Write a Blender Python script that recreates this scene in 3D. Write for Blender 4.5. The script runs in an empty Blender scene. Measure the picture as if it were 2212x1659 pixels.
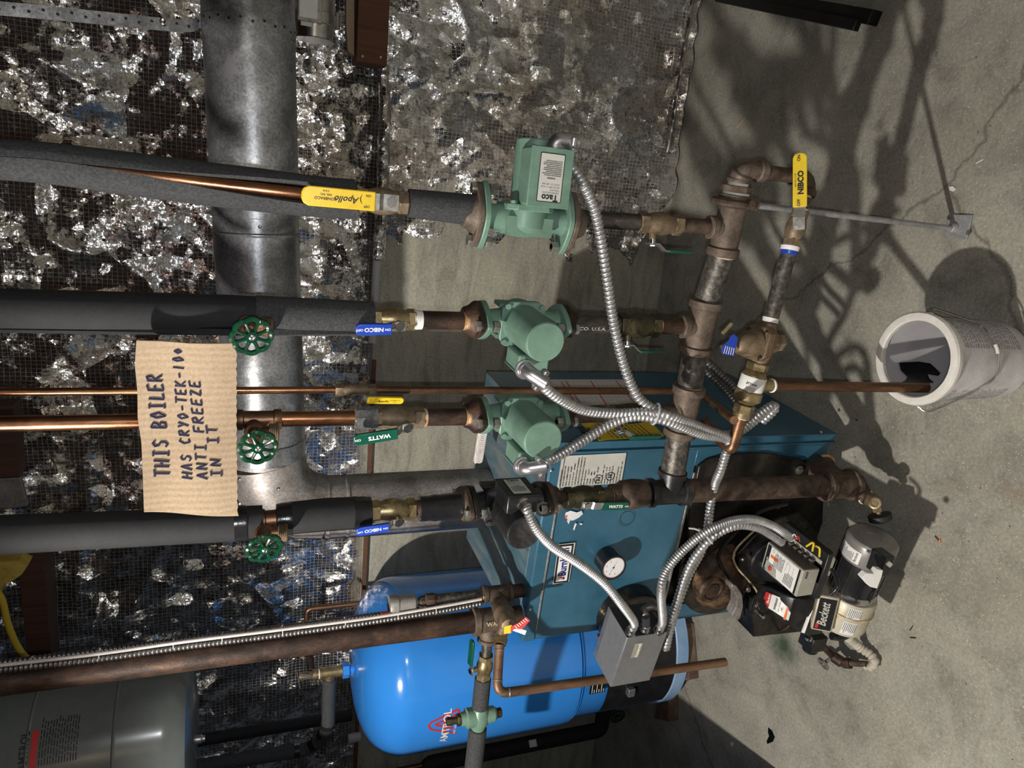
import bpy, math, random
from mathutils import Vector, Matrix, noise
from math import sin, cos, pi, radians, sqrt
random.seed(7)
SC = bpy.context.scene
COL = SC.collection
# ------------------------------------------------------------ camera
FPX = 1534.0
TH, YAW = radians(21.3), radians(14.4)
CAM = Vector((0, 0, 1.6))
FW = Vector((-sin(YAW)*cos(TH), cos(YAW)*cos(TH), -sin(TH)))
RT = Vector((cos(YAW), sin(YAW), 0))
UP = RT.cross(FW)
cam_data = bpy.data.cameras.new('camera')
cam = bpy.data.objects.new('camera', cam_data)
COL.objects.link(cam)
m = Matrix.Identity(4)
for i, v in enumerate((-UP, RT, -FW)):
    for j in range(3):
        m[j][i] = v[j]
m.translation = CAM
cam.matrix_world = m
cam_data.sensor_width = 36
cam_data.sensor_fit = 'HORIZONTAL'
cam_data.lens = FPX/2212*36
cam_data.clip_start = .02
SC.camera = cam
# ------------------------------------------------------------ world and lights
SC.view_settings.view_transform = 'Standard'
SC.view_settings.look = 'None'
SC.view_settings.gamma = 1
SC.view_settings.exposure = 0.95
W = bpy.data.worlds.new('dim basement air')
SC.world = W
W.use_nodes = True
W.node_tree.nodes['Background'].inputs[0].default_value = (.55, .6, .72, 1)
W.node_tree.nodes['Background'].inputs[1].default_value = .032
def light(name, kind, loc, energy, size, color):
    l = bpy.data.lights.new(name, kind)
    l.energy = energy; l.color = color; l.shadow_soft_size = size
    o = bpy.data.objects.new(name, l); COL.objects.link(o); o.location = loc
    return o
light('ceiling_bulb', 'POINT', (-1.366, .27, 2.30), 100, .03, (1, .955, .865))
light('phone_flash', 'POINT', CAM - RT*.022 - UP*.004 - FW*.01, 11, .004, (.93, .96, 1))
light('foil_fill_light', 'POINT', (.5, -2.95, 2.42), 60, .05, (1, .92, .82))  # added fill lamp out of view: brightens the front wall the foil reflects

# ------------------------------------------------------------ measuring helpers
def ray(px, py): return FW + (-UP)*((px-1106)/FPX) + RT*((829.5-py)/FPX)
def G(px, py, zc): return CAM + ray(px, py)*zc
def PY(px, py, Y):
    d = ray(px, py); return CAM + d*(Y/d.y)
def PF(px, py, Z=0.0):
    d = ray(px, py); return CAM + d*((Z-1.6)/d.z)
def PP(px, py, o, n):
    d = ray(px, py); return CAM + d*((o-CAM).dot(n)/d.dot(n))
def ZC(p): return (p-CAM).dot(FW)
def RP(p, rpx): return rpx*ZC(p)/FPX          # a radius seen as rpx pixels at p
def interp(tab, x):
    if x <= tab[0][0]: a, b = tab[0], tab[1]
    elif x >= tab[-1][0]: a, b = tab[-2], tab[-1]
    else:
        for a, b in zip(tab, tab[1:]):
            if a[0] <= x <= b[0]: break
    return a[1] + (b[1]-a[1])*(x-a[0])/(b[0]-a[0])
def V(*a): return Vector(a)
X_, Y_, Z_ = V(1,0,0), V(0,1,0), V(0,0,1)

# ------------------------------------------------------------ materials
def nodes(name):
    m = bpy.data.materials.new(name); m.use_nodes = True
    nt = m.node_tree
    return m, nt, nt.nodes['Principled BSDF']
def add(nt, t, **k):
    n = nt.nodes.new(t)
    for a, v in k.items(): setattr(n, a, v)
    return n
def ramp(nt, src, stops):
    r = add(nt, 'ShaderNodeValToRGB')
    while len(r.color_ramp.elements) < len(stops): r.color_ramp.elements.new(.5)
    for e, (p, c) in zip(r.color_ramp.elements, stops):
        e.position = p; e.color = (*c, 1) if len(c) == 3 else c
    nt.links.new(src, r.inputs[0]); return r
def noise_tex(nt, vec, scale, detail=6, rough=.6, dist=0.0):
    n = add(nt, 'ShaderNodeTexNoise'); n.inputs['Scale'].default_value = scale
    n.inputs['Detail'].default_value = detail; n.inputs['Roughness'].default_value = rough
    n.inputs['Distortion'].default_value = dist
    nt.links.new(vec, n.inputs['Vector']); return n
def coords(nt, stretch=None):
    tc = add(nt, 'ShaderNodeTexCoord'); o = tc.outputs['Object']
    if stretch:
        mp = add(nt, 'ShaderNodeMapping'); mp.inputs['Scale'].default_value = stretch
        nt.links.new(o, mp.inputs[0]); return mp.outputs[0]
    return o
def bump(nt, b, h, strength, dist, prev=None):
    n = add(nt, 'ShaderNodeBump'); n.inputs['Strength'].default_value = strength
    n.inputs['Distance'].default_value = dist
    nt.links.new(h, n.inputs['Height'])
    if prev: nt.links.new(prev.outputs[0], n.inputs['Normal'])
    nt.links.new(n.outputs[0], b.inputs['Normal']); return n
def mixc(nt, fac, a, b, mode='MIX'):
    n = add(nt, 'ShaderNodeMix', data_type='RGBA', blend_type=mode)
    for s, v in ((n.inputs[0], fac), (n.inputs[6], a), (n.inputs[7], b)):
        if isinstance(v, (int, float)): s.default_value = v
        elif isinstance(v, tuple): s.default_value = (*v, 1)
        else: nt.links.new(v, s)
    return n.outputs[2]
MATS = {}
def pm(name, cols, scale=20, rough=.5, metal=0.0, bmp=0.0, bscale=None, stretch=None, fine=0.0, coat=0.0, rvar=0.0, spots=None):
    """surface with two to four colours mottled by noise, optional bump, optional small spots"""
    m, nt, b = nodes(name)
    v = coords(nt, stretch)
    n = noise_tex(nt, v, scale, 7, .65, .3)
    if len(cols) == 1: cols = [cols[0], cols[0]]
    k = len(cols)
    c = ramp(nt, n.outputs[0], [(.33+.34*i/(k-1), c) for i, c in enumerate(cols)]).outputs[0]
    if fine:
        n2 = noise_tex(nt, v, scale*14, 3, .7)
        r2 = ramp(nt, n2.outputs[0], [(.35, (1-fine,)*3), (.65, (1+fine*.4,)*3)])
        c = mixc(nt, 1.0, c, r2.outputs[0], 'MULTIPLY')
    if spots:
        sc, th, sc_col = spots
        n3 = noise_tex(nt, v, sc, 4, .7, .5)
        r3 = ramp(nt, n3.outputs[0], [(th, (0,0,0)), (min(1, th+.06), (1,1,1))])
        c = mixc(nt, r3.outputs[0], c, sc_col)
    nt.links.new(c, b.inputs['Base Color'])
    b.inputs['Metallic'].default_value = metal
    if rvar:
        r4 = ramp(nt, n.outputs[0], [(.3, (rough-rvar,)*3), (.7, (rough+rvar,)*3)])
        nt.links.new(r4.outputs[0], b.inputs['Roughness'])
    else:
        b.inputs['Roughness'].default_value = rough
    if coat: b.inputs['Coat Weight'].default_value = coat; b.inputs['Coat Roughness'].default_value = .12
    if bmp:
        nb = noise_tex(nt, v, bscale or scale*8, 4, .7)
        bump(nt, b, nb.outputs[0], .8, bmp)
    MATS[name] = m; return m
M = {}
M['copper'] = pm('copper', [(.28,.12,.065), (.46,.22,.12), (.62,.34,.20)], 26, .30, 1, .0002, stretch=(1,1,.25), fine=.15, rvar=.08)
M['copper_old'] = pm('aged copper', [(.10,.06,.04), (.22,.12,.07), (.34,.19,.11)], 22, .42, .85, .0003, stretch=(1,1,.3), fine=.2)
M['copper_green'] = pm('copper with verdigris', [(.12,.07,.045), (.22,.125,.075), (.32,.19,.115)], 24, .5, .6, .0004, stretch=(1,1,.3), spots=(16, .60, (.12,.26,.19)))
M['brass'] = pm('brass', [(.22,.165,.085), (.38,.30,.165), (.52,.43,.25)], 40, .36, .8, .0003, fine=.3)
M['bronze'] = pm('old bronze', [(.13,.095,.06), (.23,.17,.11), (.33,.25,.165)], 45, .5, .5, .0006, fine=.3)
M['bronze_dark'] = pm('dark tarnished bronze', [(.045,.045,.026), (.09,.085,.05), (.14,.12,.07)], 40, .4, .7, .0004, fine=.3)
M['iron_black'] = pm('black iron pipe', [(.025,.023,.022), (.055,.050,.045), (.12,.105,.09)], 30, .42, .5, .0004, stretch=(1,1,.4), fine=.35)
M['iron_bare'] = pm('worn dark iron pipe', [(.035,.032,.028), (.10,.092,.082), (.22,.20,.175)], 90, .42, .5, .0004, fine=.4)
M['iron_rust'] = pm('brown rusted iron', [(.042,.028,.022), (.095,.065,.048), (.16,.115,.086)], 38, .62, .35, .0008, fine=.35)
M['iron_rust_dark'] = pm('dark rusted iron', [(.022,.014,.011), (.055,.033,.025), (.12,.065,.042)], 30, .5, .4, .0008, stretch=(1,1,.5), fine=.35, spots=(16, .66, (.28,.11,.05)))
M['malleable'] = pm('brown malleable iron', [(.085,.062,.047), (.15,.112,.086), (.22,.17,.135)], 30, .6, .35, .0006, fine=.35)
M['thread'] = pm('orange rusted thread compound', [(.35,.16,.06), (.55,.33,.17), (.72,.58,.42)], 60, .5, .3, .0006)
M['tape'] = pm('white thread tape', [(.72,.70,.66), (.85,.84,.82)], 90, .6, 0, .0004)
M['dope'] = pm('hardened cream pipe dope', [(.32,.22,.11), (.55,.43,.28), (.62,.55,.45)], 70, .5, 0, .001)
M['pump_green'] = pm('sea green enamel', [(.115,.205,.16), (.15,.26,.20), (.185,.31,.24)], 9, .42, .1, .0004, bscale=160, fine=.06, spots=(75, .72, (.02,.035,.03)))
M['pump_green_dark'] = pm('grimy dark green enamel', [(.03,.045,.04), (.055,.085,.075), (.10,.17,.14)], 22, .42, .2, .0004, fine=.2)
M['pump_black'] = pm('grimy black enamel', [(.010,.010,.011), (.022,.022,.024), (.075,.072,.07)], 14, .38, .2, .0004, fine=.2)
M['plastic_black'] = pm('black plastic', [(.008,.008,.009), (.018,.018,.020)], 30, .3, 0)
M['galv'] = pm('galvanized sheet', [(.22,.23,.245), (.33,.34,.36), (.50,.51,.53)], 13, .34, .72, .0002, bscale=200, fine=.35, rvar=.07, spots=(7, .61, (.45,.44,.47)))
M['galv_dull'] = pm('dull brown stained galvanized sheet', [(.20,.18,.175), (.30,.275,.265), (.44,.41,.40)], 11, .5, .45, .0002, bscale=200, fine=.3, spots=(40, .70, (.10,.065,.045)))
M['zinc'] = pm('zinc die cast', [(.42,.42,.44), (.60,.60,.63)], 50, .32, .9, .0002)
M['steel'] = pm('bright steel', [(.42,.42,.42), (.62,.62,.62)], 60, .25, 1)
M['steel_worn'] = pm('worn steel', [(.20,.19,.17), (.42,.41,.38)], 60, .42, .8)
M['conduit'] = pm('armoured conduit steel', [(.40,.40,.41), (.60,.60,.61)], 60, .42, .85)
M['conduit_dull'] = pm('dull armoured conduit', [(.13,.12,.12), (.26,.25,.25)], 60, .42, .9)
M['foam'] = pm('charcoal foam insulation', [(.010,.011,.013), (.017,.018,.021)], 30, .75, 0, .0008, bscale=700, fine=.3)
M['foam_grey'] = pm('grey speckled foam insulation', [(.022,.024,.027), (.075,.078,.083)], 260, .8, 0, .0015, bscale=500, fine=.5)
M['elec_tape'] = pm('shiny black tape', [(.008,.008,.010), (.02,.02,.023)], 15, .22, 0, .0015, bscale=25)
M['grip_yellow'] = pm('yellow vinyl grip', [(.72,.48,.015), (.80,.60,.03)], 18, .35, 0, fine=.06, spots=(90, .74, (.25,.15,.03)))
M['grip_blue'] = pm('blue vinyl grip', [(.012,.045,.36), (.02,.07,.45)], 18, .3)
M['grip_green'] = pm('dark green vinyl grip', [(.003,.06,.038), (.006,.09,.055)], 18, .3)
M['wheel_green'] = pm('glossy green enamel', [(.002,.030,.014), (.003,.055,.026)], 30, .15, 0, coat=.6)
M['white'] = pm('white label', [(.70,.70,.68), (.78,.78,.76)], 40, .5)
M['label_grey'] = pm('aged silver label', [(.50,.50,.46), (.64,.63,.59)], 14, .45, .15)
M['ink'] = pm('black ink', [(.008,.008,.010)], 10, .5)
M['ink_red'] = pm('red ink', [(.55,.03,.03)], 10, .5)
M['ink_orange'] = pm('orange ink', [(.75,.16,.03)], 10, .5)
M['ink_blue'] = pm('blue ink', [(.012,.022,.22)], 10, .5)
M['marker'] = pm('dark blue marker', [(.010,.012,.045), (.02,.02,.07)], 40, .6)
M['jacket'] = pm('steel blue jacket enamel', [(.026,.098,.160), (.036,.126,.202), (.050,.152,.238)], 4, .36, .1, .0001, bscale=60, fine=.05, coat=.1)
M['jacket_top'] = pm('scuffed blue jacket top', [(.035,.10,.14), (.08,.15,.19), (.20,.21,.20)], 9, .55, .1, stretch=(3,.6,1), fine=.12)
M['cast_black'] = pm('oily black cast iron', [(.008,.008,.008), (.018,.016,.014), (.045,.038,.030)], 16, .32, .3, .0012, bscale=70, spots=(120, .74, (.25,.17,.07)))
M['cast_burnt'] = pm('burnt rusty cast iron', [(.010,.008,.007), (.045,.026,.017), (.26,.155,.08)], 11, .6, .2, .0015, bscale=60, fine=.3)
M['blue_tank'] = pm('bright blue tank enamel', [(.03,.23,.72), (.04,.26,.78)], 3, .16, 0, coat=.4)
M['blue_pale'] = pm('pale blue plastic ring', [(.20,.36,.62), (.35,.50,.72)], 8, .35)
M['grey_tank'] = pm('grey tank enamel', [(.10,.115,.12), (.15,.17,.17)], 5, .22, 0, coat=.3, fine=.04)
M['box_grey'] = pm('grey painted steel cover', [(.145,.15,.16), (.19,.195,.205)], 6, .42, .3, fine=.1)
M['box_dark'] = pm('dark grey steel', [(.03,.033,.036), (.045,.048,.052)], 6, .35, .3)
M['beige'] = pm('warm grey plastic', [(.34,.335,.28), (.42,.41,.35)], 16, .5, 0, fine=.12)
M['brown_plastic'] = pm('mottled brown plastic', [(.10,.085,.072), (.15,.125,.105)], 16, .7, 0, fine=.25)
M['cream'] = pm('oil stained cream enamel', [(.40,.33,.21), (.50,.46,.36), (.58,.54,.44)], 12, .42, .1, fine=.1, spots=(20, .70, (.30,.19,.07)))
M['motor_grey'] = pm('silver grey motor enamel', [(.22,.21,.20), (.30,.29,.28)], 6, .35, .3)
M['faded_ink'] = pm('faded grey violet print', [(.27,.24,.25), (.36,.33,.34)], 40, .6)
M['vent_silver'] = pm('dull silver casting', [(.25,.24,.22), (.36,.35,.33)], 40, .45, .4, .0003)
M['rod'] = pm('weathered galvanized rod', [(.33,.33,.34), (.50,.50,.52)], 60, .45, .4, .0003, fine=.3)
M['wood'] = None
M['fiberglass'] = pm('yellow fiberglass wool', [(.40,.28,.05), (.62,.46,.10)], 22, .9, 0, .004, bscale=50)
M['yellow_cable'] = pm('yellow cable jacket', [(.60,.42,.03)], 10, .45)
M['wire_white'] = pm('white cable jacket', [(.52,.47,.45), (.66,.62,.60)], 22, .5)
M['tan'] = pm('tan plastic wire', [(.42,.33,.24)], 20, .5)
M['pail'] = pm('scuffed white pail plastic', [(.44,.41,.42), (.55,.53,.54), (.66,.65,.66)], 13, .5, 0, fine=.08)
M['pail_in'] = pm('pail inner plastic', [(.42,.41,.43), (.50,.49,.50)], 6, .35)
M['paint_film'] = pm('dried black film', [(.004,.004,.006)], 6, .25)
M['rim_white'] = pm('chipped white rim', [(.62,.60,.55), (.76,.74,.69)], 24, .6, 0, .0012, bscale=90, spots=(60,.68,(.30,.24,.17)))
M['knob_black'] = pm('black rubber knob', [(.010,.010,.010), (.02,.019,.017)], 20, .6)
M['brick'] = pm('brown painted brick', [(.085,.045,.032), (.12,.07,.05), (.22,.16,.12)], 14, .75, 0, .0015, bscale=60)
M['rail_black'] = pm('black steel rail', [(.004,.004,.004), (.010,.010,.010)], 30, .35, .4)
M['red_plastic'] = pm('faded red cap', [(.50,.06,.06)], 10, .45)
M['tag_white'] = pm('white tag with red print', [(.75,.72,.70)], 10, .5)
M['plaster'] = pm('chipped white paper', [(.62,.64,.68), (.75,.76,.78)], 30, .7)
M['glass_white'] = pm('gauge dial', [(.78,.78,.80)], 10, .25, 0, coat=.8)
M['gold_plate'] = pm('champagne nameplate', [(.40,.37,.29), (.48,.45,.36)], 10, .35, .5)
M['hose_white'] = pm('dusty white hose', [(.40,.37,.30), (.55,.52,.45)], 24, .7, 0, .0005)
M['pvc_grey'] = pm('grey white plastic', [(.42,.42,.43), (.50,.50,.51)], 12, .5)

def mk_wood(name, dark, lite):
    m, nt, b = nodes(name)
    v = coords(nt, (30, 30, 1.5))
    n = noise_tex(nt, v, 1.6, 6, .6, .6)
    r = ramp(nt, n.outputs[0], [(.3, dark), (.7, lite)])
    nt.links.new(r.outputs[0], b.inputs['Base Color']); b.inputs['Roughness'].default_value = .7
    bump(nt, b, n.outputs[0], .3, .002)
    return m
M['wood'] = mk_wood('brown stained lumber', (.085,.030,.014), (.16,.065,.030))
M['wood_dark'] = mk_wood('old joist lumber', (.05,.018,.011), (.09,.038,.022))

def mk_cardboard():
    m, nt, b = nodes('corrugated cardboard')
    v = coords(nt)
    w = add(nt, 'ShaderNodeTexWave', wave_type='BANDS', bands_direction='X')
    w.inputs['Scale'].default_value = 30; w.inputs['Distortion'].default_value = 1.2; w.inputs['Detail'].default_value = 2; w.inputs['Detail Scale'].default_value = .6
    nt.links.new(v, w.inputs['Vector'])
    n = noise_tex(nt, v, 260, 3, .8)
    n2 = noise_tex(nt, v, 6, 4, .6)
    c = ramp(nt, n2.outputs[0], [(.3, (.34,.25,.165)), (.7, (.44,.33,.225))]).outputs[0]
    c = mixc(nt, 1.0, c, ramp(nt, n.outputs[0], [(.3, (.78,.76,.74)), (.6, (1.05,1.05,1.05))]).outputs[0], 'MULTIPLY')
    nt.links.new(c, b.inputs['Base Color']); b.inputs['Roughness'].default_value = .85
    bump(nt, b, w.outputs[0], .30, .0011)
    return m
M['cardboard'] = mk_cardboard()

def mk_concrete(name, kind):
    m, nt, b = nodes(name)
    v = coords(nt)
    big = noise_tex(nt, v, 1.6 if kind == 'floor' else 2.2, 8, .62, .4)
    mid = noise_tex(nt, coords(nt, (1, 1, 1) if kind == 'floor' else (.6, .6, 2.6)), 7, 8, .7, .6)
    fin = noise_tex(nt, v, 120, 5, .8)
    if kind == 'floor':
        base = [(.30, (.24,.228,.19)), (.48, (.33,.318,.272)), (.62, (.38,.37,.325)), (.75, (.45,.43,.36))]
    else:
        base = [(.30, (.30,.288,.24)), (.5, (.40,.385,.32)), (.7, (.48,.46,.39))]
    c = ramp(nt, big.outputs[0], base).outputs[0]
    c = mixc(nt, 1.0, c, ramp(nt, mid.outputs[0], [(.33, (.66,.655,.65)), (.50, (.98,.98,.98)), (.68, (1.16,1.15,1.10))]).outputs[0], 'MULTIPLY')
    c = mixc(nt, 1.0, c, ramp(nt, fin.outputs[0], [(.35, (.72,.72,.72)), (.6, (1.08,1.08,1.08))]).outputs[0], 'MULTIPLY')
    # pale sand grains
    vg = add(nt, 'ShaderNodeTexVoronoi'); vg.inputs['Scale'].default_value = 140; nt.links.new(v, vg.inputs['Vector'])
    g1 = ramp(nt, vg.outputs['Distance'], [(.14, (1,1,1)), (.22, (0,0,0))])
    ng = noise_tex(nt, v, 30, 3, .6)
    g2 = ramp(nt, ng.outputs[0], [(.40, (0,0,0)), (.56, (1,1,1))])
    gm = mixc(nt, 1.0, g1.outputs[0], g2.outputs[0], 'MULTIPLY')
    if kind == 'floor':
        c = mixc(nt, gm, c, (.60,.52,.36))
        # ochre stains
        ns = noise_tex(nt, v, 3.4, 6, .7, .8)
        s = ramp(nt, ns.outputs[0], [(.60, (0,0,0)), (.74, (.65,.65,.65))])
        c = mixc(nt, s.outputs[0], c, (.27,.18,.085))
    # dark pits
    vp = add(nt, 'ShaderNodeTexVoronoi'); vp.inputs['Scale'].default_value = 26 if kind == 'floor' else 34; nt.links.new(v, vp.inputs['Vector'])
    p1 = ramp(nt, vp.outputs['Distance'], [(.035, (1,1,1)), (.06, (0,0,0))])
    c = mixc(nt, p1.outputs[0], c, (.05,.045,.035))
    if kind == 'floor':
        # hairline cracks
        vc = add(nt, 'ShaderNodeTexVoronoi', feature='DISTANCE_TO_EDGE'); vc.inputs['Scale'].default_value = .62
        nd = noise_tex(nt, v, 5, 5, .6)
        mx = add(nt, 'ShaderNodeMix', data_type='VECTOR'); mx.inputs[0].default_value = .12
        nt.links.new(v, mx.inputs[4]); nt.links.new(nd.outputs[1], mx.inputs[5]); nt.links.new(mx.outputs[1], vc.inputs['Vector'])
        cr = ramp(nt, vc.outputs['Distance'], [(.0, (.6,.6,.6)), (.0014, (0,0,0))])
        c = mixc(nt, cr.outputs[0], c, (.06,.05,.04))
        # green oil stain by the burner, a real patch of its own
        sp = add(nt, 'ShaderNodeVectorMath', operation='DISTANCE')
        pc = PF(1692, 1395); sp.inputs[1].default_value = pc
        ad = add(nt, 'ShaderNodeVectorMath', operation='ADD')
        sn = noise_tex(nt, v, 18, 4, .6)
        sc2 = add(nt, 'ShaderNodeVectorMath', operation='SCALE'); sc2.inputs['Scale'].default_value = .10
        nt.links.new(sn.outputs[1], sc2.inputs[0]); nt.links.new(v, ad.inputs[0]); nt.links.new(sc2.outputs[0], ad.inputs[1])
        sb = add(nt, 'ShaderNodeVectorMath', operation='SUBTRACT'); sb.inputs[1].default_value = (.05, .05, .05)
        nt.links.new(ad.outputs[0], sb.inputs[0]); nt.links.new(sb.outputs[0], sp.inputs[0])
        gr = ramp(nt, sp.outputs['Value'], [(.015, (1,1,1)), (.055, (.35,.35,.35)), (.085, (0,0,0))])
        c = mixc(nt, gr.outputs[0], c, (.045,.075,.045))
    nt.links.new(c, b.inputs['Base Color'])
    b.inputs['Roughness'].default_value = .78 if kind == 'floor' else .85
    b1 = bump(nt, b, mid.outputs[0], .35, .006)
    bump(nt, b, fin.outputs[0], .5, .0015, b1)
    return m
M['floor'] = mk_concrete('stained concrete floor', 'floor')
M['conc'] = mk_concrete('board formed concrete wall', 'wall')

def mk_foil():
    m, nt, b = nodes('crinkled foil facing')
    v = coords(nt)
    n0 = noise_tex(nt, v, 3.0, 5, .6, .5)
    def facets(scale, tilt, warp, wscale, stretch=None):
        """height field of flat facets, each tilted its own way"""
        src = v
        if stretch:
            mp = add(nt, 'ShaderNodeMapping'); mp.inputs['Scale'].default_value = stretch[0]; mp.inputs['Rotation'].default_value = stretch[1]
            nt.links.new(v, mp.inputs[0]); src = mp.outputs[0]
        nd = noise_tex(nt, src, wscale, 3, .6)
        sc = add(nt, 'ShaderNodeVectorMath', operation='SCALE'); sc.inputs['Scale'].default_value = warp; nt.links.new(nd.outputs[1], sc.inputs[0])
        ad = add(nt, 'ShaderNodeVectorMath', operation='ADD'); nt.links.new(src, ad.inputs[0]); nt.links.new(sc.outputs[0], ad.inputs[1])
        vo = add(nt, 'ShaderNodeTexVoronoi'); vo.inputs['Scale'].default_value = scale; nt.links.new(ad.outputs[0], vo.inputs['Vector'])
        d = add(nt, 'ShaderNodeVectorMath', operation='SUBTRACT'); nt.links.new(ad.outputs[0], d.inputs[0]); nt.links.new(vo.outputs['Position'], d.inputs[1])
        c = add(nt, 'ShaderNodeVectorMath', operation='SUBTRACT'); c.inputs[1].default_value = (.5, .5, .5); nt.links.new(vo.outputs['Color'], c.inputs[0])
        dt = add(nt, 'ShaderNodeVectorMath', operation='DOT_PRODUCT'); nt.links.new(d.outputs[0], dt.inputs[0]); nt.links.new(c.outputs[0], dt.inputs[1])
        ml = add(nt, 'ShaderNodeMath', operation='MULTIPLY'); ml.inputs[1].default_value = tilt; nt.links.new(dt.outputs['Value'], ml.inputs[0])
        return ml.outputs[0]
    prev = None
    for args in ((5, .30, .14, 3, ((1, 1, 1.7), (0, .6, 0))), (15, .36, .05, 8, ((1.7, 1, 1), (0, -.5, 0))), (55, .24, .014, 30), (190, .18, .003, 120)):
        h = facets(*args); prev = bump(nt, b, h, 1.0, 1.0, prev); prev.inputs['Strength'].default_value = 1.0
    nf = noise_tex(nt, v, 60, 6, .75, 1.0)
    # square reinforcing scrim
    sep = add(nt, 'ShaderNodeSeparateXYZ'); nt.links.new(v, sep.inputs[0])
    def lines(src, period, w):
        a = add(nt, 'ShaderNodeMath', operation='DIVIDE'); a.inputs[1].default_value = period; nt.links.new(src, a.inputs[0])
        f = add(nt, 'ShaderNodeMath', operation='FRACT'); nt.links.new(a.outputs[0], f.inputs[0])
        g = add(nt, 'ShaderNodeMath', operation='LESS_THAN'); g.inputs[1].default_value = w; nt.links.new(f.outputs[0], g.inputs[0])
        return g.outputs[0]
    l1 = lines(sep.outputs[0], .0125, .11); l2 = lines(sep.outputs[2], .0145, .11)
    mxm = add(nt, 'ShaderNodeMath', operation='MAXIMUM'); nt.links.new(l1, mxm.inputs[0]); nt.links.new(l2, mxm.inputs[1])
    c = ramp(nt, n0.outputs[0], [(.36, (.62,.56,.52)), (.5, (.80,.79,.78)), (.64, (.84,.88,.95))]).outputs[0]
    ns = noise_tex(nt, v, 2.3, 7, .8, .3)
    s = ramp(nt, ns.outputs[0], [(.70, (0,0,0)), (.76, (.8,.8,.8))])
    c = mixc(nt, s.outputs[0], c, (.10,.055,.025))
    c = mixc(nt, mxm.outputs[0], c, (.55,.55,.56))
    nt.links.new(c, b.inputs['Base Color'])
    rv = mixc(nt, mxm.outputs[0], ramp(nt, nf.outputs[0], [(.35, (.14,)*3), (.65, (.30,)*3)]).outputs[0], (.48,.48,.48))
    nt.links.new(rv, b.inputs['Roughness'])
    mv = mixc(nt, mxm.outputs[0], (1,1,1), (.72,.72,.72)); nt.links.new(mv, b.inputs['Metallic'])
    return m
M['foil'] = mk_foil()

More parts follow.
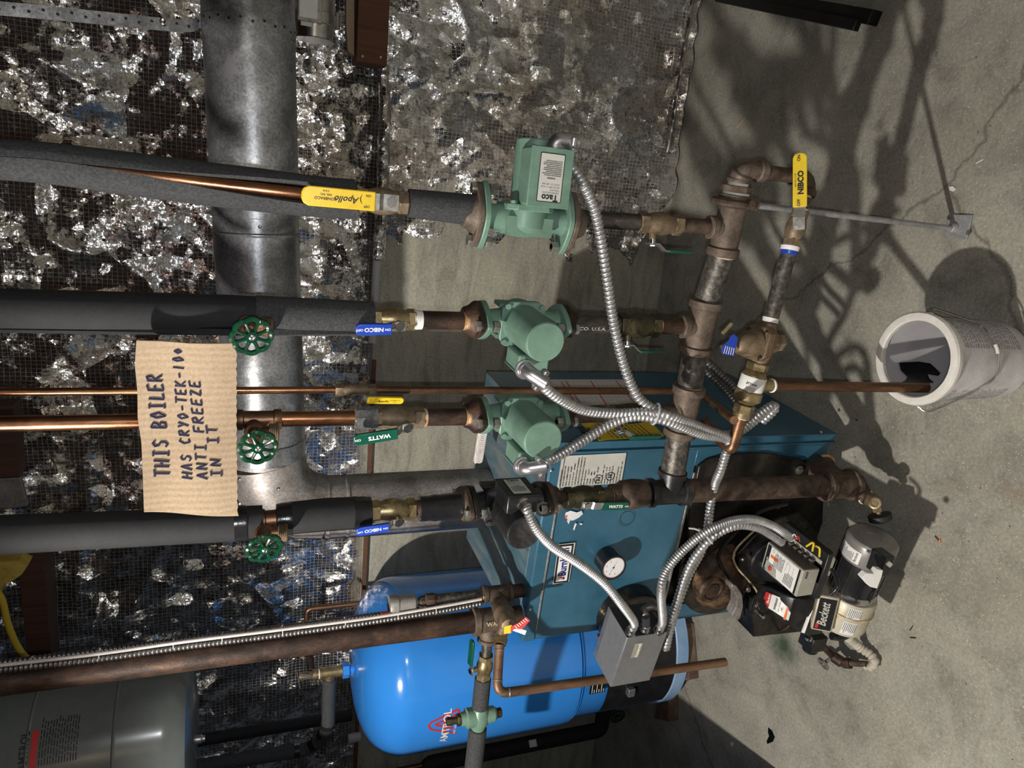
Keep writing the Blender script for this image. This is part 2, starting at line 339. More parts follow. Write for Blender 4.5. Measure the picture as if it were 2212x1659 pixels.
# ------------------------------------------------------------ mesh builder
def basis(a):
    a = a.normalized()
    t = Z_ if abs(a.z) < .9 else X_
    x = t.cross(a).normalized()
    return x, a.cross(x)
class MB:
    def __init__(s): s.v = []; s.f = []
    def addvf(s, v, f):
        k = len(s.v); s.v += [Vector(p) for p in v]; s.f += [[i+k for i in q] for q in f]; return s
    def lathe(s, o, d, prof, seg=28, x=None, rmod=None, caps=True):
        """profile of (distance along d, radius) about o"""
        d = d.normalized()
        if x is None: x, y = basis(d)
        else: x = (x - d*x.dot(d)).normalized(); y = d.cross(x)
        k = len(s.v); n = len(prof)
        for t, r in prof:
            for i in range(seg):
                a = 2*pi*i/seg; rr = r*(rmod(a) if rmod else 1)
                s.v.append(o + d*t + x*(cos(a)*rr) + y*(sin(a)*rr))
        for j in range(n-1):
            for i in range(seg):
                a, b = k+j*seg+i, k+j*seg+(i+1) % seg
                s.f.append([a, b, b+seg, a+seg])
        if caps and prof[0][1] > 1e-5: s.f.append([k+i for i in range(seg)][::-1])
        if caps and prof[-1][1] > 1e-5: s.f.append([k+(n-1)*seg+i for i in range(seg)])
        return s
    def cyl(s, a, b, r, r2=None, seg=28, ch=0.0):
        d = b-a; L = d.length; r2 = r if r2 is None else r2
        if ch: p = [(0, r-ch), (ch, r), (L-ch, r2), (L, r2-ch)]
        else: p = [(0, r), (L, r2)]
        return s.lathe(a, d, p, seg)
    def hexa(s, a, b, r, x=None): return s.lathe(a, b-a, [(0, r*.95), (.0015, r), ((b-a).length-.0015, r), ((b-a).length, r*.95)], 6, x)
    def box(s, c, u, v, w, hu, hv, hw):
        u, v, w = u.normalized()*hu, v.normalized()*hv, w.normalized()*hw
        q = [c+u*i+v*j+w*k for i in (-1,1) for j in (-1,1) for k in (-1,1)]
        return s.addvf(q, [[0,1,3,2],[4,6,7,5],[0,4,5,1],[2,3,7,6],[0,2,6,4],[1,5,7,3]])
    def prism(s, pts, d):
        """polygon points extruded by vector d"""
        n = len(pts)
        return s.addvf(list(pts)+[p+d for p in pts], [list(range(n))[::-1], [n+i for i in range(n)]] + [[i, (i+1) % n, n+(i+1) % n, n+i] for i in range(n)])
    def quad(s, a, b, c, d): return s.addvf([a, b, c, d], [[0,1,2,3]])
    def sweep(s, pts, r, seg=16, closed=False, rfun=None, cap=True):
        keep_ = [0]
        for i in range(1, len(pts)):
            if (pts[i]-pts[keep_[-1]]).length > 1e-6: keep_.append(i)
        if len(keep_) < len(pts):
            if isinstance(r, (list, tuple)): r = [r[i] for i in keep_]
            pts = [pts[i] for i in keep_]
        n = len(pts); k = len(s.v)
        tan = []
        for i in range(n):
            a = pts[(i-1) % n] if closed else pts[max(0, i-1)]
            b = pts[(i+1) % n] if closed else pts[min(n-1, i+1)]
            tan.append((b-a).normalized())
        x, y = basis(tan[0])
        for i in range(n):
            t = tan[i]
            x = (x - t*x.dot(t)).normalized(); y = t.cross(x)
            rr = r[i] if isinstance(r, (list, tuple)) else r
            for j in range(seg):
                a = 2*pi*j/seg
                q = rr*(rfun(i, a) if rfun else 1)
                s.v.append(pts[i] + x*(cos(a)*q) + y*(sin(a)*q))
        m = n if closed else n-1
        for i in range(m):
            for j in range(seg):
                a, b = k+i*seg+j, k+i*seg+(j+1) % seg
                c, d = k+((i+1) % n)*seg+(j+1) % seg, k+((i+1) % n)*seg+j
                s.f.append([a, b, c, d])
        if not closed and cap:
            s.f.append([k+j for j in range(seg)][::-1]); s.f.append([k+(n-1)*seg+j for j in range(seg)])
        return s
    def ball(s, c, r, seg=16): return s.lathe(c, Z_, [(-r*cos(pi*i/10), max(1e-6, r*sin(pi*i/10))) for i in range(11)], seg)
    def build(s, name, m, parent=None, label=None, bevel=0.0, smooth=.6, bseg=2, keep=False):
        me = bpy.data.meshes.new(name)
        me.from_pydata([tuple(p) for p in s.v], [], s.f)
        me.validate(); me.update()
        import bmesh
        b = bmesh.new(); b.from_mesh(me)
        bmesh.ops.remove_doubles(b, verts=b.verts, dist=1e-6)
        bmesh.ops.recalc_face_normals(b, faces=b.faces)
        b.to_mesh(me); b.free()
        me.materials.append(M[m] if isinstance(m, str) else m)
        me.shade_smooth(); me.set_sharp_from_angle(angle=smooth)
        o = bpy.data.objects.new(name, me); COL.objects.link(o)
        if parent is not None:
            o.parent = parent
            o.matrix_parent_inverse = Matrix.Translation(-WL(parent))
        elif not keep:
            lo = [min(p[i] for p in s.v) for i in range(3)]; hi = [max(p[i] for p in s.v) for i in range(3)]
            c = V((lo[0]+hi[0])/2, (lo[1]+hi[1])/2, lo[2])
            me.transform(Matrix.Translation(-c)); o.location = c
        if label: o['label'] = label
        if bevel:
            bv = o.modifiers.new('bevel', 'BEVEL'); bv.width = bevel; bv.segments = bseg
            bv.limit_method = 'ANGLE'; bv.angle_limit = .6; bv.harden_normals = False
        return o
def WL(o):
    return Vector(o.location) if o.parent is None else Vector((0, 0, 0))   # parts are stored in world coordinates
def thing(name, label, cat, loc, group=None):
    o = bpy.data.objects.new(name, None); COL.objects.link(o)
    o.location = loc; o.empty_display_size = .02
    o['label'] = label; o['category'] = cat
    if group: o['group'] = group
    return o
def tag(o, label, cat, group=None):
    o['label'] = label; o['category'] = cat
    if group: o['group'] = group
    return o
def struct(o): o['kind'] = 'structure'; return o
def part(mb, name, m, parent, label=None, **k): return mb.build(name, m, parent, label, **k)
def spline(pts, step=.006):
    """Catmull-Rom through points, evenly resampled"""
    P = [pts[0]*2-pts[1]] + list(pts) + [pts[-1]*2-pts[-2]]
    q = []
    for i in range(1, len(P)-2):
        for k in range(24):
            t = k/24; a, b, c, d = P[i-1], P[i], P[i+1], P[i+2]
            q.append(.5*((2*b)+(c-a)*t+(2*a-5*b+4*c-d)*t*t+(3*b-a-3*c+d)*t**3))
    q.append(P[-2])
    out = [q[0]]; acc = 0
    for a, b in zip(q, q[1:]):
        L = (b-a).length
        while acc + L >= step:
            t = (step-acc)/L; a = a + (b-a)*t; out.append(a); L = (b-a).length; acc = 0
        acc += L
    out.append(q[-1]); return out
def arc(c, x, y, r, a0, a1, n=10):
    return [c + x*(cos(a0+(a1-a0)*i/n)*r) + y*(sin(a0+(a1-a0)*i/n)*r) for i in range(n+1)]

# ------------------------------------------------------------ lettering
_tc = {}
def glyphs(s, bold=0.0, shear=0.0, ext=0.0):
    k = (s, bold, shear, ext)
    if k not in _tc:
        cu = bpy.data.curves.new('t', 'FONT'); cu.body = s; cu.resolution_u = 2; cu.offset = bold; cu.shear = shear; cu.extrude = ext
        o = bpy.data.objects.new('t', cu); COL.objects.link(o)
        dg = bpy.context.evaluated_depsgraph_get()
        me = bpy.data.meshes.new_from_object(o.evaluated_get(dg))
        vs = [v.co.copy() for v in me.vertices]; fs = [list(p.vertices) for p in me.polygons]
        bpy.data.objects.remove(o); bpy.data.curves.remove(cu); bpy.data.meshes.remove(me)
        w = max([v.x for v in vs] or [1]); _tc[k] = (vs, fs, w)
    return _tc[k]
def text(mb, s, o, u, v, size, width=None, bold=0.0, shear=0.0, center=False, off=.0004, ext=0.0):
    """lay text s with its lower left corner (or middle) at o, reading along u, up along v"""
    vs, fs, w = glyphs(s, bold, shear, ext/size)
    u = u.normalized(); v = v.normalized(); n = u.cross(v)
    sx = (width/w) if width else size
    if center: o = o - u*(w*sx/2) - v*(size*.35)
    return mb.addvf([o + u*(p.x*sx) + v*(p.y*size) + n*(off+p.z*size) for p in vs], fs)
def print_lines(mb, o, u, v, w, h, rows, fill=.8, off=.0004, lw=.45):
    """rows of fine print too small to read: rows of short dashes"""
    u = u.normalized(); v = v.normalized(); n = u.cross(v)
    dy = h/rows
    for r in range(rows):
        x = 0
        W_ = w*random.uniform(fill, 1)
        while x < W_:
            L = random.uniform(.012, .05)*w*1.6
            L = min(L, W_-x)
            a = o + u*x - v*(dy*(r+.5)) + n*off
            mb.quad(a, a+u*L, a+u*L+v*dy*lw, a+v*dy*lw)
            x += L + .012*w*1.4
def plate(name, m, o, u, v, w, h, parent, t=.0006, label=None, r=0.0):
    """thin rectangular plate; o is the lower left corner, front faces u x v"""
    u = u.normalized(); v = v.normalized(); n = u.cross(v)
    mb = MB()
    if r:
        P = []
        for cx, cy, a0 in ((w-r, h-r, 0), (r, h-r, pi/2), (r, r, pi), (w-r, r, 3*pi/2)):
            P += [o+u*(cx+cos(a0+pi/2*i/4)*r)+v*(cy+sin(a0+pi/2*i/4)*r) for i in range(5)]
    else: P = [o, o+u*w, o+u*w+v*h, o+v*h]
    mb.prism(P, n*t)
    return mb.build(name, m, parent, label)
# ============================================================ the room
def slab(name, lo, hi, m):
    mb = MB(); c = (V(*lo)+V(*hi))/2; h = (V(*hi)-V(*lo))/2
    mb.box(c, X_, Y_, Z_, h.x, h.y, h.z)
    return struct(mb.build(name, m, keep=True))
slab('floor', (-4.2, -3.4, -.08), (3.2, 2.75, 0), 'floor')
slab('wall_back', (-4.2, 2.5, 0), (3.2, 2.75, 1.14), 'conc')
slab('wall_back_upper', (-4.2, 2.56, 1.14), (3.2, 2.75, 2.75), 'wood_dark')
slab('wall_left', (-4.2, 1.3, 0), (-1.62, 1.40, 2.75), 'conc')
slab('wall_right', (3.1, -3.4, 0), (3.2, 2.5, 2.75), 'conc')
slab('wall_front', (-4.2, -3.5, 0), (3.2, -3.4, 2.75), 'conc')
slab('ceiling', (-4.2, -3.5, 2.75), (3.2, 2.75, 2.85), 'wood_dark')
# a slight step and footing line low on the concrete wall
for k, yj in enumerate((-2.6,-2.1,-1.6,-1.1,-.6,-.1,.52,1.02)):
    mb = MB(); mb.box(V(-.5, yj, 2.48), X_, Y_, Z_, 3.6, .02, .27); struct(mb.build('ceiling_joist', 'wood_dark', keep=True))
mb = MB(); mb.box(V(-.10, 2.488, .57), X_, Y_, Z_, .27, .012, .57)
struct(mb.build('trim_1', 'conc', keep=True))

# foil facing: folded, pillowed sheet with real relief
def ridged(x, z, s, k):
    v = noise.noise(V(x*s, z*s, k)); return 1-abs(v)*2
def crumple(x, z, amp=1.0):
    w = noise.noise_vector(V(x*1.7, z*1.7, 9.1))*.22
    a, b = x+w.x, z+w.z
    h = .018*noise.noise(V(a*1.9, b*1.9, 3.3))
    r = ridged(a, b, 3.1, 1.7); h += .016*max(0, r)**5
    r = ridged(a+.4*b, b, 6.3, 5.2); h += .007*max(0, r)**4
    d, p = noise.voronoi(V(a*7, b*7, .5)); h -= .008*min(.6, d[1]-d[0])
    d, p = noise.voronoi(V(a*19, b*23, 2.5)); h += .003*(d[1]-d[0])
    d, p = noise.voronoi(V(a*47, b*51, 4.5)); h += .0010*(d[1]-d[0])
    return h*amp
def sheet(name, x0, x1, z0, z1, Y, step, label, cat, edge=None, amp=1.0, extra=None):
    nx, nz = int((x1-x0)/step)+1, int((z1-z0)/step)+1
    vs, fs = [], []
    for j in range(nz+1):
        for i in range(nx+1):
            x = x0+(x1-x0)*i/nx; z = z0+(z1-z0)*j/nz
            y = Y - .022 - crumple(x, z, amp)
            if extra: x, y, z = extra(x, y, z, i/nx, j/nz)
            vs.append((x, y, z))
    for j in range(nz):
        for i in range(nx):
            a = j*(nx+1)+i; fs.append([a, a+1, a+nx+2, a+nx+1])
    k = len(vs)
    # turned back edge so the blanket has thickness
    rim = [i for i in range(nx+1)] + [j*(nx+1)+nx for j in range(1, nz+1)] + [nz*(nx+1)+i for i in range(nx-1, -1, -1)] + [j*(nx+1) for j in range(nz-1, 0, -1)]
    for r in rim: vs.append((vs[r][0], Y+.0, vs[r][2]))
    n = len(rim)
    for q in range(n): fs.append([rim[q], rim[(q+1) % n], k+(q+1) % n, k+q])
    mb = MB(); mb.v = [Vector(p) for p in vs]; mb.f = fs
    o = mb.build(name, 'foil', keep=True, smooth=1.2)
    return tag(o, label, cat)
def up_extra(x, y, z, s, t):
    # lower hem sags a little; top hem is torn and turned
    if t < .03: y += .012*(1-t/.03)
    if t > .97: z += .02*noise.noise(V(x*9, 0, 1)) ; y -= .02*(t-.97)/.03
    return x, y, z
sheet('foil_insulation', -3.2, 1.45, 1.135, 2.36, 2.56, .0105, 'crinkled silver foil insulation facing covering the upper wall behind the pipes', 'insulation', extra=up_extra)
xl = PY(1000, 548, 2.5).x
def low_extra(x, y, z, s, t):
    # left hem hangs ragged, bottom hem lifts toward the left corner
    if s < .04: y += .012*(1-s/.04)
    if t < .10:
        lift = max(0, .30-(x-xl))*.55
        z += lift*(1-t/.10)
        y -= .03*(1-t/.10)*(.4+abs(noise.noise(V(x*9, 0, 4))))
    return x, y, z
sheet('foil_insulation', xl, 1.45, .012, 1.15, 2.5, .0105, 'foil insulation blanket hanging to the floor at the right of the concrete', 'insulation', amp=1.05, extra=low_extra)
# bright taped hem along the floor
pts = [PY(px, py, 2.452) for px, py in ((1497,-30),(1490,40),(1477,110),(1468,170),(1458,235),(1449,290),(1440,330))]
mb = MB(); mb.sweep(spline(pts, .01), .008, 8, rfun=lambda i, a: 1+.35*noise.noise(V(i*.7, a, 0)))
tag(mb.build('foil_tape', 'steel'), 'bright foil tape hem running along the foot of the foil wall', 'tape')
# foil fold under the post
pts = [PY(px, py, 2.45) for px, py in ((826,140),(832,230),(828,330),(826,420),(822,500),(818,560))]
mb = MB(); mb.sweep(spline(pts, .012), .020, 12, rfun=lambda i, a: 1+.4*noise.noise(V(i*.45, cos(a), sin(a))))
tag(mb.build('foil_fold', 'foil'), 'rolled foil fold along the top of the concrete ledge', 'insulation')
# pale rolled rail end on ledge
mb = MB(); a, b = PY(815, 562, 2.47), PY(805, 740, 2.47)
mb.lathe(a, b-a, [(0,.004),(0,.013),(.002,.015),((b-a).length,.015)], 20)
tag(mb.build('ledge_rail', 'pvc_grey'), 'pale grey plastic edge rail on top of the concrete ledge', 'rail')
# sill edge wood seen as brown line left of the rail
mb = MB(); mb.box(V(-1.85, 2.485, 1.137), X_, Y_, Z_, 1.3, .012, .006)
struct(mb.build('trim_2', 'wood', keep=True))

# wooden post with kraft paper beside it
u = (PY(790, 0, 2.4)-PY(790, 140, 2.4))
a, b = PY(765, 137, 2.42), PY(831, 137, 2.42)
mb = MB(); h = (a-b).length
mb.prism([V(a.x, 2.38, b.z), V(a.x, 2.38, a.z), V(a.x+.9, 2.38, a.z), V(a.x+.9, 2.38, b.z)], V(0,.09,0))
post = mb.build('wooden_beam', 'wood', bevel=.003)
tag(post, 'brown wooden beam end fixed across the foil at the right', 'beam')
for q in ((783,122),(822,124)):
    mb = MB(); c = PY(*q, 2.38); mb.lathe(c, -Y_, [(-.004,.003),(.002,.004),(.003,.0035),(.003,.0015),(.001,.001)], 12); mb.build('screw', 'steel', post)
a = PY(745, 0, 2.41); 
pts = [PY(p, y, 2.40) for p, y in ((748,-40),(765,-40),(765,60),(765,120),(752,110),(748,60))]
mb = MB(); mb.prism(pts, V(0,.03,0))
tag(mb.build('kraft_paper_strip', 'cardboard'), 'folded brown kraft paper strip beside the wooden beam', 'paper')

# joists and wool at the top left
def bar(name, q, Y, d, m, label, cat):
    mb = MB(); P = [PY(px, py, Y) for px, py in q]; mb.prism(P, V(0, d, 0))
    return tag(mb.build(name, m, bevel=.002), label, cat)
bar('wooden_block', ((-40,880),(28,876),(42,1030),(-40,1034)), 2.36, .08, 'wood_dark', 'dark brown wood block at the top of the wall behind the copper pipes', 'wood block')
bar('metal_plate', ((-40,1036),(44,1032),(60,1092),(-40,1110)), 2.36, .02, 'galv_dull', 'grey metal plate below the dark wood block at the ceiling', 'plate')
bar('wooden_joist', ((36,1195),(96,1205),(112,1440),(60,1440)), 2.36, .12, 'wood_dark', 'dark red brown joist end above the foil at the left', 'joist')
mb = MB(); pts = [PY(*q, 2.30) for q in ((-20,1215),(40,1212),(60,1222),(48,1240),(26,1256),(10,1262),(-20,1330))]
mb.prism(pts, V(0,.06,0)); tag(mb.build('fiberglass_wool', 'fiberglass'), 'torn yellow fiberglass wool stuffed beside the joist', 'insulation')
mb = MB(); mb.sweep(spline([PY(*q, 2.24) for q in ((-30,1255),(2,1290),(18,1350),(40,1400),(66,1430),(110,1462))], .01), .0095, 12)
tag(mb.build('yellow_cable', 'yellow_cable'), 'yellow electrical cable curving down past the joist at the ceiling', 'cable')

# black rail at the right edge lying by the floor
a, b = PF(1878, 36, .05), PF(1560, -22, .05)
d = (b-a); w = d.cross(Z_).normalized()
t = thing('metal_rail', 'black steel rail lying on the concrete floor by the wall', 'rail', V(a.x, a.y, 0))
mb = MB(); L = d.length
mb.box((a+b)/2+V(0,0,-.02), d, w, Z_, L/2, .018, .018); mb.build('lower_channel', 'rail_black', t, bevel=.002)
mb = MB(); mb.box((a+b)/2-w*.025+d*.02+V(0,0,.004), d, w, Z_, L/2-.01, .014, .01); mb.build('upper_channel', 'rail_black', t, bevel=.002)
mb = MB()
for k in (.12, .34, .36): mb.box(a+d*k+w*.0185+V(0,0,-.018), d, w, Z_, .0015, .0008, .006)
mb.build('slot', 'white', t)

# crumbs on the floor
def flake(q, pts, m, label, cat, th=.0012):
    c = PF(*q); mb = MB()
    mb.prism([PF(x, y)+V(0,0,.0004) for x, y in pts], V(0, 0, th))
    return tag(mb.build(*m), label, cat)
flake((1665,1588), ((1660,1571),(1668,1578),(1674,1592),(1670,1602),(1658,1607),(1657,1600),(1662,1590),(1660,1583)), ('film_flake','paint_film'), 'curved black flake on the open concrete floor', 'flake')
flake((1582,1607), ((1579,1603),(1583,1602),(1586,1607),(1583,1612),(1579,1610)), ('paper_chip','white'), 'small white oval chip on the floor near the shadow edge', 'chip')
flake((2057,404), ((2052,404),(2060,402),(2066,408),(2060,414),(2053,411)), ('paper_chip','tag_white'), 'pale stone chip on the floor beside the rod foot', 'chip', .003)
def stick(q0, q1, r, m, label, cat, name):
    mb = MB(); a, b = PF(*q0, r+.0004), PF(*q1, r+.0004); mb.cyl(a, b, r, seg=8)
    return tag(mb.build(name, m), label, cat)
stick((2108,353),(2124,344), .0013, 'white', 'white splinter lying alone on the floor at the right', 'splinter', 'wood_splinter')
stick((2030,1165),(2030,1172), .0022, 'ink_orange', 'short orange wire offcut on the open floor', 'wire offcut', 'wire_offcut')
stick((2020,1158),(2031,1171), .0016, 'copper', 'tiny copper wire offcut on the floor in front of the burner', 'wire offcut', 'wire_offcut')
stick((1592,276),(1612,252), .003, 'tan', 'pale straw splinter at the foot of the foil wall', 'splinter', 'wood_splinter')
stick((1965,1362),(1972,1352), .0012, 'ink', 'black wire scrap on the floor beyond the burner', 'wire offcut', 'wire_offcut')
stick((1966,1377),(1978,1378), .0014, 'ink', 'bent black scrap on the floor beside the white hose', 'wire offcut', 'wire_offcut')
stick((1848,905),(1852,908), .0016, 'ink', 'dark crumb on the floor right of the boiler corner', 'crumb', 'dirt_crumb')
# two brown bricks under the blue tank
def brick(q, z0, z1, label):
    P = [PF(px, py, z1) for px, py in q]; mb = MB(); mb.prism(P, V(0,0,z0-z1))
    return tag(mb.build('brick_pad', 'brick', bevel=.003), label, 'brick', )
brick(((1440,1352),(1478,1348),(1488,1468),(1446,1478)), 0, .045, 'brown brick pad under the front edge of the blue tank')
brick(((1422,1500),(1444,1505),(1444,1560),(1412,1552)), 0, .045, 'dark brick pad in shadow behind the left of the blue tank')
# ============================================================ fittings builders
def cam_dir(p): return (CAM-p).normalized()
def ring(mb, o, d, r, w, bulge=.0015): mb.lathe(o-d.normalized()*w/2, d, [(0, r), (.002, r+bulge), (w-.002, r+bulge), (w, r)], 26)
def pipe(name, m, pts, r, label, cat, smooth_path=False, group=None, parent=None, seg=24):
    mb = MB(); P = spline(pts, .012) if smooth_path else pts
    if len(P) == 2: mb.cyl(P[0], P[1], r, seg=seg, ch=min(.0012, r*.2))
    else: mb.sweep(P, r, seg)
    o = mb.build(name, m, parent)
    if parent is None: tag(o, label, cat, group)
    elif label: o['label'] = label
    return o
def bend(a, c, b, r, n=8):
    """a-c-b with the corner rounded"""
    u, v = (a-c).normalized(), (b-c).normalized()
    r = min(r, (a-c).length*.95, (b-c).length*.95); p, q = c+u*r, c+v*r
    return [a] + [p*(1-t)**2 + c*2*t*(1-t) + q*t*t for t in [i/n for i in range(n+1)]] + [b]
def nipple(label, a, b, r, m='iron_rust_dark', ta=None, tb=None, wa=.010, wb=.010, cat='pipe', name='pipe_nipple'):
    """short threaded pipe, with tape or dope rings at its ends"""
    t = thing(name, label, cat, min((a, b), key=lambda p: p.z))
    d = (b-a).normalized(); mb = MB(); mb.cyl(a, b, r, seg=28); mb.build('pipe', m, t)
    for p, s, k, w in ((a, 1, ta, wa), (b, -1, tb, wb)):
        if k:
            mb = MB(); n = 5
            prof = [(0, r*.98)]
            for i in range(n): prof += [(w*(i+.2)/n, r*1.10*(1-.02*i)), (w*(i+.7)/n, r*1.02)]
            prof.append((w, r*.98)); mb.lathe(p-d*s*.002, d*s, prof, 26)
            mb.build({'tape': 'thread_tape', 'dope': 'pipe_dope', 'thread': 'pipe_thread'}[k], k, t)
    return t
def fitting(name, m, label, cat, runs, parent=None, smooth=.7):
    """runs: list of (a, b, r, collar width at a, collar width at b)"""
    mb = MB()
    for a, b, r, ca, cb in runs:
        d = b-a; L = d.length; k = r*.17; prof = []
        if ca: prof += [(0, r+k*.6), (.0015, r+k), (ca, r+k), (ca+.002, r)]
        else: prof += [(0, r)]
        if cb: prof += [(L-cb-.002, r), (L-cb, r+k), (L-.0015, r+k), (L, r+k*.6)]
        else: prof += [(L, r)]
        mb.lathe(a, d, prof, 30)
    o = mb.build(name, m, parent, smooth=smooth)
    return tag(o, label, cat) if parent is None else o
def elbow(name, m, label, cat, a, c, b, r, col=.012, parent=None):
    mb = MB(); P = bend(a, c, b, min((a-c).length, (b-c).length)*.8, 10)
    mb.sweep(P, r, 26)
    for p, q in ((a, c), (b, c)):
        d = (q-p).normalized(); mb.lathe(p, d, [(0, r*1.12), (.0015, r*1.2), (col, r*1.2), (col+.003, r*1.0)], 28)
    o = mb.build(name, m, parent)
    return tag(o, label, cat) if parent is None else o

def ball_valve(label, pa, pb, r, stem, lev, grip, metal, g0, g1, gw, off=.016, mid=.5, lettering=None, ink='ink', lm='steel_worn', hexa=True, flip=False, cat='valve', lift=.010, name='ball_valve', hs=.012):
    t = thing(name, label, cat, min((pa, pb), key=lambda p: p.z))
    d = (pb-pa); L = d.length; d.normalize()
    stem = (stem - d*stem.dot(d)).normalized() if abs(stem.dot(d)) < .95 else stem.normalized()
    lev = (lev - stem*lev.dot(stem)).normalized(); w = lev.cross(stem)
    mb = MB(); mb.lathe(pa, d, [(0, r*.86), (L*.12, r*.9), (L*.24, r*.92), (L*.36, r*1.08), (L*.5, r*1.14), (L*.64, r*1.08), (L*.72, r*.94), (L, r*.86)], 30)
    c = pa + d*(L*mid)
    mb.cyl(c, c+stem*(r+off*.55), r*.42, r*.36, 18)
    mb.build('body', metal, t)
    for a in (pa, pb - d*L*.2):
        mb = MB(); mb.lathe(a, d, [(0, r*.98), (.0015, r*1.05), (L*.2-.0015, r*1.05), (L*.2, r*.98)], 6 if hexa else 24, x=stem); mb.build('end_nut', metal, t)
    S = c + stem*(r+off)
    mb = MB(); mb.cyl(c+stem*(r+off*.4), S+stem*.004, .0055, seg=14); mb.hexa(S+stem*.001, S+stem*.006, .0085); mb.build('stem_nut', 'steel', t)
    # pressed steel lever with its two bends
    th = .0016; mb = MB(); hw = gw*.42
    path = [(-hs, 0), (hs, 0), (hs+lift*1.2, lift), (g0+.006, lift)]
    for (x0, z0), (x1, z1) in zip(path, path[1:]):
        A = [S+lev*x0+stem*z0+w*hw, S+lev*x0+stem*z0-w*hw, S+lev*x1+stem*z1-w*hw, S+lev*x1+stem*z1+w*hw]
        mb.prism(A, stem*th)
    mb.build('lever', lm, t)
    # dipped vinyl grip
    P = []; G0 = S+lev*g0+stem*(lift-.002); Lg = g1-g0; hw = gw/2
    for x, y in ((0, -hw), (Lg-hw*.7, -hw), (Lg-hw*.2, -hw*.75), (Lg, -hw*.3), (Lg, hw*.3), (Lg-hw*.2, hw*.75), (Lg-hw*.7, hw), (0, hw)):
        P.append(G0+lev*x+w*y)
    mb = MB(); mb.prism(P, stem*.0058); g = mb.build('grip', grip, t, bevel=.0018, bseg=3)
    if lettering:
        mb = MB()
        u = -lev if flip else lev; v = stem.cross(u)
        for s, x, y, size, b, sh in lettering:      # x along grip 0..1, y across -1..1, size in grip widths
            o = G0 + lev*(Lg*x) + v*(hw*y) + stem*.0058
            text(mb, s, o, u, v, size*gw, bold=b, shear=sh, center=True, off=.0003)
        mb.build('lettering', ink, g)
    return t

def handwheel(mb, c, n, R, k=8, th=.0045):
    x, y = basis(n); P = []
    for i in range(96):
        a = 2*pi*i/96; rr = R*(1+.13*abs(cos(a*k/2))**.7-.06)
        P.append(c + x*(cos(a)*rr)+y*(sin(a)*rr))
    mb.sweep(P, th, 8, closed=True)
    for i in range(k):
        a = 2*pi*i/k + pi/k; e = x*cos(a)+y*sin(a)
        mb.sweep([c+e*(R*.30)+n*.002, c+e*(R*.65)+n*.001, c+e*R*.97], [th*.75, th*.6, th*.8], 8)
    mb.lathe(c-n*.003, n, [(0, R*.24), (0, R*.36), (.006, R*.38), (.009, R*.34), (.009, R*.24)], 24)
    mb.lathe(c-n*.004, n, [(0, R*.3), (.005, R*.3), (.007, R*.2)], 20)
def drain_valve(label, c, toward, spout, R, axis_pt, r_body=.013, n=None):
    """garden-type boiler drain: body out of the pipe, threaded spout, green handwheel at c"""
    t = thing('drain_valve', label, 'valve', axis_pt)
    n = n or toward
    mb = MB(); b = c - toward*.022
    d = (b-axis_pt); L = d.length
    mb.lathe(axis_pt, d, [(0, r_body*1.15), (L*.3, r_body*1.1), (L*.34, r_body*1.3), (L*.5, r_body*1.3), (L*.55, r_body), (L*.9, r_body*.9), (L, r_body*.5)], 22)
    m_ = axis_pt + d*.45
    mb.cyl(m_, m_+spout*.030, r_body*.9, seg=20)
    mb.build('body', 'copper_old', t)
    prof = []
    for i in range(5): prof += [(.003*i, r_body*1.15), (.003*i+.0014, r_body*1.3)]
    mb = MB(); mb.lathe(m_+spout*.022, spout, prof+[(.016, r_body*1.1), (.016, r_body*.8), (.004, r_body*.8)], 22); mb.build('threaded_spout', 'bronze', t)
    mb = MB(); mb.cyl(b-toward*.004, c, .004, seg=10); mb.build('stem', 'brass', t)
    mb = MB(); handwheel(mb, c, n, R); w = mb.build('handwheel', 'wheel_green', t)
    mb = MB(); mb.lathe(c+n*.004, n, [(0, R*.2), (.003, R*.19), (.0045, R*.1), (.0035, R*.03), (.0035, .0001)], 16); mb.build('screw', 'steel', w)
    return t

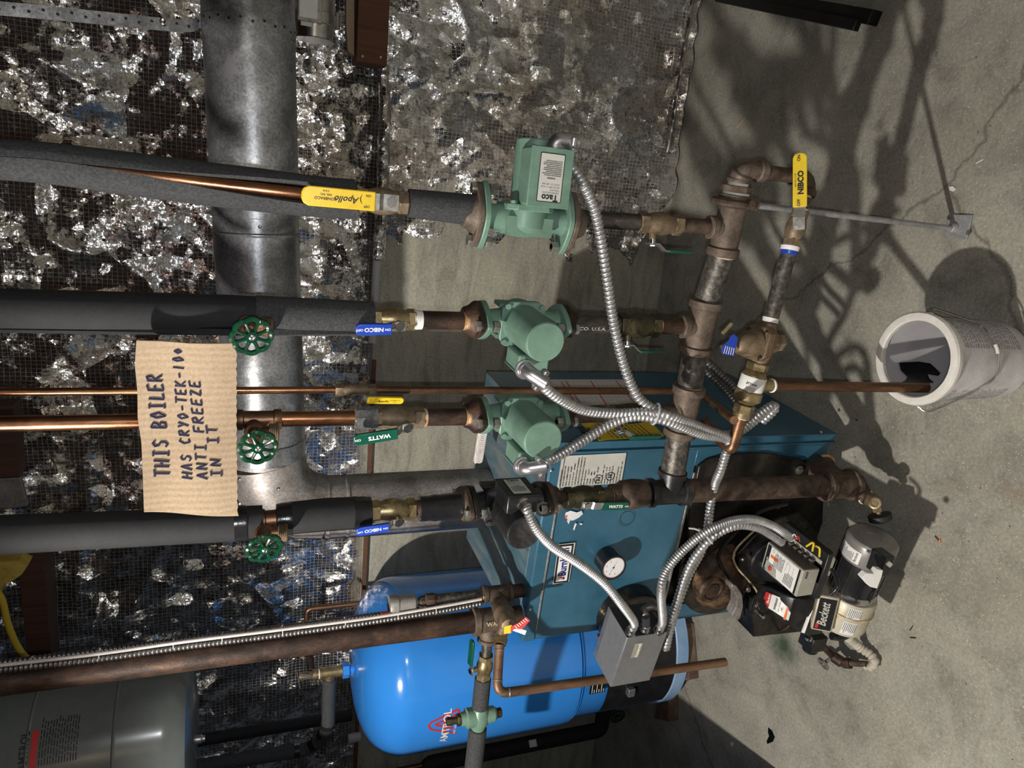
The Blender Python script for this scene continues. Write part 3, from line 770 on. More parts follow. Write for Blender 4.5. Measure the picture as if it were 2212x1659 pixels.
def pump(label, P, a, s, z1, z0, body='pump_green', motor='pump_green', Lm=.122, rm=.0365, box=(.005, .095, .034, .030, .074), nameplate=True, endtext=None, endmat=None, zc=0, flange='pump_green', mate='iron_rust_dark', mate_top=None):
    """wet rotor circulator: P centre, a motor axis, s junction box side, z1/z0 flange faces"""
    t = thing('circulator_pump', label, 'pump', V(P.x, P.y, z0))
    a = a.normalized(); s = s.normalized(); b = Z_.cross(a)
    # volute
    mb = MB(); R = .041
    mb.lathe(P-a*.040, a, [(0, .004), (.001, .020), (.008, .033), (.018, R), (.034, R+.001), (.046, R)], 36)
    for zz, sg in ((z1, 1), (z0, -1)):
        h = abs(zz-P.z)-.006
        mb.lathe(P-a*.008, Z_*sg, [(0, .026), (h*.45, .024), (h*.8, .021), (h, .026)], 28)
    for i in range(3): mb.box(P-a*.02+b*(.03-.03*i)+Z_*.0, a, b, Z_, .016, .0035, R+.001)
    mb.build('volute', body, t)
    # square motor mounting plate with four corner bolts
    mb = MB(); h = .043; q = .014; c = P+a*.006
    pts = [(-h+q,-h),(h-q,-h),(h,-h+q),(h,h-q),(h-q,h),(-h+q,h),(-h,h-q),(-h,-h+q)]
    mb.prism([c+b*x+Z_*y for x, y in pts], a*.011); mb.build('mounting_plate', body, t, bevel=.002)
    for x in (-1, 1):
        for y in (-1, 1):
            mb = MB(); p = c+b*(x*.034)+Z_*(y*.034)+a*.011; mb.hexa(p, p+a*.005, .0062); mb.build('bolt', body, t)
    # flanges in pairs
    def oval(cc, hl, hw, th, d):
        pts = []
        for i in range(40):
            an = 2*pi*i/40; ca, sa = cos(an), sin(an)
            k = 1/(abs(ca)**1.35+abs(sa)**1.35)**(1/1.35)*.93+.07
            pts.append(cc+a*(ca*k*hl)+b*(sa*k*hw))
        return pts
    for zz, sg in ((z1, 1), (z0, -1)):
        c = V(P.x, P.y, zz)-a*.008
        mb = MB(); mb.prism(oval(c-Z_*sg*.011, .058, .037, 0, 0), Z_*sg*.0105); mb.build('flange', flange, t, bevel=.0018)
        mb = MB(); mb.prism(oval(c+Z_*sg*.0005, .055, .036, 0, 0), Z_*sg*.010)
        mb.lathe(c+Z_*sg*.009, Z_*sg, [(0, .034), (.006, .031), (.012, .026), (.020, .0235), (.022, .021)], 28)
        mb.build('companion_flange', (mate_top if (sg > 0 and mate_top) else mate), t, bevel=.0015)
        for x in (-1, 1):
            mb = MB(); p = c+a*(x*.044)
            mb.hexa(p-Z_*sg*.026, p-Z_*sg*.014, .0105); mb.cyl(p-Z_*sg*.026, p+Z_*sg*.012, .0055, seg=12); mb.hexa(p+Z_*sg*.010, p+Z_*sg*.018, .0105)
            mb.build('flange_bolt', 'steel_worn', t)
    # motor can
    mb = MB(); o = P+a*.017+Z_*zc
    mb.lathe(o, a, [(0, rm+.001), (.004, rm), (Lm-.03, rm*.985), (Lm-.018, rm*.96), (Lm-.0155, rm*.90)], 44); mo = mb.build('motor_housing', motor, t)
    mb = MB(); e = o+a*(Lm-.0175)
    mb.lathe(e, a, [(-.004, rm*.93), (0, rm*.955), (.0012, rm*.93), (.0012, rm*.80), (.0002, rm*.78), (.0002, 1e-5)], 44)
    cap = mb.build('end_cap', endmat or motor, t)
    mb = MB(); up = Z_; rt_ = up.cross(a)
    words = endtext or 'CARTRIDGE * TACO * CIRCULATOR'
    n = len(words)
    for i, ch in enumerate(words):
        an = radians(215)-radians(325)*i/(n-1)
        if endtext: an = radians(200)-radians(300)*i/(n-1)
        r_ = rm*.60; pc = e+a*.0002+rt_*(cos(an)*r_)+up*(sin(an)*r_)
        vv = (rt_*cos(an)+up*sin(an)); uu = (rt_*sin(an)-up*cos(an))
        if ch != ' ': text(mb, ch, pc, uu, vv, .0078, center=True, off=.0003, bold=.012, ext=.0008)
    mb.build('raised_lettering', endmat or motor, cap)
    # junction box
    x0, x1, hz, d0, d1 = box
    c = P+a*((x0+x1)/2+.012)+s*((d0+d1)/2)+Z_*zc
    mb = MB(); mb.box(c, a, s, Z_, (x1-x0)/2, (d1-d0)/2, hz); jb = mb.build('junction_box', body if body != 'pump_black' else 'plastic_black', t, bevel=.004, bseg=3)
    mb = MB(); mb.box(c+s*((d1-d0)/2+.0012), a, s, Z_, (x1-x0)/2+.001, .0014, hz+.001); cv = mb.build('box_cover', body if body != 'pump_black' else 'plastic_black', t, bevel=.001)
    if nameplate:
        # plate on the cover reading from the volute outward
        pc = c+s*((d1-d0)/2+.0028)
        u = Z_.cross(s)
        Lw = (x1-x0)*.80; Lh = hz*1.12
        sg = 1 if a.dot(u) > 0 else -1
        u2 = a*sg
        # nameplate lies lengthwise along the motor axis, its head towards the volute
        fl = -a; rr = fl.cross(s)*-1
        up2 = -a; rt2 = up2.cross(s)
        o2 = pc - rt2*(Lh/2) - up2*(Lw/2)
        b0 = plate('nameplate_border', 'ink', o2-rt2*.0013-up2*.0013, rt2, up2, Lh+.0026, Lw+.0026, cv, .0004, r=.002)
        pl = plate('nameplate', 'label_grey', o2+s*.0004, rt2, up2, Lh, Lw, cv, .0004, r=.0015)
        mb = MB(); q = o2+s*.0009
        text(mb, 'Taco', q+rt2*Lh*.12+up2*Lw*.86, rt2, up2, .0135*Lh/.038, bold=.03)
        text(mb, 'CARTRIDGE CIRCULATOR', q+rt2*Lh*.1+up2*Lw*.80, rt2, up2, .0032, width=Lh*.72)
        text(mb, 'MODEL 007-F5', q+rt2*Lh*.1+up2*Lw*.745, rt2, up2, .0032, width=Lh*.4)
        text(mb, 'HP 1/25  AMP .71  HZ 60', q+rt2*Lh*.1+up2*Lw*.68, rt2, up2, .0034, width=Lh*.8)
        text(mb, 'VOLTS 115v   RPM 3250', q+rt2*Lh*.1+up2*Lw*.62, rt2, up2, .0034, width=Lh*.76)
        text(mb, 'WARNING', q+rt2*Lh*.32+up2*Lw*.49, rt2, up2, .0042, width=Lh*.36, bold=.02)
        print_lines(mb, q+rt2*Lh*.08+up2*Lw*.46, rt2, up2, Lh*.84, Lw*.34, 9)
        mb.build('nameplate_print', 'ink', pl)
    return t

def conduit(label, pts, r=.0105, m='conduit', pitch=.0086, cat='conduit', name='flexible_conduit', group=None, parent=None):
    P = spline(pts, pitch/4); mb = MB()
    prof = (.80, 1.0, 1.05, .90)
    mb.sweep(P, [r*prof[i % 4] for i in range(len(P))], 14)
    o = mb.build(name, m, parent, smooth=.9)
    return tag(o, label, cat, group) if parent is None else o
def angle_connector(label_part, c, n, out, parent, r=.013):
    """die cast 90 degree connector: flange ring against the box at c (normal n), body running along out"""
    mb = MB(); mb.lathe(c, n, [(0, r*1.35), (.004, r*1.35), (.005, r*1.1), (.010, r*1.05)], 26)
    P = bend(c+n*.004, c+n*.016, c+n*.016+out*.038, .012, 6)
    mb.sweep(P, [r*.95]*len(P), 18)
    sd = n.cross(out).normalized()
    for sg in (-1, 1):
        p = c+n*.016+out*.026+sd*sg*r*1.15
        mb.lathe(p-n*.006, n, [(0, .0055), (.012, .0055)], 14)
    mb.box(c+n*.012+out*.026, sd, n, out, r*1.15, .0025, .0055)
    o = mb.build('angle_connector', 'zinc', parent)
    for sg in (-1, 1):
        p = c+n*.022+out*.026+sd*sg*r*1.15
        mb = MB(); mb.lathe(p, n, [(0, .0042), (.0012, .0044), (.002, .003), (.0015, .0008)], 12); mb.build('screw', 'steel', o)
    return c+n*.016+out*.036
# ============================================================ the four vertical pump lines
TA = ((-60,341),(0,345),(100,352),(450,398),(700,427),(850,435),(1030,455),(1150,464),(1280,474),(1540,491),(1575,493))
TB = ((-60,670),(0,671),(500,681),(720,686),(850,690),(950,692),(1030,694),(1240,699),(1480,706),(1520,708))
TC = ((-60,917),(0,916),(300,910),(700,904),(850,902),(950,901),(1240,897),(1450,890),(1480,889))
TD = ((-60,1157),(0,1155),(500,1132),(700,1112),(850,1103),(1010,1092),(1240,1075),(1445,1062),(1600,1055),(1780,1049),(1830,1047))
YA, YB, YC, YD, YE = 1.19, 1.228, 1.239, 1.251, 1.40
def LA(px): return PY(px, interp(TA, px), YA)
def LB(px): return PY(px, interp(TB, px), YB)
def LC(px): return PY(px, interp(TC, px), YC)
def LD(px): return PY(px, interp(TD, px), YD)
TE = ((-60,847),(0,846),(740,842),(1350,845),(1510,845))
def LE(px): return PY(px, interp(TE, px), YE)
def L_(f, a, b, n=6): return [f(a+(b-a)*i/n) for i in range(n+1)]

# ---------------- line A, the rightmost
r = RP(LA(400), 15)
pipe('copper_pipe', 'copper', [p+V(0,-.001-.012*min(1,max(0,(i-2)/4)) + .012*(i >= 11)*(i-10)/2,0) for i, p in enumerate(L_(LA, -60, 775, 12))], RP(LA(600), 18), 'bright copper pipe showing through the slit grey foam at the right', 'pipe')
# split foam sleeve: a sweep whose open slit widens downwards and faces the viewer
def split_foam(name, m, f, p0, p1, rpx, slit, label, th=.010, n=60, face=-Y_, turn=0.0, parent=None):
    mb = MB(); seg = 28; k0 = 0; rows = []
    for i in range(n+1):
        px = p0+(p1-p0)*i/n; c = f(px); R = RP(c, interp(rpx, px)); w = interp(slit, px)
        w = max(.02, w + .05*noise.noise(V(px*.03, 0, 2))*min(1, w*4))
        d = (f(px+5)-f(px-5)).normalized(); fx = (face-d*face.dot(d)).normalized(); fy = d.cross(fx)
        row = []
        for j in range(seg+1):
            a = turn+w/2+(2*pi-w)*j/seg; row.append(c+fx*(cos(a)*R)+fy*(sin(a)*R))
        for j in range(seg, -1, -1):
            a = turn+w/2+(2*pi-w)*j/seg; row.append(c+fx*(cos(a)*(R-th))+fy*(sin(a)*(R-th)))
        rows.append(row)
    q = len(rows[0])
    for row in rows: mb.v += row
    for i in range(n):
        for j in range(q):
            a = i*q+j; b = i*q+(j+1) % q; mb.f.append([a, b, b+q, a+q])
    for base in (0, n*q):
        for j in range(seg): mb.f.append([base+j, base+j+1, base+q-2-j, base+q-1-j])
    o = mb.build(name, m, parent)
    return tag(o, label, 'pipe insulation') if parent is None else o
split_foam('foam_sleeve', 'foam_grey', LA, -60, 765, ((-60,44),(0,43),(300,46),(560,46),(765,42)), ((-60,.03),(180,.03),(330,.3),(480,.75),(620,1.05),(765,1.25)), 'grey foam pipe sleeve split open over bright copper at the right', face=V(-.1,-1,0), turn=-.25)
ball_valve('brass ball valve with a long yellow lever above the right pump', LA(770), LA(880), RP(LA(820), 26), V(-.05,-1,0), Z_, 'grip_yellow', 'bronze', .026, .138, .030, off=.010, mid=.60, lift=.006,
    lettering=[('Apollo', .40, .1, .45, .02, .35), ('CONBRACO', .68, .15, .20, .02, 0), ('IND. INC.', .68, -.25, .14, .02, 0), ('U.S.A.', .68, -.6, .14, .02, 0), ('ON', .10, -.5, .18, .02, 0), ('OFF', .12, .6, .18, .02, 0), (')', .20, 0, .5, 0, 0)])
split_foam('foam_sleeve', 'foam_grey', LA, 882, 1016, ((880,30),(1016,33)), ((880,.02),(1016,.02)), 'short grey speckled foam sleeve between the yellow valve and right pump', th=.006, n=10, face=Y_)
pa_ = LA(1132)
pump('green circulator pump turned sideways with its white nameplate facing out, rightmost of the four', pa_+X_*.0, V(1,-.02,0), V(-.02,-1,0), LA(1036).z, LA(1226).z, Lm=.124, rm=.038, box=(.004,.098,.037,.022,.070), zc=-.012, mate='malleable', mate_top='malleable')
nipple('black pipe nipple right below the rightmost pump', LA(1236), LA(1392), RP(LA(1310), 18), 'iron_black', 'thread', None)
LFT = V(-1, -.12, 0).normalized()
ball_valve('brass ball valve below the rightmost pump with a dark green lever hanging down', LA(1378), LA(1470), RP(LA(1420), 22), LFT, -Z_, 'grip_green', 'bronze', .034, .092, .016, off=.018, mid=.36, lm='zinc', lift=.012)
nipple('rusty pipe nipple between the brass valve and the end tee of the header', LA(1462), LA(1545), RP(LA(1500), 16), 'iron_rust', None, 'dope', wb=.014)

# ---------------- line B
pipe('copper_pipe', 'copper_old', L_(LB, -60, 820), RP(LB(600), 17), 'tarnished copper pipe inside the torn black foam left of the right pump line', 'pipe')
FC = V(-.72, -.7, 0)
split_foam('foam_sleeve', 'foam', LB, -60, 560, ((-60,49),(0,48),(500,44),(560,42)), ((-60,.12),(200,.14),(330,.25),(480,.75),(560,.9)), 'wide black foam sleeve with a torn slit beside the cardboard sign', face=FC)
split_foam('foam_sleeve', 'foam_grey', LB, 553, 805, ((553,44),(805,37)), ((553,.75),(640,.45),(805,.22)), 'speckled black foam sleeve below the first green handwheel', face=FC)
drain_valve('green handwheel drain valve on the black foam covered pipe, uppermost and farthest right', PY(544,726,1.13), V(-.25,-1,-.12).normalized(), -Z_, RP(PY(544,726,1.13), 38), LB(530)+V(-.01,-.014,0))
ball_valve('brass ball valve with a blue lever above the second pump', LB(803), LB(897), RP(LB(850), 23), V(-.25,-.97,0), V(-.05,0,1), 'grip_blue', 'brass', .014, .076, .021, off=.010, mid=.55, ink='white', lift=.010,
    lettering=[('NIBCO', .5, 0, .5, .03, 0), ('ON', .12, 0, .3, .02, 0), ('OFF', .88, 0, .3, .02, 0)])
nipple('rusty pipe nipple with white thread tape above the second pump', LB(895), LB(1008), RP(LB(950), 20), 'iron_rust_dark', 'tape', 'thread', wa=.016, wb=.010)
pump('green circulator pump with dusty round motor cap, second from the right', LB(1122), V(-.10,-1,0), V(-1,.1,0), LB(1036).z, LB(1214).z, Lm=.128, rm=.0372, box=(.016,.080,.030,.036,.068), nameplate=False)
nipple('black pipe nipple with faint white stencil below the second pump', LB(1226), LB(1345), RP(LB(1290), 19), 'iron_black', 'dope', 'tape')
ball_valve('dark bronze ball valve with green lever below the second pump', LB(1335), LB(1420), RP(LB(1380), 25), V(-1,-.15,0), -Z_, 'grip_green', 'bronze_dark', .028, .088, .016, off=.016, mid=.25, lm='zinc', lift=.012)
nipple('speckled iron nipple between dark valve and the second header tee', LB(1418), LB(1480), RP(LB(1450), 17), 'iron_rust_dark', 'thread', 'tape')
# mill stencil
mb = MB(); p = LB(1240); dd = (LB(1340)-LB(1240)).normalized(); rr = RP(p, 19)
fx = V(-.35,-.94,0).normalized(); text(mb, 'CO. U.S.A. AD', p+fx*(rr+.0002)+dd*.004+dd.cross(fx)*.004, dd, fx.cross(dd), .010, width=.082, off=.0004)
tag(mb.build('pipe_stencil', 'label_grey'), 'white mill stencil lettering on the black nipple below the second pump', 'marking')

# ---------------- thin copper line E
pipe('copper_pipe', 'copper', [LE(-60), LE(742)], RP(LE(400), 8.2), 'thin copper pipe running down behind the cardboard sign to the small yellow valve', 'pipe')
ball_valve('small brass ball valve with a yellow lever on the thin copper pipe', LE(724), LE(812), RP(LE(770), 13), V(-.47,-.88,0), V(-.03,0,-1), 'grip_yellow', 'bronze', .018, .092, .0175, off=.008, mid=.52, lift=.008,
    lettering=[('Apollo', .42, 0, .5, .02, .35), ('CONBRACO', .74, .25, .22, 0, 0), ('U.S.A.', .74, -.3, .2, 0, 0), ('ON', .08, .3, .2, 0, 0)])
hdr_z = .696
eb = LE(1475)
p1 = G(1520, 848, ZC(LE(1500))); p2 = G(1588, 905, 1.36)
pipe('copper_pipe', 'copper_old', [LE(805)] + bend(LE(1350), LE(1508), G(1586,908,1.37), .03)[1:], RP(LE(1100), 8.2), 'thin copper pipe passing behind the header to the fill fittings', 'pipe')

# ---------------- line C
pipe('copper_pipe', 'copper', L_(LC, -60, 610), RP(LC(150), 17), 'thick bright copper pipe running down behind the cardboard sign', 'pipe')
fitting('copper_tee', 'copper_old', 'tarnished copper tee behind the second green handwheel', 'pipe fitting', [(LC(508), LC(608), RP(LC(560), 19), .012, .012)])
pipe('copper_pipe', 'copper', [LC(600), LC(800)], RP(LC(700), 16.5), 'short copper pipe between the handwheel tee and green lever valve', 'pipe')
mb = MB(); mb.lathe(LC(765), -Z_, [(0,.0145),(.003,.019),(.012,.0195),(.026,.019),(.030,.021),(.040,.021)], 24, rmod=lambda a: 1+.05*sin(7*a))
tag(mb.build('solder_joint', 'galv'), 'blobby solder joint just above the green lever valve', 'pipe joint')
drain_valve('green handwheel drain valve just below the cardboard sign', PY(557,966,1.13), V(-.2,-1,-.1).normalized(), -Z_, RP(PY(557,966,1.13), 35), LC(548)+V(-.01,-.014,0))
ball_valve('large brass ball valve with a dark green lever tilted upward above the third pump', LC(800), LC(915), RP(LC(850), 23), V(-.28,-.96,0), V(-.17,0,1), 'grip_green', 'bronze', .020, .098, .023, off=.014, mid=.62, lift=.012, ink='white',
    lettering=[('WATTS', .42, 0, .5, .04, 0), ('ON', .9, 0, .3, .02, 0)])
nipple('rusty pipe nipple between the green lever valve and the third pump', LC(912), LC(1012), RP(LC(960), 19), 'iron_rust_dark', 'thread', 'thread')
pump('green circulator pump in front of the boiler side, third from the right', LC(1120), V(-.06,-1,0), V(-1,.06,0), LC(1038).z, LC(1212).z, Lm=.126, rm=.0385, box=(.016,.084,.031,.036,.070), nameplate=False)
nipple('rusty pipe nipple below the third pump', LC(1224), LC(1312), RP(LC(1270), 18), 'iron_rust', 'thread', 'thread')
ball_valve('dark bronze ball valve with green lever below the third pump, over the yellow sticker', LC(1300), LC(1425), RP(LC(1360), 20), V(-.8,-.65,0), -Z_, 'grip_green', 'bronze_dark', .020, .092, .016, off=.020, mid=.25, lm='zinc', lift=.014)
nipple('short iron nipple into the third header tee', LC(1418), LC(1470), RP(LC(1440), 16), 'iron_rust', None, 'thread')

# ---------------- line D
pipe('copper_pipe', 'copper_old', L_(LD, -60, 806), RP(LD(600), 17), 'copper pipe wrapped in black foam left of the cardboard sign', 'pipe')
def foam(f, p0, p1, a, b, m, label, n=14, lump=0.0):
    mb = MB(); P = L_(f, p0, p1, n); R = [RP(p, a+(b-a)*i/n)*(1+lump*noise.noise(V(i*.8, p0, 0))) for i, p in enumerate(P)]
    mb.sweep(P, R, 28); return tag(mb.build('foam_sleeve', m), label, 'pipe insulation')
foam(LD, -60, 514, 43, 37, 'foam', 'thick black foam sleeve left of the cardboard sign')
foam(LD, 506, 534, 39, 38, 'elec_tape', 'shiny black tape band under the thick black foam', 4, .03)
foam(LD, 532, 568, 36, 34, 'foam', 'short black foam piece just above the lowest green handwheel')
fitting('copper_tee', 'copper_old', 'tarnished copper tee behind the lowest green handwheel', 'pipe fitting', [(LD(564), LD(606), RP(LD(580), 22), .006, .006)])
foam(LD, 598, 630, 34, 36, 'elec_tape', 'black tape band below the lowest green handwheel', 4, .03)
split_foam('foam_sleeve', 'foam', LD, 628, 768, ((628,35),(700,36),(768,35)), ((628,.04),(700,.16),(768,.12)), 'black foam sleeve with a narrow split left of the flue elbow', face=FC, n=20)
foam(LD, 762, 800, 36, 33, 'elec_tape', 'wrinkled shiny tape collar above the blue lever valve on the left', 5, .05)
drain_valve('green handwheel drain valve over the foil, lowest and farthest left', PY(571,1184,1.14), V(-.35,-1,-.15).normalized(), -Z_, RP(PY(571,1184,1.14), 33), LD(575)+V(-.012,-.016,0))
ball_valve('brass ball valve with a short blue lever above the black pump', LD(800), LD(896), RP(LD(850), 24), V(-.28,-.96,0), V(-.12,0,1), 'grip_blue', 'brass', .018, .080, .020, off=.012, mid=.55, ink='white', lift=.008,
    lettering=[('NIBCO', .5, 0, .5, .03, 0), ('ON', .12, 0, .3, .02, 0), ('OFF', .88, 0, .3, .02, 0)])
nipple('iron nipple just below the left brass valve', LD(892), LD(912), RP(LD(900), 19), 'iron_rust', None, None)
foam(LD, 905, 992, 27, 30, 'elec_tape', 'bulging black tape wrap above the black pump', 8, .06)
pump('grimy black circulator pump with a round cap, leftmost of the four', LD(1086), V(-.07,-1,0), V(1,-.05,0), LD(1012).z, LD(1178).z, body='pump_black', motor='pump_black', flange='cast_black', mate='iron_rust', Lm=.122, rm=.036, box=(.012,.088,.032,.028,.064), endtext='TACO CARTRIDGE CIRCULATOR')
nipple('dark rusty nipple below the black pump', LD(1188), LD(1226), RP(LD(1206), 18), 'iron_rust_dark', None, 'thread')
ball_valve('dark bronze ball valve with a zinc lever and green grip on the boiler front', LD(1218), LD(1300), RP(LD(1260), 23), V(-.2,-.98,0), V(-.06,0,-1), 'grip_green', 'bronze_dark', .034, .100, .020, off=.006, mid=.45, lm='zinc', lift=.003, ink='white',
    lettering=[('WATTS', .5, 0, .5, .04, 0), ('ON', .9, 0, .3, .02, 0)])
nipple('short threaded nipple under the dark valve on the boiler front', LD(1298), LD(1326), RP(LD(1310), 18), 'iron_rust', None, 'thread')
mb = MB(); c = LD(1320); mb.lathe(c, -Z_, [(0, RP(c,24)), (.008, RP(c,25)), (.016, RP(c,24)), (.026, RP(c,31)), (.054, RP(c,33)), (.075, RP(c,31)), (.085, RP(c,28))], 32)
tag(mb.build('reducing_coupling', 'iron_rust'), 'bulging rusted reducing coupling above the black header tee', 'pipe fitting')
c = LD(1445); r = RP(c, 27)
HD = (PF(1478,888,hdr_z)-PF(1445,1060,hdr_z)).normalized()
fitting('pipe_tee', 'pump_black', 'clean black painted iron tee at the left end of the header', 'pipe fitting', [(LD(1398), LD(1480), r, .012, .014), (c, c+HD*.052, r*.98, 0, .014)])
nipple('tall brown iron return pipe standing in front of the boiler', LD(1476), LD(1786), RP(LD(1600), 25), 'iron_rust', 'dope', None, wa=.010, name='return_pipe')

# ---------------- the header
def HP(px, py): return PF(px, py, hdr_z)
hA, hB, hC, hD = HP(1573,492), HP(1514,707), HP(1478,888), c
hdv = (hA-hD).normalized()
def ht(label, c, up, m='malleable', rp=30, L=.058):
    r = RP(c, rp)
    return fitting('pipe_tee', m, label, 'pipe fitting', [(c-hdv*L, c+hdv*L, r, .016, .016), (c, up, RP(c, 21), 0, .012)])
ht('brown iron tee at the right end of the header under the rightmost pump line', hA, LA(1530), L=.056)
ht('brown iron header tee under the second pump line', hB, LB(1470))
ht('brown iron header tee under the third pump line, beside the bundled conduits', hC, LC(1455))
nipple('dark speckled header pipe between the two right tees', hA-hdv*.048, hB+hdv*.050, RP(hB, 27), 'iron_bare', 'dope', 'dope', name='header_pipe')
nipple('dark speckled header pipe between the second and third tees', hB-hdv*.050, hC+hdv*.050, RP(hC, 27), 'iron_bare', 'tape', 'thread', name='header_pipe')
nipple('dark speckled header pipe between the third tee and the black tee', hC-hdv*.050, hD+HD*.045, RP(hC, 27), 'iron_bare', 'tape', 'dope', name='header_pipe')
# stacked bushings at the right end
t = thing('reducing_bushing', 'stack of rusty hexagon bushings at the right end of the header', 'pipe fitting', hA+hdv*.06)
r0 = RP(hA, 30)
for k, (d0, w, f) in enumerate(((.054,.010,1.22),(.068,.013,1.12),(.086,.008,.82))):
    mb = MB(); mb.lathe(hA+hdv*d0, hdv, [(0, r0*f*.96), (.0015, r0*f), (w-.0015, r0*f), (w, r0*f*.96)], 8 if k == 1 else 26); mb.build('bushing', 'malleable', t)
mb = MB(); mb.cyl(hA+hdv*.062, hA+hdv*.070, r0*.95); mb.cyl(hA+hdv*.080, hA+hdv*.087, r0*.72); mb.build('thread_tape', 'tape', t)
# split ring hanger clamp with the support rod
cl = hA+hdv*.048
t = thing('pipe_support', 'thin galvanized rod with a rusty ring clamp standing on the floor under the header', 'pipe support', V(PF(2062,494).x, PF(2062,494).y, 0))
mb = MB(); x, y = basis(hdv); R = r0*1.35
mb.sweep([cl+x*cos(2*pi*i/28)*R+y*sin(2*pi*i/28)*R for i in range(28)], .008, 10, closed=True)
mb.box(cl+V(0,-.0,-1)*R-V(0,.0,.004), hdv, Y_, Z_, .011, .014, .010); mb.build('ring_clamp', 'iron_rust', t)
mb = MB(); q = cl+V(0,-R-.004,-R*.3); mb.lathe(q, V(0,-1,-.1), [(-.006,.008),(.002,.008),(.003,.006),(.002,.002)], 14); mb.build('screw', 'iron_rust', t)
top = cl+V(0,0,-R-.008); foot = PF(2062, 494, .004)
mb = MB(); mb.cyl(top, foot, .0062, seg=16); mb.build('rod', 'rod', t)
mb = MB(); mb.box(foot+V(.005,-.008,0), X_, Y_, Z_, .028, .030, .002); mb.lathe(foot, Z_, [(0,.014),(.010,.013),(.016,.009)], 18); mb.build('foot_plate', 'rod', t, bevel=.001)
for q in ((2093,503),(2052,470)):
    mb = MB(); p = PF(*q, .006); mb.hexa(p, p+Z_*.004, .006); mb.build('screw', 'steel_worn', t)

# ---------------- bottom of the return pipe
rb = LD(1812); r = RP(rb, 29)
bd = V(.25, .95, 0).normalized()
fr = V(.05, -.7, -.7).normalized()
fitting('pipe_tee', 'iron_rust', 'rusted tee at the foot of the brown return pipe', 'pipe fitting', [(LD(1778), LD(1842), r, .012, .012), (rb, rb+bd*.07, r*.95, 0, .012)])
e1 = PP(1772, 1004, V(-.535,1.426,.91), V(-sin(radians(6)), -cos(radians(6)), 0))
pipe('return_pipe', 'iron_rust_dark', [rb+bd*.05, e1+V(0,.03,0)], r*.8, 'rusty stub pipe from the return tee into the boiler front', 'pipe')
mb = MB(); mb.lathe(e1+V(.0,-.004,0), V(.05,-1,0), [(0,.030),(.006,.036),(.014,.036),(.016,.030),(.016,.024),(.004,.024)], 28); tag(mb.build('pipe_collar', 'thread'), 'pale rusty collar where the return enters the boiler front', 'pipe fitting')
t = thing('drain_cock', 'dark drain cock with a ribbed black knob at the foot of the boiler', 'valve', V(rb.x, rb.y-.05, .05))
a = LD(1842); b = G(1868, 1072, ZC(a)-.02); c2 = G(1892, 1088, ZC(a)-.055)
mb = MB(); mb.cyl(a, b, r*1.0, r*.62, seg=24); mb.build('reducer', 'iron_rust_dark', t)
mb = MB(); mb.cyl(b, c2, r*.55, r*.5, seg=22); sp = (cam_dir(c2)+V(.1,0,.2)).normalized(); mb.cyl(c2, c2+sp*.022, .0125, seg=20); mb.build('body', 'bronze', t)
mb = MB(); mb.lathe(b-(c2-b).normalized()*.001, c2-b, [(0, r*.6), (.004, r*.62), (.005, r*.55)], 22); mb.build('thread_tape', 'tape', t)
mb = MB(); mb.lathe(c2+sp*.018, sp, [(0,.0125),(.001,.015),(.006,.015),(.007,.0135),(.007,.009),(.001,.009),(.001,.0001)], 24); mb.build('spout', 'brass', t)
k0 = G(1899, 1111, ZC(c2)); kd = (k0-c2).normalized()
mb = MB(); mb.cyl(c2, k0, .006, seg=12); mb.hexa(c2+kd*.008, c2+kd*.020, .012); mb.build('stem', 'bronze', t)
mb = MB(); mb.lathe(k0, kd, [(0,.022),(.002,.027),(.014,.027),(.017,.023)], 36, rmod=lambda a: 1+.03*sin(18*a)); mb.build('knob', 'knob_black', t)
# ============================================================ boiler
BO = V(-.535, 1.426, .91); A6 = radians(6)
BU = V(cos(A6), -sin(A6), 0)            # to the boiler's right
BN = V(-sin(A6), -cos(A6), 0)           # out of the boiler front
BW, BH, BD = .535, .865, .50
def bp(px, py, off=0.0): return PP(px, py, BO+BN*off, BN)
def bq(x, d, z): return BO - BU*x - BN*d + V(0,0,-z)     # x leftwards, d backwards, z downwards from front top right corner
boiler = thing('boiler', 'large steel blue oil boiler with black cast iron front, standing on the floor', 'boiler', V(bq(BW/2,BD/2,0).x, bq(BW/2,BD/2,0).y, 0))
def bbox(name, m, x0, x1, d0, d1, z0, z1, parent=None, bevel=.002):
    mb = MB(); c = (bq(x0,d0,z0)+bq(x1,d1,z1))/2
    mb.box(c, BU, BN, Z_, (x1-x0)/2, (d1-d0)/2, (z1-z0)/2)
    return mb.build(name, m, parent or boiler, bevel=bevel)
zs = BO.z - bp(1475,1120).z      # depth of the upper front panel
bbox('cast_body', 'cast_black', .015, BW-.015, .03, BD-.01, .01, BH)
front = bbox('front_panel', 'jacket', .003, BW, 0, .004, .030, zs)
sidep = bbox('side_panel', 'jacket', -.028, -.022, .0, BD, .0, BH-.0)
bbox('side_panel', 'jacket', BW-.006, BW, .0, BD, .0, BH)
top = bbox('top_panel', 'jacket_top', -.028, BW, .035, BD, -.002, .004)
bbox('top_flange', 'jacket', -.028, BW, .0, .036, -.001, .008)
bbox('front_rail', 'jacket', .004, BW, -.004, .002, .0, .034)
bbox('seam_strip', 'galv_dull', .0, BW-.03, -.0052, .0, .031, .036, bevel=.0008)
bbox('corner_stile', 'jacket', -.028, .0, .004, .016, .008, BH-.0)
bbox('corner_stile', 'jacket', -.004, .003, -.003, .010, .034, BH-.0, bevel=.002)
bbox('corner_stile', 'jacket', .003, .050, -.001, .01, zs-.004, BH-.02)
bbox('corner_stile', 'jacket', BW-.05, BW, -.001, .01, zs-.004, BH-.0)
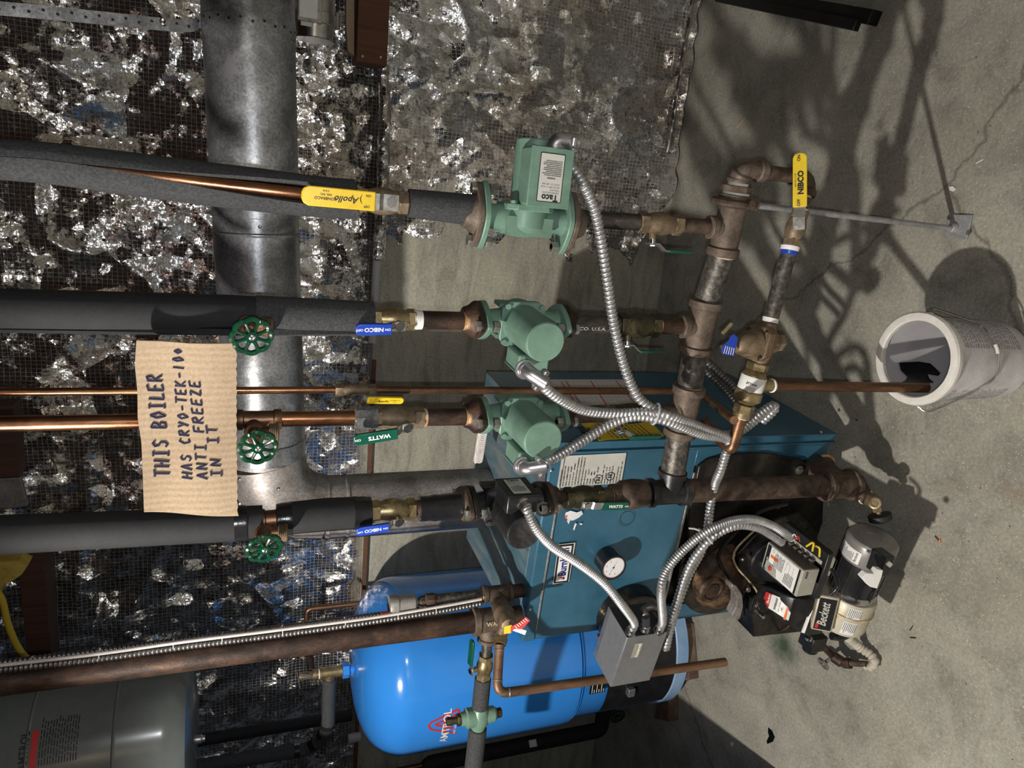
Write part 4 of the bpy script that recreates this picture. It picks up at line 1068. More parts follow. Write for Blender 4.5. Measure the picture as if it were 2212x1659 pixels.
bbox('panel_lip', 'galv_dull', .070, BW, -.001, .025, zs, zs+.008)
# speckled galvanized strip on the top by the corner
gp = [PF(px, py, BO.z+.004) for px, py in ((1150,990),(1182,988),(1176,1062),(1166,1060))]
mb = MB(); mb.prism(gp, V(0,0,.001)); mb.build('galvanized_plate', 'galv', boiler)
# flue collar on the top
# rating plate
def bplate(name, m, quad, off, parent=None):
    P = [bp(*q, off) for q in quad]; mb = MB(); mb.prism(P, BN*.0006); return mb.build(name, m, parent or boiler)
pl = bplate('rating_plate', 'label_grey', ((1214,985),(1353,978),(1342,1043),(1203,1054)), .0045)
pl['label'] = 'white rating plate with black print'
o = bp(1203,1054,.0054); r0 = (bp(1214,985,.0054)-o); d0 = (bp(1342,1043,.0054)-o); Wp, Hp = r0.length, d0.length
ur, dr = r0.normalized(), -Z_
mb = MB()
rows = ['LOW PRESSURE BOILER', 'MODEL NUMBER V83WC-TWPF', 'SERIAL NUMBER 64180978', 'GROSS OUTPUT   108 MBH', 'D.O.E. HTG CAP.   108 MBH', 'THIS BOILER EXCEEDS THE MINIMUM', 'COMBUSTION EFFICIENCY REQUIREMENTS', 'SPECIFIED IN ASHRAE STANDARD 90', 'NET I=B=R RATINGS', 'STEAM       SQ.FT.', 'STEAM       MBH', 'WATER       MBH', 'FIRING RATE  .90 GPH', 'LT.OIL', 'MAX WATER TEMP   250 F', 'MAWP STEAM   15 PSI', 'MAWP WATER   30 PSI', 'MINIMUM RELIEF VALVE', 'CERTIFIED BY', 'BURNHAM CORPORATION', 'LANCASTER, PA 17604   USA']
for i, s in enumerate(rows):
    text(mb, s, o+ur*.004+dr*(Hp*(.045+.046*i)), ur, -dr, .0050, width=Wp*min(.9, .028*len(s)), off=.0003, bold=.02)
for cx, cz in ((.13,.62),(.20,.80)):
    c = o+ur*(Wp*(cx+.08))+dr*(Hp*cz); R = .011
    mb.sweep([c+ur*cos(2*pi*i/24)*R+dr*sin(2*pi*i/24)*R+BN*.0004 for i in range(24)], .0008, 6, closed=True)
    text(mb, 'N' if cz < .7 else 'H', c, ur, -dr, .014, center=True, bold=.03)
mb.build('printed_text', 'ink', pl)
# maker's badge
Q = ((1206,1176),(1243,1172),(1229,1256),(1194,1262))
b0 = bplate('badge', 'label_grey', Q, .0045)
o = bp(*Q[3], .0052); uu = (bp(*Q[0], .0052)-o).normalized(); L = (bp(*Q[0], .0052)-o).length; Hh = (bp(*Q[2], .0052)-o).length
o = o - Z_*Hh
plate('badge_field', 'ink', o+uu*.002+Z_*.002, uu, Z_, L-.004, Hh-.004, b0, .0004)
pw = plate('badge_window', 'white', o+uu*.007+Z_*.007, uu, Z_, L-.014, Hh-.014, b0, .0008)
mb = MB(); text(mb, 'Burnham', o+uu*.022+Z_*(Hh/2-.009), uu, Z_, .030, width=L-.034, bold=.03, off=.0011); mb.build('badge_lettering', 'ink_blue', pw)
mb = MB(); c = o+uu*.0155+Z_*(Hh/2-.001); mb.prism([c-uu*.0035-Z_*.001, c+uu*.004-Z_*.001, c+uu*.004+Z_*.008, c+uu*.001+Z_*.008, c+uu*.001+Z_*.002, c-uu*.0035+Z_*.002], BN*.0013); mb.build('badge_emblem', 'ink_red', pw)
mb = MB(); c = o+uu*.0155+Z_*(Hh/2-.004); mb.prism([c-uu*.0035-Z_*.004, c+uu*.004-Z_*.004, c+uu*.004+Z_*.001, c-uu*.0035+Z_*.001], BN*.0013); mb.build('badge_emblem', 'ink_blue', pw)
# torn white paper residue, knockout circle, screws
for q, m_ in ((((1222,1107),(1232,1103),(1246,1107),(1256,1103),(1259,1110),(1250,1118),(1238,1124),(1227,1124),(1220,1115)),'plaster'), (((1224,1124),(1232,1123),(1228,1132)),'plaster'), (((1242,1130),(1246,1131),(1240,1146),(1238,1143)),'plaster'), (((1253,1130),(1258,1131),(1256,1134),(1252,1133)),'plaster'), (((1220,1114),(1226,1113),(1224,1120),(1221,1120)),'ink_orange')):
    bplate('torn_sticker', m_, q, .0045 if m_ == 'plaster' else .0052)
c = bp(1354,1120,.0042); mb = MB(); mb.sweep([c+BU*cos(2*pi*i/40)*.021+Z_*sin(2*pi*i/40)*.021 for i in range(40)], .0006, 6, closed=True); mb.build('knockout_ring', 'ink', boiler)
for q in ((1192,1017),(1146,1317),(1774,934),(1505,800)):
    mb = MB(); p = bp(*q, .006) if q[1] > 900 else None
    if p: mb.lathe(p, BN, [(-.004,.004),(.001,.0042),(.002,.003),(.0015,.001)], 12); mb.build('screw', 'steel', boiler)
# stickers on the right side of the jacket
def sp(px, py, off=.001): return PP(px, py, BO+BU*(off+.028), BU)
def splate(name, m, quad, off, parent=None):
    P = [sp(*q, off) for q in quad]; mb = MB(); mb.prism(P, BU*.0005); return mb.build(name, m, parent or boiler)
ys = splate('caution_sticker', 'grip_yellow', ((1255,915),(1400,905),(1435,942),(1293,952)), .0010)
o3 = [sp(*q, .0018) for q in ((1255,915),(1400,905),(1435,942),(1293,952))]
yu = (o3[0]-o3[3]); yv = (o3[3]-o3[2])      # reading direction runs into the room depth
mb = MB()
yb = -BN; 
mb.prism([sp(*q, .0017) for q in ((1262,918),(1300,915),(1333,947),(1296,950))], BU*.0003)
mb.build('sticker_band', 'grip_yellow', ys)
mb = MB()
text(mb, 'burner', sp(1283,946,.002), yb, Z_, .030, width=.075, bold=.04)
text(mb, 'CAUTION', sp(1300,949,.002), yb, Z_, .014, width=.07, bold=.03)
for i in range(11):
    x = 1318+i*9.5; a = sp(x, 947-i*.4, .002); L = (sp(x-34, 910, .002)-a).length*random.uniform(.75,.95)
    x0 = 0
    while x0 < L:
        l = random.uniform(.006,.018); mb.quad(a+yb*x0, a+yb*min(L,x0+l), a+yb*min(L,x0+l)+Z_*.0028, a+yb*x0+Z_*.0028); x0 += l+.003
mb.build('printed_text', 'ink', ys)
ws = splate('service_sheet', 'tag_white', ((1170,820),(1350,820),(1385,872),(1215,878)), .0010)
mb = MB()
for p0, p1 in (((1222,822),(1256,876)),((1212,824),(1248,878)),((1275,822),(1312,876)),((1330,822),(1372,872))):
    a, b = sp(*p0, .0018), sp(*p1, .0018); d = (b-a).normalized(); w = d.cross(BU)*.0016
    mb.quad(a-w, b-w, b+w, a+w)
mb.build('red_rule', 'ink_red', ws)
mb = MB()
for i in range(16):
    x = 1186+i*10
    a, b = sp(x, 822, .0016), sp(x+32, 874, .0016); w = V(0,0,.0003); mb.quad(a-w, b-w, b+w, a+w)
for i in range(6):
    a, b = sp(1182+i*7, 826+i*9, .0016), sp(1340+i*7, 823+i*8, .0016); w = BN*.0003; mb.quad(a-w, b-w, b+w, a+w)
mb.build('printed_grid', 'box_grey', ws)

# temperature gauge
gc = bp(1308,1203,.004)
g = thing('temperature_gauge', 'round white dial gauge in a black housing on the blue boiler front', 'gauge', gc)
gf = G(1325,1226,ZC(gc)-.038); gd = BN
Rg = RP(gf, 27); gL = (gf-gc).dot(BN); gb = gf - BN*gL
mb = MB(); mb.lathe(gb, BN, [(0, Rg*1.0), (gL-.004, Rg*1.0), (gL-.002, Rg*1.12), (gL+.003, Rg*1.12), (gL+.003, Rg*.98), (gL-.001, Rg*.98)], 40); mb.build('housing', 'plastic_black', g)
mb = MB(); mb.lathe(gf, BN, [(-.004, Rg*.96), (0, Rg*.97)], 40); dl = mb.build('dial', 'glass_white', g)
mb = MB()
for i in range(36):
    an = radians(-40)+radians(260)*i/35; e = BU*cos(an)+Z_*sin(an); k = .80 if i % 5 == 0 else .87
    w = e.cross(BN)*.00025; a, b = gf+e*Rg*k+BN*.0006, gf+e*Rg*.93+BN*.0006; mb.quad(a-w, b-w, b+w, a+w)
for s, an in (('80',200),('120',160),('160',120),('200',75),('240',30)):
    e = BU*cos(radians(an))+Z_*sin(radians(an)); text(mb, s, gf+e*Rg*.66+BN*.0004, BU, Z_, .0042, center=True)
mb.build('scale', 'ink_red', dl)
mb = MB()
for an, l in ((155,.8),(-20,.75)):
    e = BU*cos(radians(an))+Z_*sin(radians(an)); w = e.cross(BN)*.0006; mb.quad(gf-e*.004-w+BN*.001, gf+e*Rg*l+BN*.001, gf+e*Rg*l+w*.2+BN*.001, gf-e*.004+w+BN*.001)
mb.lathe(gf, BN, [(.0008,.0022),(.002,.0018)], 12); mb.build('needle', 'ink', dl)

# round inspection housing with the grey control cover in front
hc = bp(1352,1322,.0)
R1 = .088
t = thing('inspection_housing', 'round black burnt ring housing behind the grey control box on the boiler front', 'housing', hc-Z_*R1)
mb = MB(); mb.lathe(hc, BN, [(0, R1), (.002, R1+.002), (.046, R1), (.050, R1-.002), (.050, R1-.009), (.046, R1-.011), (.012, R1-.012), (.008, .0001)], 56); mb.build('ring', 'cast_black', t)
mb = MB(); mb.lathe(hc+BN*.0085, BN, [(0, R1-.014), (.001, R1-.014)], 40); mb.build('back_plate', 'cast_burnt', t)
for q in ((1302,1318),(1295,1375),(1336,1290)):
    p = bp(*q, .012); mb = MB(); mb.lathe(p-BN*.004, BN, [(0,.008),(.010,.008),(.012,.006),(.020,.006),(.021,.004)], 12); mb.build('stud', 'bronze', t)
for k in range(4):
    a, b = bp(1315,1308+k*7,.014), bp(1345+k*4,1292+k*9,.016); mb = MB(); mb.sweep([a, (a+b)/2+BN*.003+Z_*.001*k, b], .0016, 6); mb.build('rust_streak', 'dope', t)

# grey control box (aquastat)
A16 = radians(14); CU = V(cos(A16), -sin(A16), 0); CN = V(-sin(A16), -cos(A16), 0)
c0 = G(1355,1377,1.50)         # front top right corner
cw, chh, cd = .150, .099, .090
t = thing('control_box', 'grey steel relay box hanging on the left of the boiler front, fed by conduits', 'control box', c0-Z_*chh-CU*cw/2)
mb = MB(); mb.box(c0-CU*cw/2-CN*(cd/2)-Z_*chh/2, CU, CN, Z_, cw/2-.002, cd/2-.001, chh/2-.002); mb.build('chassis', 'box_dark', t, bevel=.001)
mb = MB(); th = .0015
# folded cover: front, top and left faces with a chamfered upper left corner
chf = .022
prof = [(-cw, -chf), (-cw+0*chf, 0), (0, 0)]
mb.prism([c0, c0-CU*cw, c0-CU*(cw+.0)-CN*cd*.0-Z_*chh, c0-Z_*chh], CN*th)
mb.prism([c0, c0-CU*cw, c0-CU*cw-CN*cd*.86, c0-CN*cd*.86], Z_*th)
mb.prism([c0-CU*cw, c0-CU*cw-CN*cd*.86, c0-CU*cw-CN*cd*.86-Z_*chh, c0-CU*cw-Z_*chh], -CU*th)
cv = mb.build('cover', 'box_grey', t, bevel=.0012)
mb = MB(); mb.prism([c0-CN*cd*.86, c0-CU*cw-CN*cd*.86, c0-CU*cw-CN*cd, c0-CN*cd], Z_*.0008); mb.build('back_flange', 'zinc', t)
nb = plate('nameplate', 'gold_plate', c0-CU*.064-Z_*.044+CN*.0018, CU, Z_, .044, .019, cv, .0008)
mb = MB(); text(mb, 'Honeywell', c0-CU*.062-Z_*.040+CN*.0030, CU, Z_, .010, width=.040, bold=.03); mb.build('nameplate_lettering', 'white', nb)
mb = MB(); q = c0-CU*(cw-.004)-CN*.03-Z_*.045
mb.box(c0-CU*(cw+.006)-CN*.022-Z_*.050, CU, CN, Z_, .005, .012, .016); mb.build('terminal_cover', 'steel_worn', t, bevel=.002)
CB = [c0 + CU*.001 - CN*d - Z_*z for d, z in ((.018,.012),(.050,.042),(.020,.070))]
for i, p in enumerate((G(1362,1362,1.52), G(1393,1356,1.53), G(1425,1360,1.52))):
    q = PP(1362+[0,30,60][i], 1366+[0,-6,-2][i], c0+CU*.0005, CU)
    CB[i] = q
    mb = MB(); mb.lathe(q, CU, [(0,.013),(.003,.013),(.003,.010),(.012,.0105),(.014,.009)], 20); mb.build('conduit_connector', 'steel', t)

# ---------------- burner door and plates
def disc(name, m, c, prof, parent, seg=48, d=BN, x=None): mb = MB(); mb.lathe(c, d, prof, seg, x); return mb.build(name, m, parent)
def bslab(name, m, quad, o0, o1, parent=None, bevel=.003):
    P = [bp(*q, o0) for q in quad]; mb = MB(); mb.prism(P, BN*(o1-o0)); return mb.build(name, m, parent or boiler, bevel=bevel)
arch = [(1500,1000),(1520,985),(1560,975),(1640,972),(1720,985),(1760,1010),(1768,1060),(1766,1120),(1745,1180),(1700,1240),(1690,1290),(1478,1296),(1478,1100)]
bslab('base_plate', 'cast_black', arch, -.01, .012)
dc = bp(1552,1232,.0)
disc('door_ring', 'cast_black', dc, [(0,.132),(.018,.132),(.024,.128),(.028,.118),(.026,.090),(.026,.0001)], boiler)
disc('burner_door', 'cast_burnt', dc, [(.020,.104),(.040,.100),(.056,.086),(.062,.060),(.064,.0001)], boiler)
kc = bp(1530,1268,.05)
disc('observation_port', 'cast_burnt', kc, [(-.01,.041),(.014,.040),(.020,.034),(.021,.026),(.016,.024),(.016,.0001)], boiler, 36)
disc('port_cover', 'iron_rust_dark', kc+BN*.016, [(0,.024),(.004,.022),(.005,.0001)], boiler, 30)
# heavy angular mounting plate
oc = bp(1652,1212,.0)
pts8 = [(.15,.075),(.105,.12),(-.02,.125),(-.095,.075),(-.135,.03),(-.135,-.10),(.05,-.13),(.15,-.10)]
def poly(name, m, k, o0, o1, sx=1.0):
    mb = MB(); mb.prism([oc+BU*(x*k)+Z_*(y*k)+BN*o0 for x, y in pts8], BN*(o1-o0)); return mb.build(name, m, boiler, bevel=.005, bseg=3)
bslab('mounting_plate', 'cast_black', ((1556,1188),(1556,1218),(1600,1280),(1606,1338),(1688,1326),(1735,1250),(1742,1135),(1704,1088),(1645,1104)), .012, .060, bevel=.005)
bslab('mounting_plate', 'cast_black', ((1588,1192),(1590,1222),(1636,1278),(1640,1322),(1684,1316),(1720,1245),(1722,1140),(1692,1110),(1646,1130)), .060, .072)
for path_, r_ in ((((1604,1330),(1598,1284),(1558,1222),(1556,1190),(1600,1140),(1646,1104),(1700,1088)), .0055), (((1640,1318),(1634,1276),(1590,1222),(1588,1190),(1620,1155),(1648,1130)), .0028)):
    mb = MB(); mb.sweep(spline([bp(*q, .060 if r_ > .004 else .072) for q in path_], .006), r_, 8); mb.build('cast_rib', 'cast_black' if r_ > .004 else 'dope', boiler)
for q in ((1602,1206),(1665,1237),(1612,1270)):
    p = bp(*q, .080); mb = MB(); mb.hexa(p, p+BN*.009, .0085); mb.cyl(p+BN*.009, p+BN*.014, .0045, seg=10); mb.build('bolt', 'steel', boiler)
for q in ((1678,1099),(1726,1015)):
    p = bp(*q, .014); mb = MB(); mb.lathe(p, BN, [(0,.013),(.002,.013),(.002,.007),(.008,.0065)], 20); mb.build('bolt', 'steel_worn', boiler)
bk = [bp(*q, .10) for q in ((1583,1262),(1592,1266),(1604,1285),(1606,1310),(1600,1335),(1592,1342),(1582,1330),(1592,1308),(1592,1288),(1580,1270))]
mb = MB(); mb.prism(bk, -BN*.030); mb.build('hinge_bracket', 'galv_dull', boiler, bevel=.002)
bslab('lower_tray', 'cast_black', ((1590,1262),(1690,1250),(1694,1330),(1592,1340)), .020, .095)
mb = MB(); h_ = bp(1617,1262,.100); 
for a, b in (((1628,1292),(1620,1318)),((1634,1300),(1640,1316)),((1640,1300),(1634,1312))):
    mb.sweep([bp(*a, .097), bp(*b, .097)], .0016, 6)
mb.build('spring', 'steel', boiler)
disc('hinge_pin', 'steel', bp(1643,1328,.096), [(0,.006),(.012,.006),(.014,.004)], boiler, 14)

# ---------------- oil burner
burner = thing('oil_burner', 'oil burner with cream blower housing and silver motor in front of the boiler door', 'burner', V(-.80, 1.15, 0))
tube0 = bp(1652,1205,.070)
disc('air_tube', 'plastic_black', tube0, [(0,.058),(.014,.058),(.018,.054),(.06,.050),(.13,.050)], burner)
zb = .36
P1, P2, P3, P4 = [PF(*q, zb) for q in ((1659,1170),(1644,1224),(1719,1290),(1736,1233))]
ku = (P1-P2).normalized(); kn = (P3-P2).normalized(); kw, kl = (P1-P2).length, (P3-P2).length; kh = .050
mb = MB(); c = (P1+P2+P3+P4)/4 - Z_*kh/2; mb.box(c, ku, kn, Z_, kw/2, kl/2, kh/2); ctl = mb.build('primary_control', 'beige', burner, bevel=.002)
ctl['label'] = 'warm grey primary control with printed label and red button'
mb = MB(); mb.prism([P1+ku*.0008-kn*-.002-Z_*.003, P4+ku*.0008-kn*.002-Z_*.003, P4+ku*.0008-kn*.002-Z_*(kh-.003), P1+ku*.0008+kn*.002-Z_*(kh-.003)], ku*.0006); mb.build('brown_side', 'brown_plastic', ctl)  # right face of the control, browner and darker than the case
o = P3+Z_*.0004   # near left corner; label reads along ku with its head at the far edge
lb = plate('control_label', 'white', o-kn*kl*.97+ku*.004, ku, kn*-1, 0.0001, 0.0001, ctl) if False else None
mb = MB(); e = Z_*.0006
A = P2+ku*.003+kn*.006+Z_*.0006; 
mb.prism([A, A+ku*(kw-.006), A+ku*(kw-.006)+kn*(kl-.012), A+kn*(kl-.012)], e); lb = mb.build('control_label', 'white', ctl)
mb = MB(); B = A+e
mb.prism([B, B+ku*(kw-.006), B+ku*(kw-.006)+kn*.012, B+kn*.012], Z_*.0002)
mb.prism([B+kn*(kl-.018), B+kn*(kl-.012), B+kn*(kl-.012)+ku*(kw-.006), B+kn*(kl-.018)+ku*(kw-.006)], Z_*.0002)
rt3 = ku; upd = -kn
print_lines(mb, B+kn*.030+ku*.024, rt3, upd, kw*.52, .034, 8)
print_lines(mb, B+kn*.072+ku*.006, rt3, upd, kw*.42, .030, 7)
for i in range(5): 
    c = B+ku*(kw-.013)+kn*(.022+i*.013); mb.sweep([c+ku*cos(a)*.0035+kn*sin(a)*.0035+Z_*.0002 for a in [2*pi*j/12 for j in range(12)]], .0003, 4, closed=True)
for i in range(3): mb.quad(*[B+Z_*.0003+ku*(.036+x)+kn*(.070+i*.012+y) for x, y in ((0,0),(.022,0),(.022,.0006),(0,.0006))])
mb.build('label_print', 'ink', lb)
mb = MB(); text(mb, 'Honeywell', B+kn*.0095+ku*.004, rt3, upd, .006, width=.030, bold=.02, off=.0006); mb.build('label_lettering', 'white', lb)
mb = MB(); text(mb, '0207', P3+ku*.050+kn*.0006-Z_*.016, -Z_*0+ku, Z_, .0095, width=.020, bold=.02, off=.0004); mb.build('stamped_code', 'ink', ctl)
mb = MB(); mb.prism([B+kn*.016+ku*(.040), B+kn*.016+ku*.048, B+kn*.042+ku*.048, B+kn*.042+ku*.040], Z_*.0004); mb.build('warning_stripe', 'ink_orange', lb)
mb = MB(); c = P2+ku*.018+kn*.030; mb.prism([c-ku*.016-kn*.014+Z_*.0012, c+ku*.012-kn*.014+Z_*.0012, c+ku*.006+kn*.020+Z_*.0012, c-ku*.016+kn*.026+Z_*.0012], Z_*.0012); mb.build('reset_surround', 'beige', ctl)
mb = MB(); c = c+kn*.004; mb.lathe(c, Z_, [(0,.010),(.004,.010),(.0045,.007)], 24); mb.build('reset_ring', 'beige', ctl)
mb = MB(); mb.lathe(c, Z_, [(.003,.006),(.007,.006),(.008,.004)], 20); mb.build('reset_button', 'red_plastic', ctl)
# wires and terminals on the brown side, base plate below
mb = MB(); mb.box((P1+P4)/2+ku*.004-Z_*(kh+.008), ku, kn, Z_, kw/2+.006, kl/2+.012, .008)
mb.box((P1+P2+P3+P4)/4-Z_*(kh+.010), ku, kn, Z_, kw/2+.008, kl/2+.008, .010); mb.build('junction_base', 'plastic_black', burner, bevel=.002)
mb = MB(); mb.box((P1+P4)/2+ku*.016-Z_*(kh+.002), ku, kn, Z_, .005, kl/2, .004); mb.build('terminal_strip', 'beige', burner, bevel=.001)
for i in range(6):
    mb = MB(); c = P1+kn*(.016+i*.018)+ku*.008-Z_*(kh-.010); mb.box(c, ku, kn, Z_, .007, .0045, .006); mb.build('wire_terminal', 'brown_plastic', burner, bevel=.001)
for (q0, q1, q2, m_) in (((1742,1180),(1757,1172),(1755,1190),'grip_yellow'), ((1758,1178),(1770,1184),(1770,1202),'grip_yellow'), ((1718,1166),(1724,1158),(1728,1170),'ink_red'), ((1710,1160),(1716,1154),(1722,1164),'white')):
    mb = MB(); mb.sweep(spline([G(*q0,1.625), G(*q1,1.60), G(*q2,1.625)], .004), .0024 if m_ == 'grip_yellow' else .0015, 8); mb.build('wire', m_, burner)
# motor
mo0 = PF(1839,1275,.185); md = V(cos(radians(11)), -sin(radians(11)), .02).normalized(); mo1 = mo0+md*.160
ml = (mo1-mo0).length; mr = RP(mo1, 53)
disc('motor_shell', 'plastic_black', mo0, [(-.01,mr*.84),(.004,mr*.84),(.006,mr*.88),(.036,mr*.88),(.040,mr*.90),(ml*.62,mr*.92),(ml*.64,mr*.96)], burner, 48, md)
disc('motor_end_cap', 'motor_grey', mo0+md*(ml*.62), [(0,mr*.97),(.003,mr*.99),(ml*.38-.010,mr),(ml*.38-.004,mr*.985),(ml*.38,mr*.93),(ml*.38,mr*.62),(ml*.38+.001,mr*.60),(ml*.38+.001,mr*.30),(ml*.38,mr*.28),(ml*.38,.0001)], burner, 56, md)
mx, my = basis(md)
for k in range(10):
    a = 2*pi*k/10; e = mx*cos(a)+my*sin(a); mb = MB(); mb.sweep([mo0+md*.006+e*mr*.93, mo0+md*ml*.62+e*mr*.96], .0022, 6); mb.build('motor_bolt' if k % 3 == 0 else 'motor_rib', 'steel' if k % 3 == 0 else 'plastic_black', burner)
disc('motor_collar', 'steel', mo0, [(-.004,mr*.92),(.0,mr*.96),(.010,mr*.96),(.014,mr*.90)], burner, 48, md)
# motor sticker wrapped on the cap
mb = MB(); st = []
e0 = (CAM-(mo0+md*ml*.8)); e0 = (e0-md*e0.dot(md)).normalized(); e1 = md.cross(e0)
if e1.z < 0: e1 = -e1
N = 12
for i in range(N+1):
    a = radians(8)+radians(66)*i/N; e = e0*cos(a)+e1*sin(a)
    for s in (0, 1): st.append(mo0+md*(ml*(.66+.20*s))+e*(mr*1.004))
mb.addvf(st, [[2*i, 2*i+1, 2*i+3, 2*i+2] for i in range(N)]); msn = mb.build('motor_sticker', 'white', burner)
mb = MB()
for i in range(16):
    a = radians(26)+radians(44)*i/15; e = e0*cos(a)+e1*sin(a); t2 = md.cross(e)
    L = ml*.17*random.uniform(.6,1); b = mo0+md*(ml*.67)+e*(mr*1.009); mb.quad(b, b+md*L, b+md*L+t2*.0012, b+t2*.0012)
e = e0*cos(radians(15))+e1*sin(radians(15)); text(mb, 'Beckett', mo0+md*ml*.68+e*(mr*1.008), md, e1*cos(radians(15))-e0*sin(radians(15)), .010, width=ml*.16, off=.0003)
mb.build('sticker_print', 'ink', msn)
# white boot, black capacitor box, cable
mb = MB(); P = [G(*q, 1.57) for q in ((1862,1248),(1872,1238),(1888,1240),(1896,1230),(1908,1232),(1905,1246),(1895,1272),(1880,1268))]; mb.prism(P, -BN*.014); mb.build('bracket', 'white', burner, bevel=.001)
mb = MB(); cc = G(1902,1214,1.63); mb.box(cc, BU, BN, Z_, .026, .020, .015); mb.build('capacitor_box', 'plastic_black', burner, bevel=.002)
mb = MB(); mb.cyl(G(1918,1222,1.55), G(1924,1216,1.55), .006, seg=12); mb.build('capacitor_nut', 'beige', burner)
mb = MB(); mb.sweep(spline([G(1796,1230,1.56), G(1808,1250,1.54), G(1808,1270,1.53), G(1795,1284,1.54)], .005), .0048, 12); mb.build('motor_cable', 'plastic_black', burner)
# blower housing: drum on the motor axis plus neck up to the air tube
dr0 = mo0-V(0,0,.006); dl_ = .098; dR = .060
mb = MB(); mb.lathe(dr0-md*.004, -md, [(0, dR*.80), (.002, dR*.96), (.006, dR), (dl_-.010, dR), (dl_-.002, dR*.95), (dl_, dR*.8), (dl_, .0001)], 48)
hs_ = mb.build('blower_housing', 'cream', burner)
mb = MB(); mb.lathe(dr0-md*(dl_*.42), -md, [(0, dR+.001), (.001, dR+.0035), (.004, dR+.0035), (.005, dR+.001)], 48); mb.build('housing_seam', 'dope', burner)
# neck block
nt_ = [PF(1768,1300,.285), PF(1816,1300,.245), PF(1796,1368,.245), PF(1750,1374,.285)]
fu = (nt_[0]-nt_[3]).normalized(); fv = (nt_[3]-nt_[2]); fv = (fv-fu*fv.dot(fu)).normalized(); fn = fu.cross(fv)
Lx, Ly = (nt_[0]-nt_[3]).length, (nt_[3]-nt_[2]).length
q0 = nt_[2]
mb = MB(); mb.prism([q0, q0+fu*Lx, q0+fu*Lx+fv*Ly, q0+fv*Ly], fn*-.10+V(0,0,-.03)); nk = mb.build('housing_neck', 'cream', burner, bevel=.004)
on = nt_[2]+fn*.0008+fu*.006+fv*.005
np_ = plate('nameplate', 'ink', on, fu, fv, Lx-.012, Ly-.010, nk, .001)
mb = MB(); text(mb, 'Beckett', on+fu*.010+fv*(Ly*.28)+fn*.0012, fu, fv, .030, width=(Lx-.012)*.78, shear=.35, bold=.02); mb.build('nameplate_lettering', 'label_grey', np_)
mb = MB(); text(mb, 'OIL', on+fu*.005+fv*(Ly-.019)+fn*.0012, fu, fv, .007); mb.prism([on+fu*.003+fv*(Ly-.020)+fn*.001, on+fu*.016+fv*(Ly-.020)+fn*.001, on+fu*.016+fv*(Ly-.013)+fn*.001, on+fu*.003+fv*(Ly-.013)+fn*.001], fn*.0002); mb.build('nameplate_flash', 'ink_red', np_)
# notice stickers on the drum
for sg, wid in ((.08, .034), (.50, .038)):
    mb = MB(); st = []; e0b = (CAM-dr0); e0b = (e0b-md*e0b.dot(md)).normalized(); e1b = Z_-md*Z_.dot(md); e1b = (e1b-e0b*e1b.dot(e0b)).normalized()
    for i in range(9):
        a = radians(-38)+radians(30)*i/8; e = e0b*cos(a)+e1b*sin(a)
        for s in (0, 1): st.append(dr0-md*(dl_*sg+.004+wid*s)+e*(dR+.0007))
    mb.addvf(st, [[2*i, 2*i+1, 2*i+3, 2*i+2] for i in range(8)]); ss = mb.build('notice_sticker', 'white', hs_)
    mb = MB()
    for i in range(8):
        a = radians(-36)+radians(26)*i/7; e = e0b*cos(a)+e1b*sin(a); t2 = md.cross(e); b = dr0-md*(dl_*sg+.006)+e*(dR+.0013); L = wid*random.uniform(.6,.85)
        mb.quad(b, b-md*L, b-md*L+t2*.0012, b+t2*.0012)
    mb.build('sticker_print', 'ink', ss)
# igniter: arched black lid from the air tube towards the nameplate
ig = [((1640,1262),(1628,1296),.315), ((1662,1268),(1648,1310),.330), ((1690,1282),(1672,1333),.328), ((1718,1293),(1700,1350),.310), ((1742,1297),(1722,1365),.282), ((1764,1300),(1744,1375),.250)]
mb = MB(); vs = []
for a, b, z in ig:
    A, B = PF(*a, z), PF(*b, z); vs += [A, B, V(B.x, B.y, z-.05-.4*(z-.25)), V(A.x, A.y, z-.05-.4*(z-.25))]
fs = [[0,1,2,3], [4*(len(ig)-1)+i for i in (3,2,1,0)]]
for i in range(len(ig)-1):
    for j in range(4): fs.append([4*i+j, 4*i+(j+1) % 4, 4*i+4+(j+1) % 4, 4*i+4+j])
mb.addvf(vs, fs); igo = mb.build('igniter', 'plastic_black', burner, bevel=.004, bseg=3, smooth=.9)
igo['label'] = 'glossy black igniter lid with a red and white sticker'
def igp(px, py):
    # point on the lid surface under a pixel, by interpolating the lid height
    t_ = (px-1634)/(1754-1634); t_ = max(0, min(1, t_)); i = min(4, int(t_*5)); f = t_*5-i
    z = ig[i][2]*(1-f)+ig[i+1][2]*f
    return PF(px, py, z+.0026)
def igpatch(name, m, qa, qb, n, parent, dz=0.0):
    mb = MB(); vs = []
    for i in range(n+1):
        t_ = i/n
        for (x0, y0), (x1, y1) in (qa, qb): vs.append(igp(x0+(x1-x0)*t_, y0+(y1-y0)*t_)+V(0,0,dz))
    mb.addvf(vs, [[2*i, 2*i+1, 2*i+3, 2*i+2] for i in range(n)]); return mb.build(name, m, parent)
stw = igpatch('igniter_sticker', 'white', ((1666,1283),(1715,1303)), ((1659,1313),(1703,1341)), 10, igo)
igpatch('sticker_panel', 'ink_red', ((1655,1278),(1668,1283)), ((1648,1298),(1660,1313)), 5, stw, .0003)
igpatch('sticker_band', 'ink_orange', ((1704,1300),(1709,1302)), ((1692,1337),(1697,1340)), 3, stw, .0005)
mb = MB()
pa2, pb2 = igp(1660,1311), igp(1667,1286); dU = (pb2-pa2).normalized(); dV = (igp(1655,1296)-igp(1690,1310)); dV = (dV-dU*dV.dot(dU)).normalized()
text(mb, 'POWERLIGHT', igp(1675,1318)+V(0,0,.0012), dU, dV, .0085, width=(pb2-pa2).length*.95, bold=.02)
